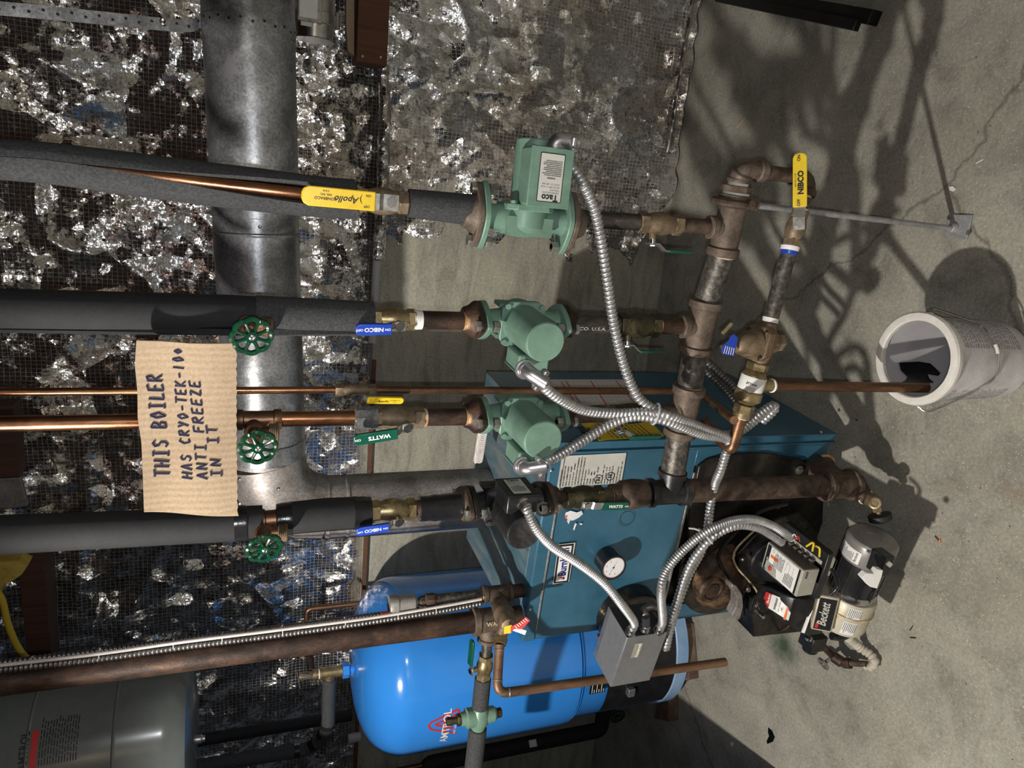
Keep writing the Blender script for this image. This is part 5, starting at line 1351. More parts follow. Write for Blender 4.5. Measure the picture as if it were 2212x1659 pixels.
text(mb, 'igniter - 120V 60Hz', igp(1682,1322)+V(0,0,.0014), dU, dV, .005, width=(pb2-pa2).length*.8)
text(mb, '7455', igp(1690,1322)+V(0,0,.0016), dU, dV, .009, width=(pb2-pa2).length*.3)
mb.build('sticker_print', 'ink', stw)
mb = MB(); text(mb, 'Beckett', igp(1661,1305)+V(0,0,.0016), dU, dV, .010, width=(pb2-pa2).length*.8, shear=.3, bold=.02); mb.build('sticker_lettering', 'white', stw)
igpatch('date_sticker', 'white', ((1752,1308),(1759,1309)), ((1730,1366),(1738,1368)), 3, igo)
# fuel pump below left, pipe, valve
mb = MB(); mb.box(PF(1756,1382,.16), BU, BN, Z_, .022, .024, .024); mb.lathe(PF(1756,1382,.16), -BU, [(0,.022),(.034,.020),(.038,.014)], 24); mb.build('fuel_pump', 'cast_black', burner, bevel=.002)
mb = MB(); mb.lathe(PF(1748,1374,.215), -BU, [(0,.006),(.003,.010),(.010,.010),(.013,.006)], 16); mb.build('pump_cap', 'steel', burner)
mb = MB(); mb.sweep(spline([PF(1661,1330,.20), PF(1666,1352,.16), PF(1680,1362,.15), PF(1696,1358,.17), PF(1705,1350,.20)], .005), .0028, 10); mb.build('oil_line', 'copper_old', burner)
mb = MB(); mb.sweep(spline([PF(1796,1374,.14), PF(1812,1376,.12), PF(1828,1372,.12), PF(1838,1362,.13)], .005), .010, 14); mb.build('air_boot', 'plastic_black', burner)

fv_ = thing('fuel_valve', 'steel fuel valve with a round wheel standing on the floor in front of the burner', 'valve', PF(1808,1435,0))
zv = .045
a0, a1, a2, a3 = PF(1770,1388,.12), PF(1800,1418,zv+.01), PF(1820,1432,zv), PF(1872,1434,zv-.010)
mb = MB(); mb.sweep([a0, a1], .0095, 14); mb.build('feed_pipe', 'iron_rust_dark', fv_)
mb = MB(); mb.cyl(a1, a2, .015, seg=20, ch=.002); mb.hexa(a2, a2+(a3-a2)*.35, .0145); mb.build('body', 'iron_rust_dark', fv_)
mb = MB(); mb.cyl(a2, a3, .008, seg=16); mb.build('outlet_pipe', 'iron_rust', fv_)
wc_ = PF(1781,1432,zv+.012); wn = (wc_-a1).normalized(); wn = (wn*.7+cam_dir(wc_)*.6).normalized()
mb = MB(); mb.cyl(a1, wc_, .005, seg=10); mb.build('stem', 'steel_worn', fv_)
mb = MB(); mb.lathe(wc_, wn, [(0,.017),(.001,.0185),(.007,.0185),(.008,.017),(.006,.005),(.009,.004)], 30, rmod=lambda a: 1+.025*cos(10*a)); mb.build('handwheel', 'steel_worn', fv_)
P = [PF(1832,1377,.085), PF(1845,1388,.05), PF(1862,1402,.028), PF(1880,1414,.020), PF(1889,1428,.020), PF(1882,1440,.024), PF(1868,1437,.030)]
conduit('dusty white ribbed hose bending round on the floor beside the fuel valve', P, .0125, 'hose_white', .011, 'hose', 'ribbed_hose')
# ============================================================ flue
YF = 1.82
fz = PY(575, 950, YF).z
def FX(py): return V(PY(550, py, YF).x, YF, PY(interp(((0,536),(600,558),(950,574)), py), py, YF).z)
fr_, fl_ = FX(-90), FX(985)
R8, R7 = .0965, .0855
xv = PY(745, 1093, YF).x
flue = thing('flue_pipe', 'large galvanized flue pipe running across the wall and turning down to the boiler', 'flue pipe', V(xv, YF, BO.z))
segs = [(-90, 470), (470, 505), (505, 985)]
for i, (p0, p1) in enumerate(segs):
    a, b = FX(p0), FX(p1); d = b-a; L = d.length; k = .0012 if i == 0 else 0
    mb = MB(); mb.lathe(a, d, [(0, R8+k), (L*.5, R8+k), (L-.001, R8+k), (L, R8+k-.0015)], 64); mb.build('pipe_section', 'galv', flue)
for py in (505, 950):
    mb = MB(); c = FX(py); mb.lathe(c, fl_-fr_, [(-.006, R8), (-.003, R8+.0035), (.0, R8+.0035), (.003, R8)], 64); mb.build('seam_bead', 'galv', flue)
corner = V(xv, YF, fl_.z-.004)
vend = V(xv, YF, PY(742, 1093, YF).z)
el = [fl_+(corner-fl_)*.0]
cr = .145
e0 = corner + (fl_-corner).normalized()*cr; e1 = corner - Z_*cr
cen = e0 - Z_*cr
gp_ = [cen + Z_*(cos(a)*cr) + (corner-fl_).normalized()*(sin(a)*cr) for a in [radians(90)*i/4 for i in range(5)]]
mb = MB(); mb.lathe(fl_, e0-fl_, [(0, R8-.0005), ((e0-fl_).length+.002, R8-.0005)], 56) if (e0-fl_).dot(corner-fl_) > 0 else None
mb.sweep([e0] + gp_[1:-1] + [e1], [R8+.001, R8, R8-.003, R8-.006, R7+.001], 56); mb.build('elbow', 'galv_dull', flue, smooth=.25)
for i in range(1, 4):
    t_ = (gp_[i+1]-gp_[i-1]).normalized(); mb = MB(); mb.lathe(gp_[i]-t_*.003, t_, [(0, R8-.003*i), (.003, R8-.003*i+.003), (.006, R8-.003*i)], 56); mb.build('gore_seam', 'galv_dull', flue)
mb = MB(); mb.cyl(e1+Z_*.004, V(xv, YF, BO.z+.004), R7, R7, 56); mb.build('vertical_section', 'galv_dull', flue)
for z in (e1.z-.004, e1.z-.055):
    mb = MB(); mb.lathe(V(xv, YF, z), Z_, [(-.006, R7), (-.002, R7+.003), (.002, R7+.003), (.006, R7)], 56); mb.build('seam_bead', 'galv_dull', flue)
for q in ((561,490),(600,1056),(517,1035)):
    mb = MB(); p = PY(*q, YF-R8*.98); mb.lathe(p, -Y_, [(-.004,.0035),(.003,.004),(.005,.003),(.004,.001)], 12); mb.build('screw', 'steel_worn', flue)
mb = MB(); text(mb, 'GALVANIZED', V(PY(470,372,YF).x, 0, 0)*0 + PY(484,392,YF-.072), -Z_*-1, X_, .008) if False else None
# perforated hanger strap
sx = FX(66).x; tz = fz+.002
st_ = thing('hanger_strap', 'perforated galvanized strap hanging the flue pipe from the ceiling', 'strap', V(sx, YF, FX(66).z-R8))
fa = FX(66); hw = .0125
path = [PY(-70, 12, YF-.09), PY(100, 27, YF-.06), PY(250, 42, YF-.035), PY(400, 56, YF-.012)]
path = [V(p.x, p.y, p.z) for p in path]
for i in range(15):
    a = radians(90)-radians(185)*i/14; path.append(fa+V(0, -cos(a)*(R8+.003), sin(a)*(R8+.003)))
path = spline(path, .006)
mb = MB(); vs = []
for i, p in enumerate(path):
    vs += [p+X_*hw, p-X_*hw, p-X_*hw+V(0,.0012,0), p+X_*hw+V(0,.0012,0)]
mb.addvf(vs, [[4*i+j, 4*i+(j+1) % 4, 4*i+4+(j+1) % 4, 4*i+4+j] for i in range(len(path)-1) for j in range(4)]); band = mb.build('band', 'galv', st_)
for i in range(4, len(path)-3, 4):
    t_ = (path[i+1]-path[i-1]).normalized(); n = t_.cross(X_); n = n if n.y < 0 else -n
    mb = MB(); mb.lathe(path[i]+n*.0004+X_*(.004 if i % 8 else -.001), n, [(0,.0030),(.0003,.0030)], 12); mb.build('perforation', 'ink', band)
mb = MB(); p = PY(353, 46, YF-.03); mb.lathe(p, -Y_, [(0,.007),(.002,.007),(.003,.005),(.002,.002)], 16); mb.build('bolt', 'steel', st_)

# metal can behind the flue at the right edge
ca = PY(679, 88, 2.12); cb_ = V(ca.x+.25, ca.y, ca.z); rr = RP(ca, 42)
t = thing('vent_damper', 'shiny round metal can with a white cover plate half hidden behind the flue pipe', 'damper', ca-Z_*rr)
mb = MB(); mb.lathe(ca, X_, [(0, rr*.94), (.002, rr*.97), (.036, rr), (.038, rr*1.06), (.064, rr*1.06), (.066, rr), (.25, rr)], 48); mb.build('can', 'steel', t)
p0 = PY(643, 42, 2.12-rr-.012); p1 = PY(698, -40, 2.12-rr-.012)
mb = MB(); mb.prism([V(p0.x,p0.y,p0.z), V(p0.x,p0.y,p1.z), V(p1.x,p0.y,p1.z), V(p1.x,p0.y,p0.z)], V(0,.020,0)); fr2 = mb.build('cover_frame', 'steel_worn', t, bevel=.001)
mb = MB(); e = .008; mb.prism([V(p0.x+e,p0.y-.001,p0.z-e*.5), V(p0.x+e,p0.y-.001,p1.z+e*1.5), V(p1.x,p0.y-.001,p1.z+e*1.5), V(p1.x,p0.y-.001,p0.z-e*.5)], V(0,.001,0)); mb.build('white_plate', 'white', fr2)
q0 = PY(662,50,2.12-rr*1.06); mb = MB(); mb.box(q0, X_, Z_, Y_, .007, .014, .0015); mb.build('label', 'label_grey', t)
mb = MB(); a = PY(728, 30, 2.20); mb.cyl(a, a+X_*.25, .0035, seg=10); mb.build('rod', 'ink', t)
mb = MB(); a = PY(728, 62, 2.20); b = PY(728, 28, 2.20); mb.cyl(a, V(b.x, a.y, a.z), .009, seg=16); mb.build('rod_sleeve', 'galv_dull', t)

# ============================================================ blue indirect tank
TCx, TCy, TR = -1.562, 2.15, .295
tb, tsm = .047, PY(1262, 1450, 1.875).z
t = thing('hot_water_tank', 'bright blue indirect hot water tank standing on bricks behind the boiler', 'tank', V(TCx, TCy, tb))
TC0 = V(TCx, TCy, 0)
zt = 1.225; zsh = 1.075
prof = [(tsm+.004, TR-.016), (tsm+.012, TR-.004), (tsm+.05, TR)] + [(zsh, TR)] + [(zsh+(zt-zsh)*sin(a), TR*(cos(a)**.72)) for a in [radians(90)*i/12 for i in range(1, 12)]] + [(zt, .0001)]
mb = MB(); mb.lathe(TC0, Z_, prof, 96, x=X_); body = mb.build('tank_body', 'blue_tank', t, smooth=.5)
mb = MB(); mb.lathe(TC0, Z_, [(tb+.03, TR-.022), (tsm-.006, TR-.020), (tsm+.004, TR-.016)], 96, x=X_); skirt = mb.build('skirt', 'blue_tank', t)
mb = MB(); mb.lathe(TC0, Z_, [(tb, TR-.020), (tb+.004, TR-.014), (tb+.05, TR-.014), (tb+.055, TR-.020)], 96, x=X_); mb.build('base_ring', 'blue_pale', t)
mb = MB(); mb.lathe(TC0, Z_, [(tsm-.002, TR-.016), (tsm+.001, TR-.010), (tsm+.005, TR-.016)], 96, x=X_); mb.build('seam_bead', 'blue_tank', t)
def cylhit(px, py, c, r):
    d = ray(px, py); ox, oy = CAM.x-c.x, CAM.y-c.y
    A = d.x*d.x+d.y*d.y; B = 2*(ox*d.x+oy*d.y); Cc = ox*ox+oy*oy-r*r; D = B*B-4*A*Cc
    s = (-B-sqrt(max(0, D)))/(2*A); return CAM+d*s
def cylwrap(mb, c, r, p, vs, fs, flip=1):
    """points (x along the surface to the right, y up) wrapped at surface point p"""
    a0 = math.atan2(p.y-c.y, p.x-c.x); out = []
    for x, y in vs:
        a = a0+x/r; out.append(V(c.x+cos(a)*r, c.y+sin(a)*r, p.z+y))
    mb.addvf(out, fs)
def cyltext(mb, s, c, r, px, py, size, width=None, bold=0.0, shear=0.0):
    vs, fs, w = glyphs(s, bold, shear); sx = (width/w) if width else size
    cylwrap(mb, c, r, cylhit(px, py, c, r), [(p.x*sx, p.y*size) for p in vs], fs)
def cylstroke(mb, pts, c, r, w):
    P = [cylhit(x, y, c, r) for x, y in pts]; Q = []
    a0 = [math.atan2(p.y-c.y, p.x-c.x) for p in P]
    pl2 = [(a*r, p.z) for a, p in zip(a0, P)]
    for (x0, y0), (x1, y1) in zip(pl2, pl2[1:]):
        n = max(1, int(sqrt((x1-x0)**2+(y1-y0)**2)/.01))
        for i in range(n):
            xa, ya, xb, yb = x0+(x1-x0)*i/n, y0+(y1-y0)*i/n, x0+(x1-x0)*(i+1)/n, y0+(y1-y0)*(i+1)/n
            L = sqrt((xb-xa)**2+(yb-ya)**2); nx, ny = -(yb-ya)/L*w/2, (xb-xa)/L*w/2
            q = [V(c.x+cos(x/r)*r, c.y+sin(x/r)*r, y) for x, y in ((xa+nx,ya+ny),(xb+nx,yb+ny),(xb-nx,yb-ny),(xa-nx,ya-ny))]
            mb.quad(*q)
mb = MB()
for s in ([(986,1584),(931,1576),(926,1569),(931,1561),(990,1532),(993,1540),(940,1566),(984,1574)], [(962,1578),(960,1550),(968,1544),(972,1549),(972,1562),(990,1558)]):
    cylstroke(mb, s, TC0, TR+.0006, .0075)
mb.build('logo_emblem', 'ink_red', body)
for s_, q_, h_, w_ in (('AMTROL', (964,1601), .036, .150), ('HOT WATER', (983,1584), .011, .06)):
    mb = MB(); cyltext(mb, s_, TC0, TR+.0018, *q_, h_, width=w_, bold=.015); mb.build('logo_lettering', 'white', body)
mb = MB(); cylstroke(mb, [(768,1506),(784,1520)], TC0, TR*.86, .03) if False else None
for q in (((741,1456),(745,1470),(752,1474),(748,1462)),):
    pass
mb = MB(); cylwrap(mb, TC0, TR+.0012, cylhit(1272,1500,TC0,TR), [(0,0),(.055,0),(.055,-.062),(0,-.062),(.0275,0),(.0275,-.062)], [[0,4,5,3],[4,1,2,5]]); dp = mb.build('data_plate', 'ink', skirt)
mb = MB()
for i in range(6): cylwrap(mb, TC0, TR+.0016, cylhit(1275,1499,TC0,TR), [(.002,-.006-.009*i),(.036+.012*(i%2),-.006-.009*i),(.036+.012*(i%2),-.0035-.009*i),(.002,-.0035-.009*i)], [[0,1,2,3]])
mb.build('data_plate_print', 'white', dp)
# black control recess low on the skirt
p = cylhit(1395,1450,TC0,TR-.018); a0 = math.atan2(p.y-TCy, p.x-TCx); mb = MB(); vs = []
for i in range(15):
    a = a0-.62+1.35*i/14
    for z in (tb+.062, tsm-.10): vs.append(V(TCx+cos(a)*(TR-.012), TCy+sin(a)*(TR-.012), z))
mb.addvf(vs, [[2*i,2*i+1,2*i+3,2*i+2] for i in range(14)]); rc = mb.build('control_panel', 'plastic_black', skirt)
mb = MB(); p = cylhit(1362,1494,TC0,TR-.004); mb.box(p, X_, Y_, Z_, .016, .012, .014); mb.build('indicator_dial', 'galv', rc, bevel=.004)
# top nut, tee and relief valve
tt = V(TCx, TCy, zt)
mb = MB(); mb.cyl(tt-Z_*.02, tt+Z_*.012, .016, seg=20); mb.hexa(tt+Z_*.012, tt+Z_*.034, .027); mb.build('union_nut', 'blue_tank', t)
def VZ(p, px):
    """point on the vertical through p that is seen at column px"""
    v = V(p.x, p.y, 0)-CAM; return V(p.x, p.y, -((px-1106)*v.dot(FW)+FPX*v.dot(UP))/((px-1106)*FW.z+FPX*UP.z))
t1, t2, t3 = VZ(tt, 726), VZ(tt, 690), VZ(tt, 650)
LW = V(-1, 0, 0)
tl = VZ(tt, 712)
fitting('pipe_tee', 'brass', 'brass tee standing on top of the blue tank', 'pipe fitting', [(t1-Z_*.02, t2, .019, 0, .006), (tl, tl+LW*.030, .019, 0, 0)])
t = thing('relief_valve', 'small brass relief valve with a silver lever above the blue tank', 'valve', t2)
mb = MB(); mb.lathe(t2, Z_, [(0,.015),(.008,.015),(.010,.018),(.022,.018),(.026,.013),(.066,.013),(.068,.010)], 24); mb.build('body', 'brass', t)
mb = MB(); mb.lathe(t2-Z_*.003, Z_, [(0,.016),(.004,.017),(.006,.016)], 22); mb.build('thread_tape', 'tape', t)
mb = MB(); q = t2+Z_*.064+V(0,-.006,0); mb.box(q+V(-.01,0,.004), V(1,0,.18), Y_, Z_, .030, .006, .0012); mb.box(t2+Z_*.040+V(.008,-.014,0), V(.3,0,1), Y_, X_, .026, .001, .005); mb.build('test_lever', 'zinc', t)
# foam pipe out of the brass tee going left then up
a = tl+LW*.024
b = V(PY(714,1568,TCy).x, TCy, tl.z)
q1 = PY(693, 1598, TCy+.03); q2 = PY(660, 1619, TCy+.04)
t = thing('insulated_pipe', 'grey foam insulated pipe leaving the brass tee and bending upward, banded with shiny tape', 'pipe', V(b.x, TCy, b.z))
mb = MB(); mb.sweep(spline([a, (a+b)/2, b, q1, q2], .012), .0228, 24)
mb.build('foam_sleeve', 'foam_grey', t)
q3 = PY(-60, 1733, TCy+.04); mb = MB(); mb.cyl(q2, q3, .0228, seg=24); mb.build('foam_sleeve', 'foam_grey', t)
for c, d in ((b+X_*.004, X_), ((b+q1)/2, (q1-b)), ((q1+q2)/2, (q2-q1)), (q2+(q3-q2)*.03, (q3-q2))):
    mb = MB(); mb.lathe(c-d.normalized()*.008, d, [(0,.0225),(.001,.0245),(.017,.0245),(.018,.0225)], 24); mb.build('tape_band', 'elec_tape', t)
# vertical foam pipe behind the tank top
v0 = PY(600,1571,2.40); pipe('insulated_pipe', 'foam', [VZ(v0, 760), VZ(v0, -60)], RP(v0, 12.5), 'straight black foam pipe running up the foil behind the blue tank top', 'pipe')
# thin copper relief line
v1 = PY(775,1303,2.36); v1t = VZ(v1, 663); hl = V(tt.x, v1.y, v1t.z)
pipe('copper_pipe', 'copper_old', bend(VZ(v1, 1000), v1t, hl, .02), RP(v1, 5.5), 'thin old copper line rising behind the blue tank and turning left', 'pipe')
pipe('copper_pipe', 'iron_rust_dark', [hl+X_*.03, V(tt.x+.004, tt.y+.012, v1t.z)], .0125, 'dark stub from the thin copper line to the tank relief valve', 'pipe')
# foam pipe low at the left, with its elbows
w0 = PY(1120,1612,2.34); wt, wb_ = VZ(w0, 922), VZ(w0, 1298)
t = thing('insulated_pipe', 'black foam pipe with a white barcode tag at the left of the blue tank', 'pipe', wb_)
wr = RP(w0, 16)
mb = MB(); mb.sweep([wt+LW*.16, wt+LW*.03] + bend(wt+LW*.03, wt, wb_, .03)[1:-1] + bend(wt, wb_, wb_+X_*.16, .03)[1:], wr, 24); mb.build('foam_sleeve', 'foam', t)
p = VZ(w0, 1145); n = cam_dir(p); n = V(n.x, n.y, 0).normalized(); 
plate('barcode_tag', 'white', p+n*(wr+.001)-V(-n.y,n.x,0)*.014-Z_*.018, V(-n.y,n.x,0), Z_, .028, .034, t, .0006)
pipe('copper_pipe', 'copper_old', [wt+Z_*.0, VZ(w0, 760)], .0095, 'thin copper pipe rising from the black foam elbow beside the wall', 'pipe')
drain_valve('dark blue handwheel drain valve in the shadow by the floor at the left', PY(1334,1548,2.20), V(-.2,-1,0).normalized(), -Z_, .030, V(PY(1300,1540,w0.y).x, w0.y, wb_.z), .010)
mb = MB(); p = PY(762,1594,2.43); mb.cyl(VZ(p,752), VZ(p,778), .018, seg=20); tag(mb.build('capped_pipe', 'pvc_grey'), 'small grey capped pipe stub at the foil edge left of the blue tank', 'pipe')

# ============================================================ grey expansion tank
gc_ = V(-1.488, 1.887, 0); GRr = .198
t = thing('expansion_tank', 'large grey expansion tank hanging under the ceiling at the upper left', 'tank', V(gc_.x, gc_.y, 1.70))
mb = MB(); mb.lathe(gc_, Z_, [(1.700, .0001), (1.701, .10), (1.708, .150), (1.722, .178), (1.745, .193), (1.78, GRr), (2.70, GRr), (2.75, .15)], 80, x=X_); gb_ = mb.build('tank_shell', 'grey_tank', t, smooth=.5)
for z in (1.885, 2.07):
    mb = MB(); mb.lathe(gc_, Z_, [(z-.004, GRr), (z, GRr+.0025), (z+.004, GRr)], 80, x=X_); mb.build('weld_bead', 'grey_tank', t)
mb = MB(); mb.lathe(V(gc_.x-.0, gc_.y-.05, 1.70), -Z_, [(-.02,.012),(.012,.012),(.016,.009),(.022,.009)], 18); mb.build('air_valve', 'zinc', t)
mb = MB(); cyltext(mb, 'AMTROL', gc_, GRr+.0015, 56, 1664, .026, width=.086, bold=.01); mb.build('maker_lettering', 'ink', gb_)
mb = MB(); cylwrap(mb, gc_, GRr+.0012, cylhit(62,1666,gc_,GRr), [(.009*i,-.014*j) for i in range(11) for j in (0,1)], [[2*i,2*i+1,2*i+3,2*i+2] for i in range(10)]); mb.build('red_stripe', 'ink_red', gb_)
mb = MB()
for i in range(14):
    x = 0
    while x < .10:
        l = random.uniform(.006,.02); cylwrap(mb, gc_, GRr+.0008, cylhit(84,1655,gc_,GRr), [(x,-.006*i),(x+l,-.006*i),(x+l,.0022-.006*i),(x,.0022-.006*i)], [[0,1,2,3]]); x += l+.004
mb.build('printed_text', 'ink', gb_)

# ============================================================ left supply riser
RB = PF(1125, 1330, BO.z); VB = PF(1130, 1275, BO.z)
def RL(px): return VZ(RB, px)
def VLn(px): return VZ(VB, px)
rr = RP(RL(600), 26)
t = thing('riser_pipe', 'thick dark rusty iron riser pipe passing in front of both tanks', 'pipe', RL(1030))
mb = MB(); mb.cyl(RL(1032), RL(-60), rr, seg=36); mb.build('pipe', 'iron_rust_dark', t)
mb = MB(); mb.lathe(RL(1034), Z_, [(0,rr*1.03),(.002,rr*1.14),(.010,rr*1.10),(.013,rr*1.02)], 32); mb.build('pipe_dope', 'dope', t)
zb2 = RL(1058).z
BT = ((1330,1058),(1400,1052),(1440,1047),(1480,1041),(1550,1035),(1630,1026),(1700,1018))
def BL(py): return PF(interp(BT, py), py, zb2)
tee_c = RL(1060); bdir = (BL(1600)-BL(1400)).normalized()
te = fitting('pipe_tee', 'malleable', 'large brown iron tee with raised lettering at the foot of the riser', 'pipe fitting', [(RL(1092), RL(1020), rr*1.13, .012, .014), (tee_c, BL(1384), rr*.86, 0, .010)])
mb = MB(); nn = cam_dir(tee_c); nn = V(nn.x, nn.y, 0).normalized(); text(mb, 'WARD', tee_c+nn*(rr*1.17)-V(-nn.y,nn.x,0)*.016+Z_*.022, -Z_, V(-nn.y,nn.x,0), .014, width=.045, bold=.02, ext=.0012); mb.build('raised_lettering', 'dope', te)
nipple('short iron nipple from the riser tee down to the boiler top', RL(1092), RB-Z_*.0, rr*.95, 'iron_rust_dark', None, None)
nipple('dark nipple between the lettered tee and the ball valve at the left', BL(1380), BL(1418), RP(BL(1400), 11.5), 'iron_bare', 'tape', None)
ball_valve('brass ball valve on the horizontal branch with a green lever pointing back to the riser', BL(1414), BL(1464), RP(BL(1440), 16), V(0,-.25,1), -bdir, 'grip_green', 'brass', .020, .095, .020, off=.020, mid=.5, lm='zinc', lift=.006)
def bfoam(p0, p1, r, label, m='foam_grey'):
    mb = MB(); a, b = BL(p0), BL(p1); mb.cyl(a, b, RP(a, r), RP(b, r), 28, ch=.002); return tag(mb.build('foam_sleeve', m), label, 'pipe insulation')
bfoam(1464, 1528, 18, 'short grey foam sleeve between the ball valve and green valve on the branch')
bfoam(1572, 1720, 19.5, 'long grey foam sleeve left of the green valve on the branch')
gvc = BL(1547); g = thing('flow_valve', 'sea green bronze flow valve with a bonnet on top on the left branch', 'valve', gvc-Z_*.05)
mb = MB(); a, b = BL(1518), BL(1578); gr = RP(gvc, 21); L = (b-a).length
mb.lathe(a, b-a, [(0, gr*.72), (L*.18, gr*.76), (L*.32, gr*1.02), (L*.5, gr*1.12), (L*.68, gr*1.02), (L*.82, gr*.76), (L, gr*.70)], 30)
mb.lathe(gvc, Z_, [(-.046, gr*.62), (-.040, gr*.8), (-.014, gr*.85), (.02, gr*.98), (.036, gr*1.0), (.038, gr*.72), (.052, gr*.66)], 28); mb.build('body', 'pump_green', g)
mb = MB(); mb.hexa(gvc+Z_*.050, gvc+Z_*.062, gr*.62); mb.lathe(gvc+Z_*.062, Z_, [(0, gr*.36), (.012, gr*.36)], 18); mb.hexa(gvc+Z_*.074, gvc+Z_*.090, gr*.42); mb.build('bonnet', 'bronze_dark', g)
mb = MB(); mb.hexa(gvc-Z_*.062, gvc-Z_*.044, gr*.5); mb.build('plug', 'iron_rust_dark', g)
# twin conduits and white cables strapped along the riser
def alongside(name, m, tab, rpx, label, cat, dz=0.0, cond=True):
    P = [PY(px, interp(tab, px), RB.y-.015+dz) for px in (-60, 200, 400, 600, 800, 960, 1040)]
    r = RP(P[3], rpx)
    if cond: return conduit(label, P, r, m, .0085, cat, name)
    mb = MB(); mb.sweep(spline(P, .02), r, 10); return tag(mb.build(name, m), label, cat)
alongside('flexible_conduit', 'conduit_dull', ((-60,1453),(0,1446),(200,1424),(400,1396),(600,1371),(800,1343),(900,1329),(1040,1303)), 7.5, 'armoured conduit tied along the riser pipe, the nearer of two', 'conduit')
alongside('flexible_conduit', 'conduit_dull', ((-60,1439),(0,1431),(200,1408),(400,1381),(600,1356),(800,1330),(900,1316),(1040,1296)), 6.5, 'darker armoured conduit behind the white cables along the riser', 'conduit', .03)
alongside('electrical_cable', 'wire_white', ((-60,1444),(0,1437),(200,1414),(400,1386),(600,1361),(800,1335),(900,1320),(1040,1294)), 3.6, 'off white cable pair strapped along the riser between two conduits', 'cable', -.008, False)
for i, px in enumerate((70, 215, 375, 480, 610, 745, 858, 940)):
    c = PY(px, interp(((0,1439),(400,1388),(900,1323),(1040,1299)), px), RB.y-.012)
    mb = MB(); mb.sweep([c+V(cos(a)*.012, sin(a)*.010, 0) for a in [2*pi*j/20 for j in range(20)]], .0012, 6, closed=True)
    tag(mb.build('cable_tie', 'pvc_grey'), ['topmost', 'second', 'third', 'fourth', 'fifth', 'sixth', 'seventh', 'lowest'][i]+' of the thin ties round the cables on the riser', 'cable tie')
# air vent stack
nipple('iron nipple with stamped print carrying the round air vent', VLn(1046), VLn(940), RP(VLn(1000), 13), 'iron_bare', 'thread', None)
t = thing('air_vent', 'silver float air vent with a red cap on a brown union', 'air vent', VLn(944))
mb = MB(); a, b = VLn(944), VLn(904); k = RP(a, 1); L = (b-a).length; mb.lathe(a, Z_, [(0,14*k),(L*.16,15*k),(L*.2,17*k),(L*.62,17*k),(L*.68,13*k),(L*.9,13*k),(L,10*k)], 10); mb.build('union', 'iron_rust', t)
a, b = VLn(904), VLn(840); L = (b-a).length; ax = (b-a).normalized()
mb = MB(); mb.lathe(a, ax, [(-.004,6*k),(L*.1,7*k),(L*.12,17*k),(L*.16,19*k),(L*.70,19.5*k),(L*.72,22*k),(L*.92,22*k),(L,20*k),(L,.0001)], 36); mb.build('float_chamber', 'vent_silver', t)
mb = MB(); c = b-V(.016,.010,.006); mb.lathe(c, ax, [(-.006,.006),(.010,.006),(.011,.0075),(.024,.0075),(.026,.006)], 18); mb.build('cap', 'red_plastic', t)
c = VLn(1072); BK = V(-.42, -.9, 0).normalized()
fitting('pipe_tee', 'iron_rust', 'rusty tee below the air vent feeding the relief valve', 'pipe fitting', [(VLn(1104), VLn(1042), RP(c, 17), .010, .010), (c, c+BK*.034, RP(c, 16), 0, .008)])
nipple('dark rusty nipple from the vent tee into the boiler top', VLn(1102), VB, RP(c, 15), 'iron_rust_dark')
# safety relief valve facing the viewer
t = thing('relief_valve', 'bronze safety relief valve with a yellow and red tag by the boiler corner', 'valve', c+BK*.05-Z_*.03)
s0 = c+BK*.030; s1 = G(1099, 1352, ZC(c)-.115); sd = (s1-s0).normalized(); L = (s1-s0).length
mb = MB(); k = RP(s0, 1); mb.lathe(s0, sd, [(0,15*k),(.006,16*k),(.012,20*k),(L*.45,22*k),(L*.5,23*k),(L*.54,22*k),(L*.80,20*k),(L,15*k),(L+.004,9*k)], 32)
o0 = s0+sd*L*.66; o1 = G(1082, 1378, ZC(o0)-.01); mb.cyl(o0, o1, 13*k, 12*k, 24); mb.build('body', 'bronze', t)
mb = MB(); mb.lathe(o1-(o1-o0).normalized()*.006, o1-o0, [(0,12.5*k),(.003,13.5*k),(.008,13*k)], 22); mb.build('thread_tape', 'tape', t)
lp = s1+sd*.006; mb = MB(); l1 = G(1136, 1366, ZC(lp)-.01); mb.prism([lp+Z_*.006, lp-Z_*.001+X_*.010, l1+X_*.006, l1-X_*.004+Z_*.003], BK*.002); mb.build('test_lever', 'zinc', t)
tg = [G(x, y, ZC(lp)-.02) for x, y in ((1089,1354),(1094,1352),(1106,1350),(1104,1367),(1088,1369))]; mb = MB(); mb.prism(tg, BK*.0008); mb.build('yellow_tag', 'grip_yellow', t)
tg = [G(x, y, ZC(lp)-.024) for x, y in ((1103,1354),(1112,1349),(1122,1344),(1136,1332),(1145,1340),(1128,1358),(1112,1358),(1103,1366))]; mb = MB(); mb.prism(tg, BK*.0008); tgo = mb.build('warning_tag', 'ink_red', t)
mb = MB()
for i in range(6):
    a = G(1112+i*4.5, 1352-i*3.2, ZC(lp)-.0255); b = G(1117+i*4.5, 1357-i*3.2, ZC(lp)-.0255); w = (b-a).cross(BK).normalized()*.0009; mb.quad(a-w, b-w, b+w, a+w)
mb.build('tag_print', 'white', tgo)
dz0 = G(1073, 1499, 1.66); oe = G(1079, 1392, ZC(o1)-.012)
mb = MB(); mb.cyl(o1, oe, 15*k, 13.5*k, 8); tag(mb.build('copper_adapter', 'brass'), 'brass adapter between the relief valve and its copper discharge pipe', 'pipe fitting')
de = PY(1566, 1430, dz0.y+.01)
t = thing('discharge_pipe', 'green tinged copper discharge pipe dropping past the grey control box towards the floor', 'pipe', de)
rdp = RP(dz0, 10.5); pipe('pipe', 'copper_green', bend(oe, dz0, de, .03), rdp, None, None, parent=t)
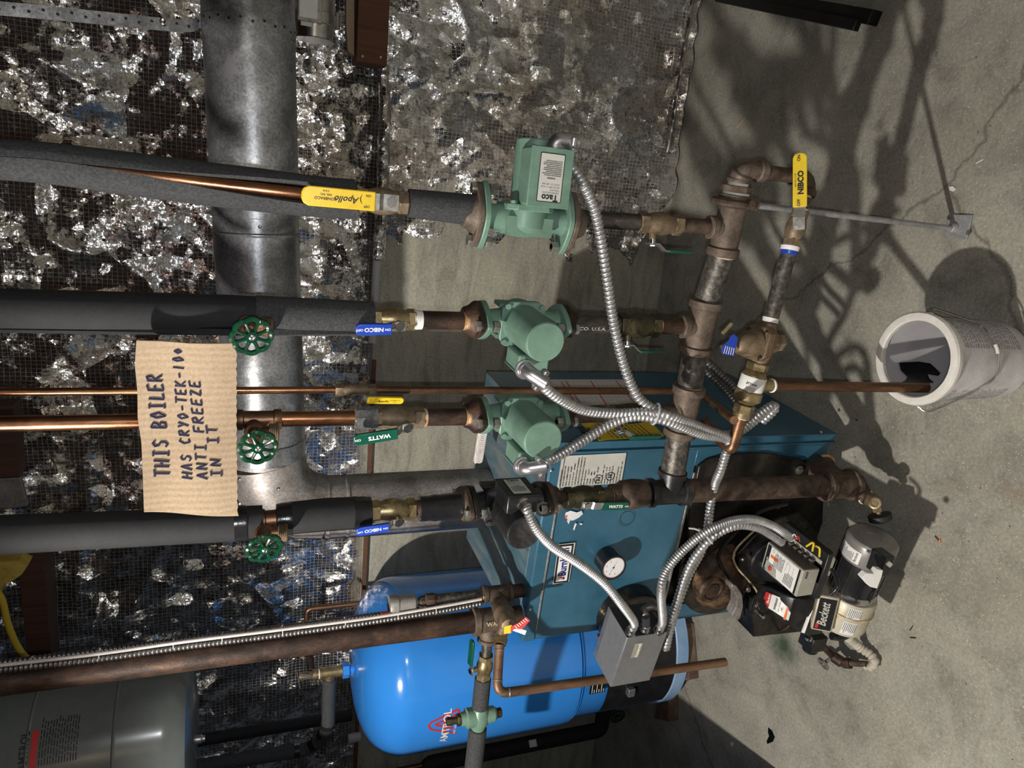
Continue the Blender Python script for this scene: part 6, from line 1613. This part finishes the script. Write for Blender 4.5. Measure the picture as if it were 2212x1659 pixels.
d_ = (de-dz0).normalized(); e_ = (oe-dz0).normalized()
for c_, dd_ in ((dz0+d_*.03, d_), (dz0+e_*.03, e_), (oe-e_*.012, e_)):
    mb = MB(); mb.lathe(c_-dd_*.002, dd_, [(0,rdp*1.02),(.001,rdp*1.1),(.003,rdp*1.1),(.004,rdp*1.02)], 20); mb.build('solder_ring', 'steel_worn', t)
# ============================================================ fill branch at the right
ex = PF(1608, 366, hdr_z)
e_in = hA+hdv*.092
elbow('pipe_elbow', 'malleable', 'brown iron elbow at the far right end of the header, turning down', 'pipe fitting', e_in, ex, VZ(ex, 1650), RP(ex, 19), .014)
low = VZ(ex, 1748); zf = low.z
def FL(py): return PF(interp(((370,1752),(440,1735),(490,1716),(535,1707),(600,1690),(690,1664),(740,1652),(780,1640),(830,1624),(880,1607),(920,1595),(970,1583)), py), py, zf+.06*max(0, py-370)/460)
nipple('rusty vertical pipe between the two elbows at the far right', VZ(ex, 1645), VZ(ex, 1722), RP(ex, 16), 'iron_rust')
elbow('pipe_elbow', 'iron_rust', 'rounded rusty elbow below the yellow lever grip at the far right', 'pipe fitting', VZ(ex, 1712), low, FL(424), RP(low, 18), .012)
nipple('short hexagonal iron nipple beneath the right elbow', FL(418), FL(458), RP(low, 14), 'iron_bare', 'thread', 'tape')
ball_valve('tan bronze ball valve with a long yellow lever reaching up beside the right elbow', FL(455), FL(531), RP(FL(490), 19), V(-.1,-.80,.60), (FL(380)-FL(490))+V(0,0,.035), 'grip_yellow', 'bronze', .030, .132, .026, off=.016, mid=.42, lift=.014,
    lettering=[('NIBCO', .45, -.05, .55, .05, 0), ('ON', .90, .2, .3, .03, 0), ('OFF', .08, .2, .3, .03, 0), ('400 PSI CWP', .5, .65, .18, 0, 0)])
nipple('dark iron pipe with blue and white tape leading to the pressure valve', FL(526), FL(694), RP(FL(610), 17), 'iron_bare', None, 'tape', wb=.010, name='fill_pipe')
a = FL(530); d = (FL(560)-a).normalized()
mb = MB(); mb.lathe(a, d, [(0,RP(a,17.5)),(.002,RP(a,20)),(.010,RP(a,19)),(.013,RP(a,17.3))], 24); tag(mb.build('thread_tape', 'tape'), 'white thread tape ring under the tan ball valve', 'tape')
mb = MB(); mb.lathe(a+d*.010, d, [(0,RP(a,17.5)),(.001,RP(a,19)),(.008,RP(a,18.2)),(.009,RP(a,17.2))], 24); tag(mb.build('thread_tape', 'grip_blue'), 'blue thread tape ring under the tan ball valve', 'tape')
# pressure reducing valve
pc = FL(738); k = RP(pc, 1); fd = (FL(790)-FL(690)).normalized()
t = thing('pressure_valve', 'bronze bell shaped pressure reducing valve with a blue tag', 'valve', pc-Z_*.04)
mb = MB(); mb.lathe(FL(698), fd, [(0,16*k),(.008,17*k),(.02,22*k),(.045,24*k),(.07,22*k),(.085,17*k),(.098,16*k)], 26)
mb.lathe(pc-Z_*.012, -Z_, [(-.02,30*k),(.006,27*k),(.016,20*k)], 8); mb.lathe(pc-Z_*.026, -Z_, [(0,19*k),(.003,21*k),(.014,20*k),(.017,16*k)], 6); mb.build('body', 'bronze', t)
up = (Z_ + V(-.12,-.05,0)).normalized(); o = pc+up*.016
x, y = fd, up.cross(fd).normalized()
def sq(o, h, q): return [o+x*a+y*b for a, b in ((-h+q,-h),(h-q,-h),(h,-h+q),(h,h-q),(h-q,h),(-h+q,h),(-h,h-q),(-h,-h+q))]
mb = MB(); mb.prism(sq(o-up*.006, 36*k, 12*k), up*.008); mb.build('gasket', 'copper_green', t)
mb = MB(); mb.prism(sq(o+up*.002, 37*k, 12*k), up*.009)
mb.lathe(o+up*.009, up, [(0,32*k),(.010,30*k),(.030,26*k),(.044,20*k),(.050,15*k),(.052,12*k)], 36); mb.build('bell_housing', 'bronze', t, bevel=.0015)
for a in (-1, 1):
    for b in (-1, 1):
        mb = MB(); p = o+up*.011+x*a*27*k+y*b*27*k; mb.lathe(p, up, [(-.001,.0042),(.003,.0042),(.004,.003)], 10); mb.build('cover_screw', 'bronze_dark', t)
q = o+up*.060; mb = MB(); mb.hexa(q, q+up*.006, .0085); mb.cyl(q+up*.006, q+up*.034, .0062, seg=14, ch=.001); mb.build('adjusting_screw', 'brass', t)
la = G(1560,721,ZC(q)-.01); lb_ = G(1580,700,ZC(q)-.01); mb = MB(); w = (lb_-la).cross(cam_dir(la)).normalized()*.0035
mb.prism([la-w, lb_-w, lb_+(lb_-la).normalized()*.003, lb_+w, la+w], cam_dir(la)*.0015); mb.build('fast_fill_lever', 'brass', t)
tq = [G(x_, y_, ZC(q)-.022) for x_, y_ in ((1586,722),(1594,730),(1592,742),(1584,770),(1557,762),(1561,746),(1572,738),(1578,726))]; mb = MB(); mb.prism(tq, -cam_dir(q)*.0008); bt = mb.build('blue_tag', 'grip_blue', t)
mb = MB()
for i in range(5):
    a = G(1563+i*5, 764-i*-.8, ZC(q)-.0232); b = G(1568+i*4.4, 747+i*1.2, ZC(q)-.0232); w = (b-a).cross(cam_dir(a)).normalized()*.0006; mb.quad(a-w, b-w, b+w, a+w)
mb.build('tag_print', 'white', bt)
# backflow preventer
t = thing('backflow_preventer', 'polished brass backflow preventer with a white wrap label and side port', 'valve', FL(830)-Z_*.03)
a = FL(776); d = (FL(890)-a).normalized(); L = (FL(890)-a).length
mb = MB(); mb.cyl(FL(770), FL(784), 13*k, seg=20); mb.hexa(FL(784), FL(799), 24*k); mb.build('union_nut', 'brass', t)
b0, b1 = FL(797), FL(872); Lb = (b1-b0).length; db = (b1-b0).normalized()
mb = MB(); mb.lathe(b0, db, [(0,15*k),(.003,20*k),(Lb*.14,25*k),(Lb*.18,27*k),(Lb*.62,27*k),(Lb*.64,30*k),(Lb*.86,30*k),(Lb*.90,26*k),(Lb,16*k)], 40); bd_ = mb.build('body', 'brass', t)
mb = MB(); mb.lathe(b0, db, [(Lb*.20,27*k+.0004),(Lb*.21,27*k+.0008),(Lb*.58,27*k+.0008),(Lb*.59,27*k+.0004)], 40); lb2 = mb.build('wrap_label', 'white', bd_)
cn = cam_dir((b0+b1)/2); cn = (cn-db*cn.dot(db)).normalized(); tu = cn.cross(db)*-1
mb = MB(); pz = b0+db*(Lb*.40)+cn*(27*k+.0012)
text(mb, 'WATTS', pz+tu*.0-db*0.001, tu if tu.dot(RT) > 0 else -tu, -db, .0065, center=True, bold=.04); 
for i in range(3): 
    c_ = pz+db*(.006+.003*i)-tu*.010; mb.quad(c_, c_+tu*.020, c_+tu*.020+db*.0009, c_+db*.0009)
mb.build('label_print', 'ink', lb2)
mb = MB(); mb.hexa(FL(874), FL(892), 22*k); mb.cyl(FL(890), FL(902), 19*k, seg=24); mb.build('union_nut', 'brass', t)
pd = VZ(FL(833), 1652); pe = VZ(pd, 1668)
mb = MB(); mb.cyl(V(pd.x,pd.y,FL(833).z), pe, 14*k, seg=22); mb.build('relief_port', 'brass', t)
mb = MB(); mb.lathe(pe+Z_*.004, -Z_, [(0,14*k),(.002,16*k),(.005,15.5*k),(.007,13*k)], 22); mb.build('thread_tape', 'tape', t)
mb = MB(); mb.lathe(FL(900), db, [(0,14*k),(.001,16.5*k),(.003,16*k),(.004,14*k)], 22); mb.build('thread_tape', 'tape', t)
# copper elbow below it
ec = PF(1580, 974, zf+.075); pipe('copper_elbow', 'copper_old', bend(FL(902), ec, ec+(V(.35,.9,.12)).normalized()*.10, .016), 13.5*k, 'tarnished copper elbow hanging under the backflow preventer', 'pipe fitting')
pipe('drain_pipe', 'copper_old', [pe+Z_*.003, PF(2004, 838, .19)], RP(pe, 11), 'brown copper drain pipe dropping straight into the white pail', 'pipe')
# two dull conduits and tan wire behind the header
conduit('upper of two dull conduits running behind the header on the boiler side', [G(*q) for q in ((1516,772,1.72),(1545,800,1.72),(1580,832,1.72),(1605,862,1.70),(1640,900,1.66))], .009, 'conduit_dull')
conduit('lower of two dull conduits running behind the header on the boiler side', [G(*q) for q in ((1505,782,1.74),(1535,812,1.74),(1568,845,1.74),(1592,874,1.72),(1625,912,1.68))], .009, 'conduit_dull')

# ============================================================ conduits
ca_ = angle_connector('', LA(1160)+V(.108,-.048,0), V(1,-.1,0).normalized(), V(0,-.15,-1).normalized(), bpy.data.objects['circulator_pump'], r=.015)
conduit('bright armoured conduit sweeping down from the rightmost pump to the cable bundle', [ca_] + [G(*q) for q in ((1228,347,1.20),(1252,383,1.22),(1280,440,1.25),(1297,510,1.28),(1311,600,1.30),(1326,700,1.33),(1348,790,1.36),(1375,852,1.38),(1408,882,1.39),(1450,900,1.40),(1510,922,1.45),(1565,940,1.51),(1600,928,1.53),(1640,895,1.54),(1668,876,1.55),(1672,886,1.56),(1645,912,1.57))], .0100)
pumps = [o for o in bpy.data.objects if o.name.startswith('circulator_pump')]
pB, pC, pD = [o for k_, o in sorted([(o.name, o) for o in pumps])][1:4]
cb2 = angle_connector('', G(1133,797,1.245), V(-.1,-1,0).normalized(), (G(1166,818,1.245)-G(1133,797,1.245)).normalized(), pB, r=.0135)
conduit('armoured conduit curving from the second pump into the cable bundle', [cb2] + [G(*q) for q in ((1178,838,1.24),(1210,862,1.27),(1262,886,1.33),(1330,893,1.37),(1400,891,1.385),(1450,899,1.38),(1510,922,1.44),(1570,945,1.50))], .0098)
cc2 = angle_connector('', G(1128,1005,1.30), V(-.06,-1,0).normalized(), (G(1162,1000,1.30)-G(1128,1005,1.30)).normalized(), pC, r=.0135)
conduit('loosely wound armoured conduit rising from the third pump to the cable bundle', [cc2] + [G(*q) for q in ((1182,996,1.30),(1210,982,1.32),(1262,950,1.35),(1315,918,1.37),(1360,901,1.38),(1402,901,1.385),(1450,913,1.39),(1515,938,1.45),(1572,950,1.51),(1566,985,1.53),(1555,1020,1.55),(1545,1045,1.60),(1535,1090,1.62),(1527,1150,1.60),(1512,1195,1.58),(1488,1240,1.56),(1465,1300,1.56),(1448,1355,1.57),(1438,1400,1.58))], .0100)
conduit('second strand of the bundled conduits looping out behind the fill valve', [G(*q) for q in ((1405,905,1.41),(1455,908,1.42),(1515,930,1.46),(1575,942,1.53),(1610,925,1.55),(1645,897,1.56),(1672,877,1.57))], .0095)
mb = MB(); c = G(1416,894,1.388); dd_ = (G(1450,904,1.39)-G(1400,890,1.385)).normalized(); x, y = basis(dd_)
mb.sweep([c+x*cos(a)*.021+y*sin(a)*.021 for a in [2*pi*j/24 for j in range(24)]], .0022, 8, closed=True); tag(mb.build('cable_tie', 'pvc_grey'), 'pale plastic tie round the conduit bundle at the third header tee', 'cable tie')
# pump D to the control box
n0 = G(1128,1086,1.30); hx = (G(1140,1100,1.29)-n0).normalized()
mb = MB(); mb.lathe(n0-hx*.002, hx, [(0,.0135),(.004,.0135),(.006,.0115),(.016,.0120),(.018,.010)], 8); mb.build('conduit_connector', 'steel', pD)
conduit('armoured conduit drooping from the black pump to the grey control box', [n0+hx*.012] + [G(*q) for q in ((1143,1112,1.29),(1160,1145,1.30),(1195,1182,1.33),(1250,1217,1.37),(1303,1258,1.41),(1342,1305,1.44))] + [CB[0]+CU*.03, CB[0]+CU*.008], .0090, pitch=.0056)
conduit('armoured conduit arching from the control box over the burner, the upper strand', [CB[2]+CU*.008, CB[2]+CU*.035] + [G(*q) for q in ((1428,1275,1.47),(1440,1232,1.47),(1480,1185,1.47),(1530,1146,1.47),(1580,1126,1.49),(1625,1122,1.53),(1665,1134,1.57),(1692,1150,1.60),(1708,1162,1.64))], .0092, pitch=.0058)
conduit('armoured conduit arching over the burner just below another strand', [G(*q) for q in ((1436,1402,1.60),(1447,1352,1.56),(1462,1300,1.54),(1478,1250,1.53),(1500,1205,1.52),(1540,1160,1.51),(1590,1136,1.52),(1635,1140,1.55),(1665,1156,1.59),(1688,1172,1.62))], .0090, pitch=.0085)
mb = MB(); cI = CB[1]+CU*.012; mb.sweep(spline([CB[1], cI, cI+CU*.012+Z_*.003, cI+CU*.030+Z_*.010], .004), .0095, 14); mb.build('angle_connector', 'box_dark', bpy.data.objects['control_box'])
conduit('short dark conduit loop behind the control box connectors', [cI+CU*.028+Z_*.008] + [G(*q) for q in ((1392,1318,1.53),(1408,1312,1.55),(1426,1322,1.57),(1440,1350,1.58),(1444,1376,1.58))], .0080, 'conduit_dull', pitch=.005)
c = G(1524,1158,1.50); mb = MB(); dd_ = (G(1540,1145,1.48)-G(1500,1180,1.48)).normalized(); x, y = basis(dd_)
mb.sweep([c+x*cos(a)*.020+y*sin(a)*.020 for a in [2*pi*j/24 for j in range(24)]], .0020, 8, closed=True); mb.sweep([G(1516,1148,1.47), G(1500,1142,1.47), G(1488,1141,1.47)], .0020, 8)
tag(mb.build('cable_tie', 'pvc_grey'), 'pale plastic tie with a loose tail round the arching conduits', 'cable tie')
# twisted leads behind the third pump
mb = MB(); a, b = G(1044,925,1.86), G(1033,994,1.93)
for ph in (0, pi*2/3, pi*4/3):
    mb.sweep([a+(b-a)*t_+V(cos(t_*34+ph)*.010, 0, 0)+UP*sin(t_*34+ph)*.010 for t_ in [i/110 for i in range(111)]], .0033, 6)
tag(mb.build('twisted_cable', 'wire_white'), 'pale twisted leads hanging between the flue pipe and third pump', 'cable')

# ============================================================ cardboard sign
t = thing('cardboard_sign', 'corrugated cardboard sign with handwritten blue marker lettering', 'sign', PY(512,930,1.18))
YS = 1.165
def sgp(px, py, off=0.0):
    p = PY(px, py, YS); s_ = (py-735)/370; return p + V(0, .010*sin(pi*max(0,min(1,s_)))+.004*sin((px-300)*.03) - off, 0)
top_ = ((735,295),(790,291),(850,296),(905,296),(960,304),(1040,308),(1102,311)); bot_ = ((735,509),(760,511),(900,511),(1000,512),(1090,513),(1102,514))
n1, n2 = 60, 14; vs = []; 
for off in (.002, -.002):
    for i in range(n1+1):
        py = 735+371*i/n1
        for j in range(n2+1):
            a = interp(top_, py); b = interp(bot_, py)+1.2*sin(py*.7); s_ = j/n2
            yy = py + (12*s_ if i == 0 else 0) + (8*s_*(i/n1))
            vs.append(sgp(a+(b-a)*s_, yy, off))
mb = MB(); K = (n1+1)*(n2+1); fs = []
for i in range(n1):
    for j in range(n2):
        a = i*(n2+1)+j; q = [a, a+1, a+n2+2, a+n2+1]; fs += [q, [K+z for z in q][::-1]]
rim = [j for j in range(n2+1)] + [i*(n2+1)+n2 for i in range(1, n1+1)] + [n1*(n2+1)+j for j in range(n2-1, -1, -1)] + [i*(n2+1) for i in range(n1-1, 0, -1)]
for i in range(len(rim)): a, b = rim[i], rim[(i+1) % len(rim)]; fs.append([a, b, K+b, K+a])
mb.addvf(vs, fs); brd = mb.build('cardboard', 'cardboard', t)
F_ = {'T': [[(0,1),(1,1)],[(.5,1),(.45,0)]], 'H': [[(.1,1),(0,0)],[(.9,1),(.8,0)],[(.05,.5),(.85,.55)]], 'I': [[(.2,1),(.8,1)],[(.5,1),(.5,0)],[(.15,0),(.8,0)]], 'S': [[(.9,.85),(.6,1),(.2,.85),(.3,.6),(.75,.45),(.8,.15),(.4,0),(.05,.15)]],
 'B': [[(.15,1),(.05,0)],[(.15,1),(.8,.85),(.7,.6),(.15,.5)],[(.15,.5),(.85,.35),(.75,.05),(.05,0)]], 'O': [[(.5,1),(.1,.6),(.4,0),(.9,.45),(.5,1)]], 'L': [[(.2,1),(.1,0),(.85,.05)]], 'E': [[(.9,1),(.15,.95),(.05,0),(.85,.05)],[(.1,.5),(.7,.55)]],
 'R': [[(.15,.95),(.05,0)],[(.05,.9),(.7,1),(.8,.7),(.2,.5),(.9,0)]], 'A': [[(0,0),(.5,1),(.85,0)],[(.2,.4),(.75,.4)]], 'C': [[(.9,.85),(.5,1),(.1,.5),(.4,0),(.85,.1)]], 'Y': [[(.1,1),(.45,.5)],[(.9,1),(.3,0)]], 'N': [[(.05,0),(.15,1),(.75,0),(.85,1)]],
 'F': [[(.9,1),(.15,.95),(.05,0)],[(.1,.5),(.7,.55)]], 'Z': [[(.1,.95),(.85,1),(.1,0),(.9,.05)]], 'K': [[(.15,1),(.05,0)],[(.85,1),(.15,.45),(.85,0)]], '-': [[(.15,.45),(.85,.5)]], '1': [[(.5,1),(.4,0)]], '0': [[(.5,1),(.15,.6),(.35,0),(.8,.35),(.5,1)]], 'o': [[(.5,.75),(.15,.45),(.4,.1),(.8,.35),(.5,.75),(.3,.4)]]}
def hand(s, p0, p1, hpx, wd):
    n = len(s)
    for i, ch in enumerate(s):
        if ch == ' ': continue
        f0 = i/n; cw_ = .70/n
        for stroke in F_[ch]:
            P = []
            for x, y in stroke:
                f = f0+cw_*x; bx_, by_ = p0[0]+(p1[0]-p0[0])*f, p0[1]+(p1[1]-p0[1])*f
                P.append(sgp(bx_-hpx*(y-.5)+random.uniform(-.6,.6), by_+random.uniform(-.5,.5), .0026))
            yield P
mb = MB()
for s, p0, p1, h_, wd in (('THIS BOILER', (350,1033), (331,806), 33, .0022), ('HAS CRYO-TEK-10o', (404,1035), (381,748), 23, .0018), ('ANTI FREEZE', (437,1035), (419,818), 23, .0018), ('IN IT', (468,1031), (455,915), 22, .0019)):
    for P in hand(s, p0, p1, h_, wd):
        Q = []
        for a, b in zip(P, P[1:]): Q += [a+(b-a)*(i/4) for i in range(4)]
        Q.append(P[-1]); mb.sweep(Q, [wd*.8]*len(Q), 6)
for v in mb.v: v.y = v.y + (-.0005 if True else 0)
mb.build('handwriting', 'marker', brd)
mb = MB(); a = LC(290); mb.sweep([a+V(cos(q)*.024, sin(q)*.024, -.012+.006*sin(q*2)) for q in [2*pi*i/24 for i in range(24)]], .0012, 6, closed=True); mb.build('hanging_wire', 'steel', t)

# ============================================================ white pail
pcx = V(-.222, 1.083, 0); PH = .246; Rt, Rb_ = .093, .086
t = thing('plastic_pail', 'white plastic pail with a wire handle standing on the floor under the drain pipe', 'pail', pcx)
mb = MB(); mb.lathe(pcx, Z_, [(.0005, Rb_-.004), (.004, Rb_), (PH-.03, Rt-.001), (PH-.012, Rt), (PH-.012, Rt-.003)], 72, x=X_, caps=False); wall = mb.build('wall', 'pail', t)
mb = MB(); mb.lathe(pcx, Z_, [(PH-.004, Rt-.004), (.012, Rb_-.005), (.008, Rb_-.012), (.008, .0001)], 72, x=X_, caps=False); inn = mb.build('inside', 'pail_in', t)
mb = MB(); mb.lathe(pcx, Z_, [(PH-.016, Rt-.001), (PH-.016, Rt+.006), (PH-.006, Rt+.0075), (PH-.001, Rt+.005), (PH, Rt), (PH, Rt-.009), (PH-.003, Rt-.0115), (PH-.012, Rt-.011)], 72, x=X_, caps=False, rmod=lambda a: 1+.006*noise.noise(V(cos(a)*9, sin(a)*9, 0))); mb.build('rim', 'rim_white', t)
def rimhit(px, py):   # inner wall or bottom seen through the mouth
    p = PF(px, py, .009); r = (V(p.x,p.y,0)-pcx).length
    return p
fl = [(1942,783),(1985,781),(2010,785),(2022,796),(2032,806),(2027,812),(2020,806),(2012,802),(2004,808),(2008,818),(2018,826),(1990,830),(1960,829),(1948,826),(1956,822),(1960,814),(1952,806),(1946,800)]
def bowl(px, py):
    """where the sight line meets the inner side or the bottom"""
    d = ray(px, py); s = 0.5
    for i in range(4000):
        p = CAM+d*(1.5+i*.0008)
        if p.z < .0105: return p
        if p.z < PH-.006 and (V(p.x,p.y,0)-pcx).length > Rb_-.0065+(Rt-Rb_)*p.z/PH: return p
    return p
mb = MB(); pts = [bowl(*q) for q in fl]; c = bowl(1985, 805)
grid = [c]; 
for ring_i in range(1, 7):
    for q in fl: grid.append(bowl(1985+(q[0]-1985)*ring_i/6, 805+(q[1]-805)*ring_i/6))
n = len(fl); fs = [[0, 1+i, 1+(i+1) % n] for i in range(n)]
for k_ in range(5):
    for i in range(n): fs.append([1+k_*n+i, 1+(k_+1)*n+i, 1+(k_+1)*n+(i+1) % n, 1+k_*n+(i+1) % n])
mb.addvf(grid, fs); mb.build('dried_paint', 'paint_film', inn)
def rprint(a0, a1, z, h):
    n = max(2, int((a1-a0)/.06)); r = Rb_+(Rt-Rb_)*z/PH+.0007
    vs = [V(pcx.x+cos(a0+(a1-a0)*i/n)*r, pcx.y+sin(a0+(a1-a0)*i/n)*r, z+dz) for i in range(n+1) for dz in (0, h)]
    mb.addvf(vs, [[2*i,2*i+1,2*i+3,2*i+2] for i in range(n)])
for (b0_, b1_) in ((-1.1, -.15), (-2.9, -2.15)):
    mb = MB()
    for k_ in range(22):
        z = .035+k_*.0082
        x = b0_
        while x < b1_ - .1*random.random():
            l = random.uniform(.04,.15); rprint(x, min(b1_, x+l), z, .0028 if k_ % 4 else .004); x += l+.03
    mb.build('faded_print', 'faded_ink', wall)
e1_, e2_ = G(2003,672,1.50), G(2003,860,1.50)
e1_ = pcx+V(.0955,.012,PH-.030); e2_ = pcx+V(-.0955,-.012,PH-.030)
for e in (e1_, e2_):
    d = (V(e.x,e.y,0)-pcx).normalized(); mb = MB(); mb.lathe(V(e.x,e.y,e.z)-d*.004, d, [(0,.009),(.006,.009),(.008,.006)], 16); mb.build('handle_ear', 'rim_white', t)
out = (cam_dir(pcx+Z_*.12)); 
def onpail(px, py, off=.004):
    p = cylhit(px, py, pcx, Rb_+(Rt-Rb_)*.5+off); return p
hp = [e1_+V(.006,0,0), e1_+V(.010,-.008,-.010)] + [onpail(*q, .006) for q in ((2112,700),(2134,718),(2151,745),(2158,775),(2150,812),(2118,838))] + [e2_+V(-.012,-.020,-.016), e2_-V(.008,0,0)]
mb = MB(); mb.sweep(spline(hp, .006), .0021, 8); mb.build('wire_handle', 'steel', t)
mb = MB(); mb.sweep([onpail(2150,744,.006), onpail(2154,754,.006), onpail(2156,764,.006)], .0035, 10); mb.build('handle_grip', 'rim_white', t)

# repeats of one kind share a group
GROUPS = {'circulator_pump': 'circulator pumps on the vertical pipe lines', 'ball_valve': 'lever ball valves on the pipes', 'drain_valve': 'handwheel drain valves', 'foam_sleeve': 'foam and tape sleeves on the pipes',
 'pipe_nipple': 'threaded iron nipples', 'pipe_tee': 'pipe tees', 'copper_pipe': 'copper pipes', 'header_pipe': 'header pipe lengths', 'flexible_conduit': 'armoured conduits', 'cable_tie': 'cable ties', 'brick_pad': 'bricks under the blue tank',
 'insulated_pipe': 'insulated pipes at the left', 'foil_insulation': 'foil insulation blankets', 'pipe_elbow': 'iron elbows at the right', 'paper_chip': 'chips on the floor', 'wood_splinter': 'splinters on the floor', 'wire_offcut': 'wire offcuts on the floor', 'relief_valve': 'relief valves', 'thread_tape': 'thread tape rings'}
for o in list(COL.objects):
    if o.parent is None and o.get('category'):
        g_ = GROUPS.get(o.name.split('.')[0])
        if g_: o['group'] = g_
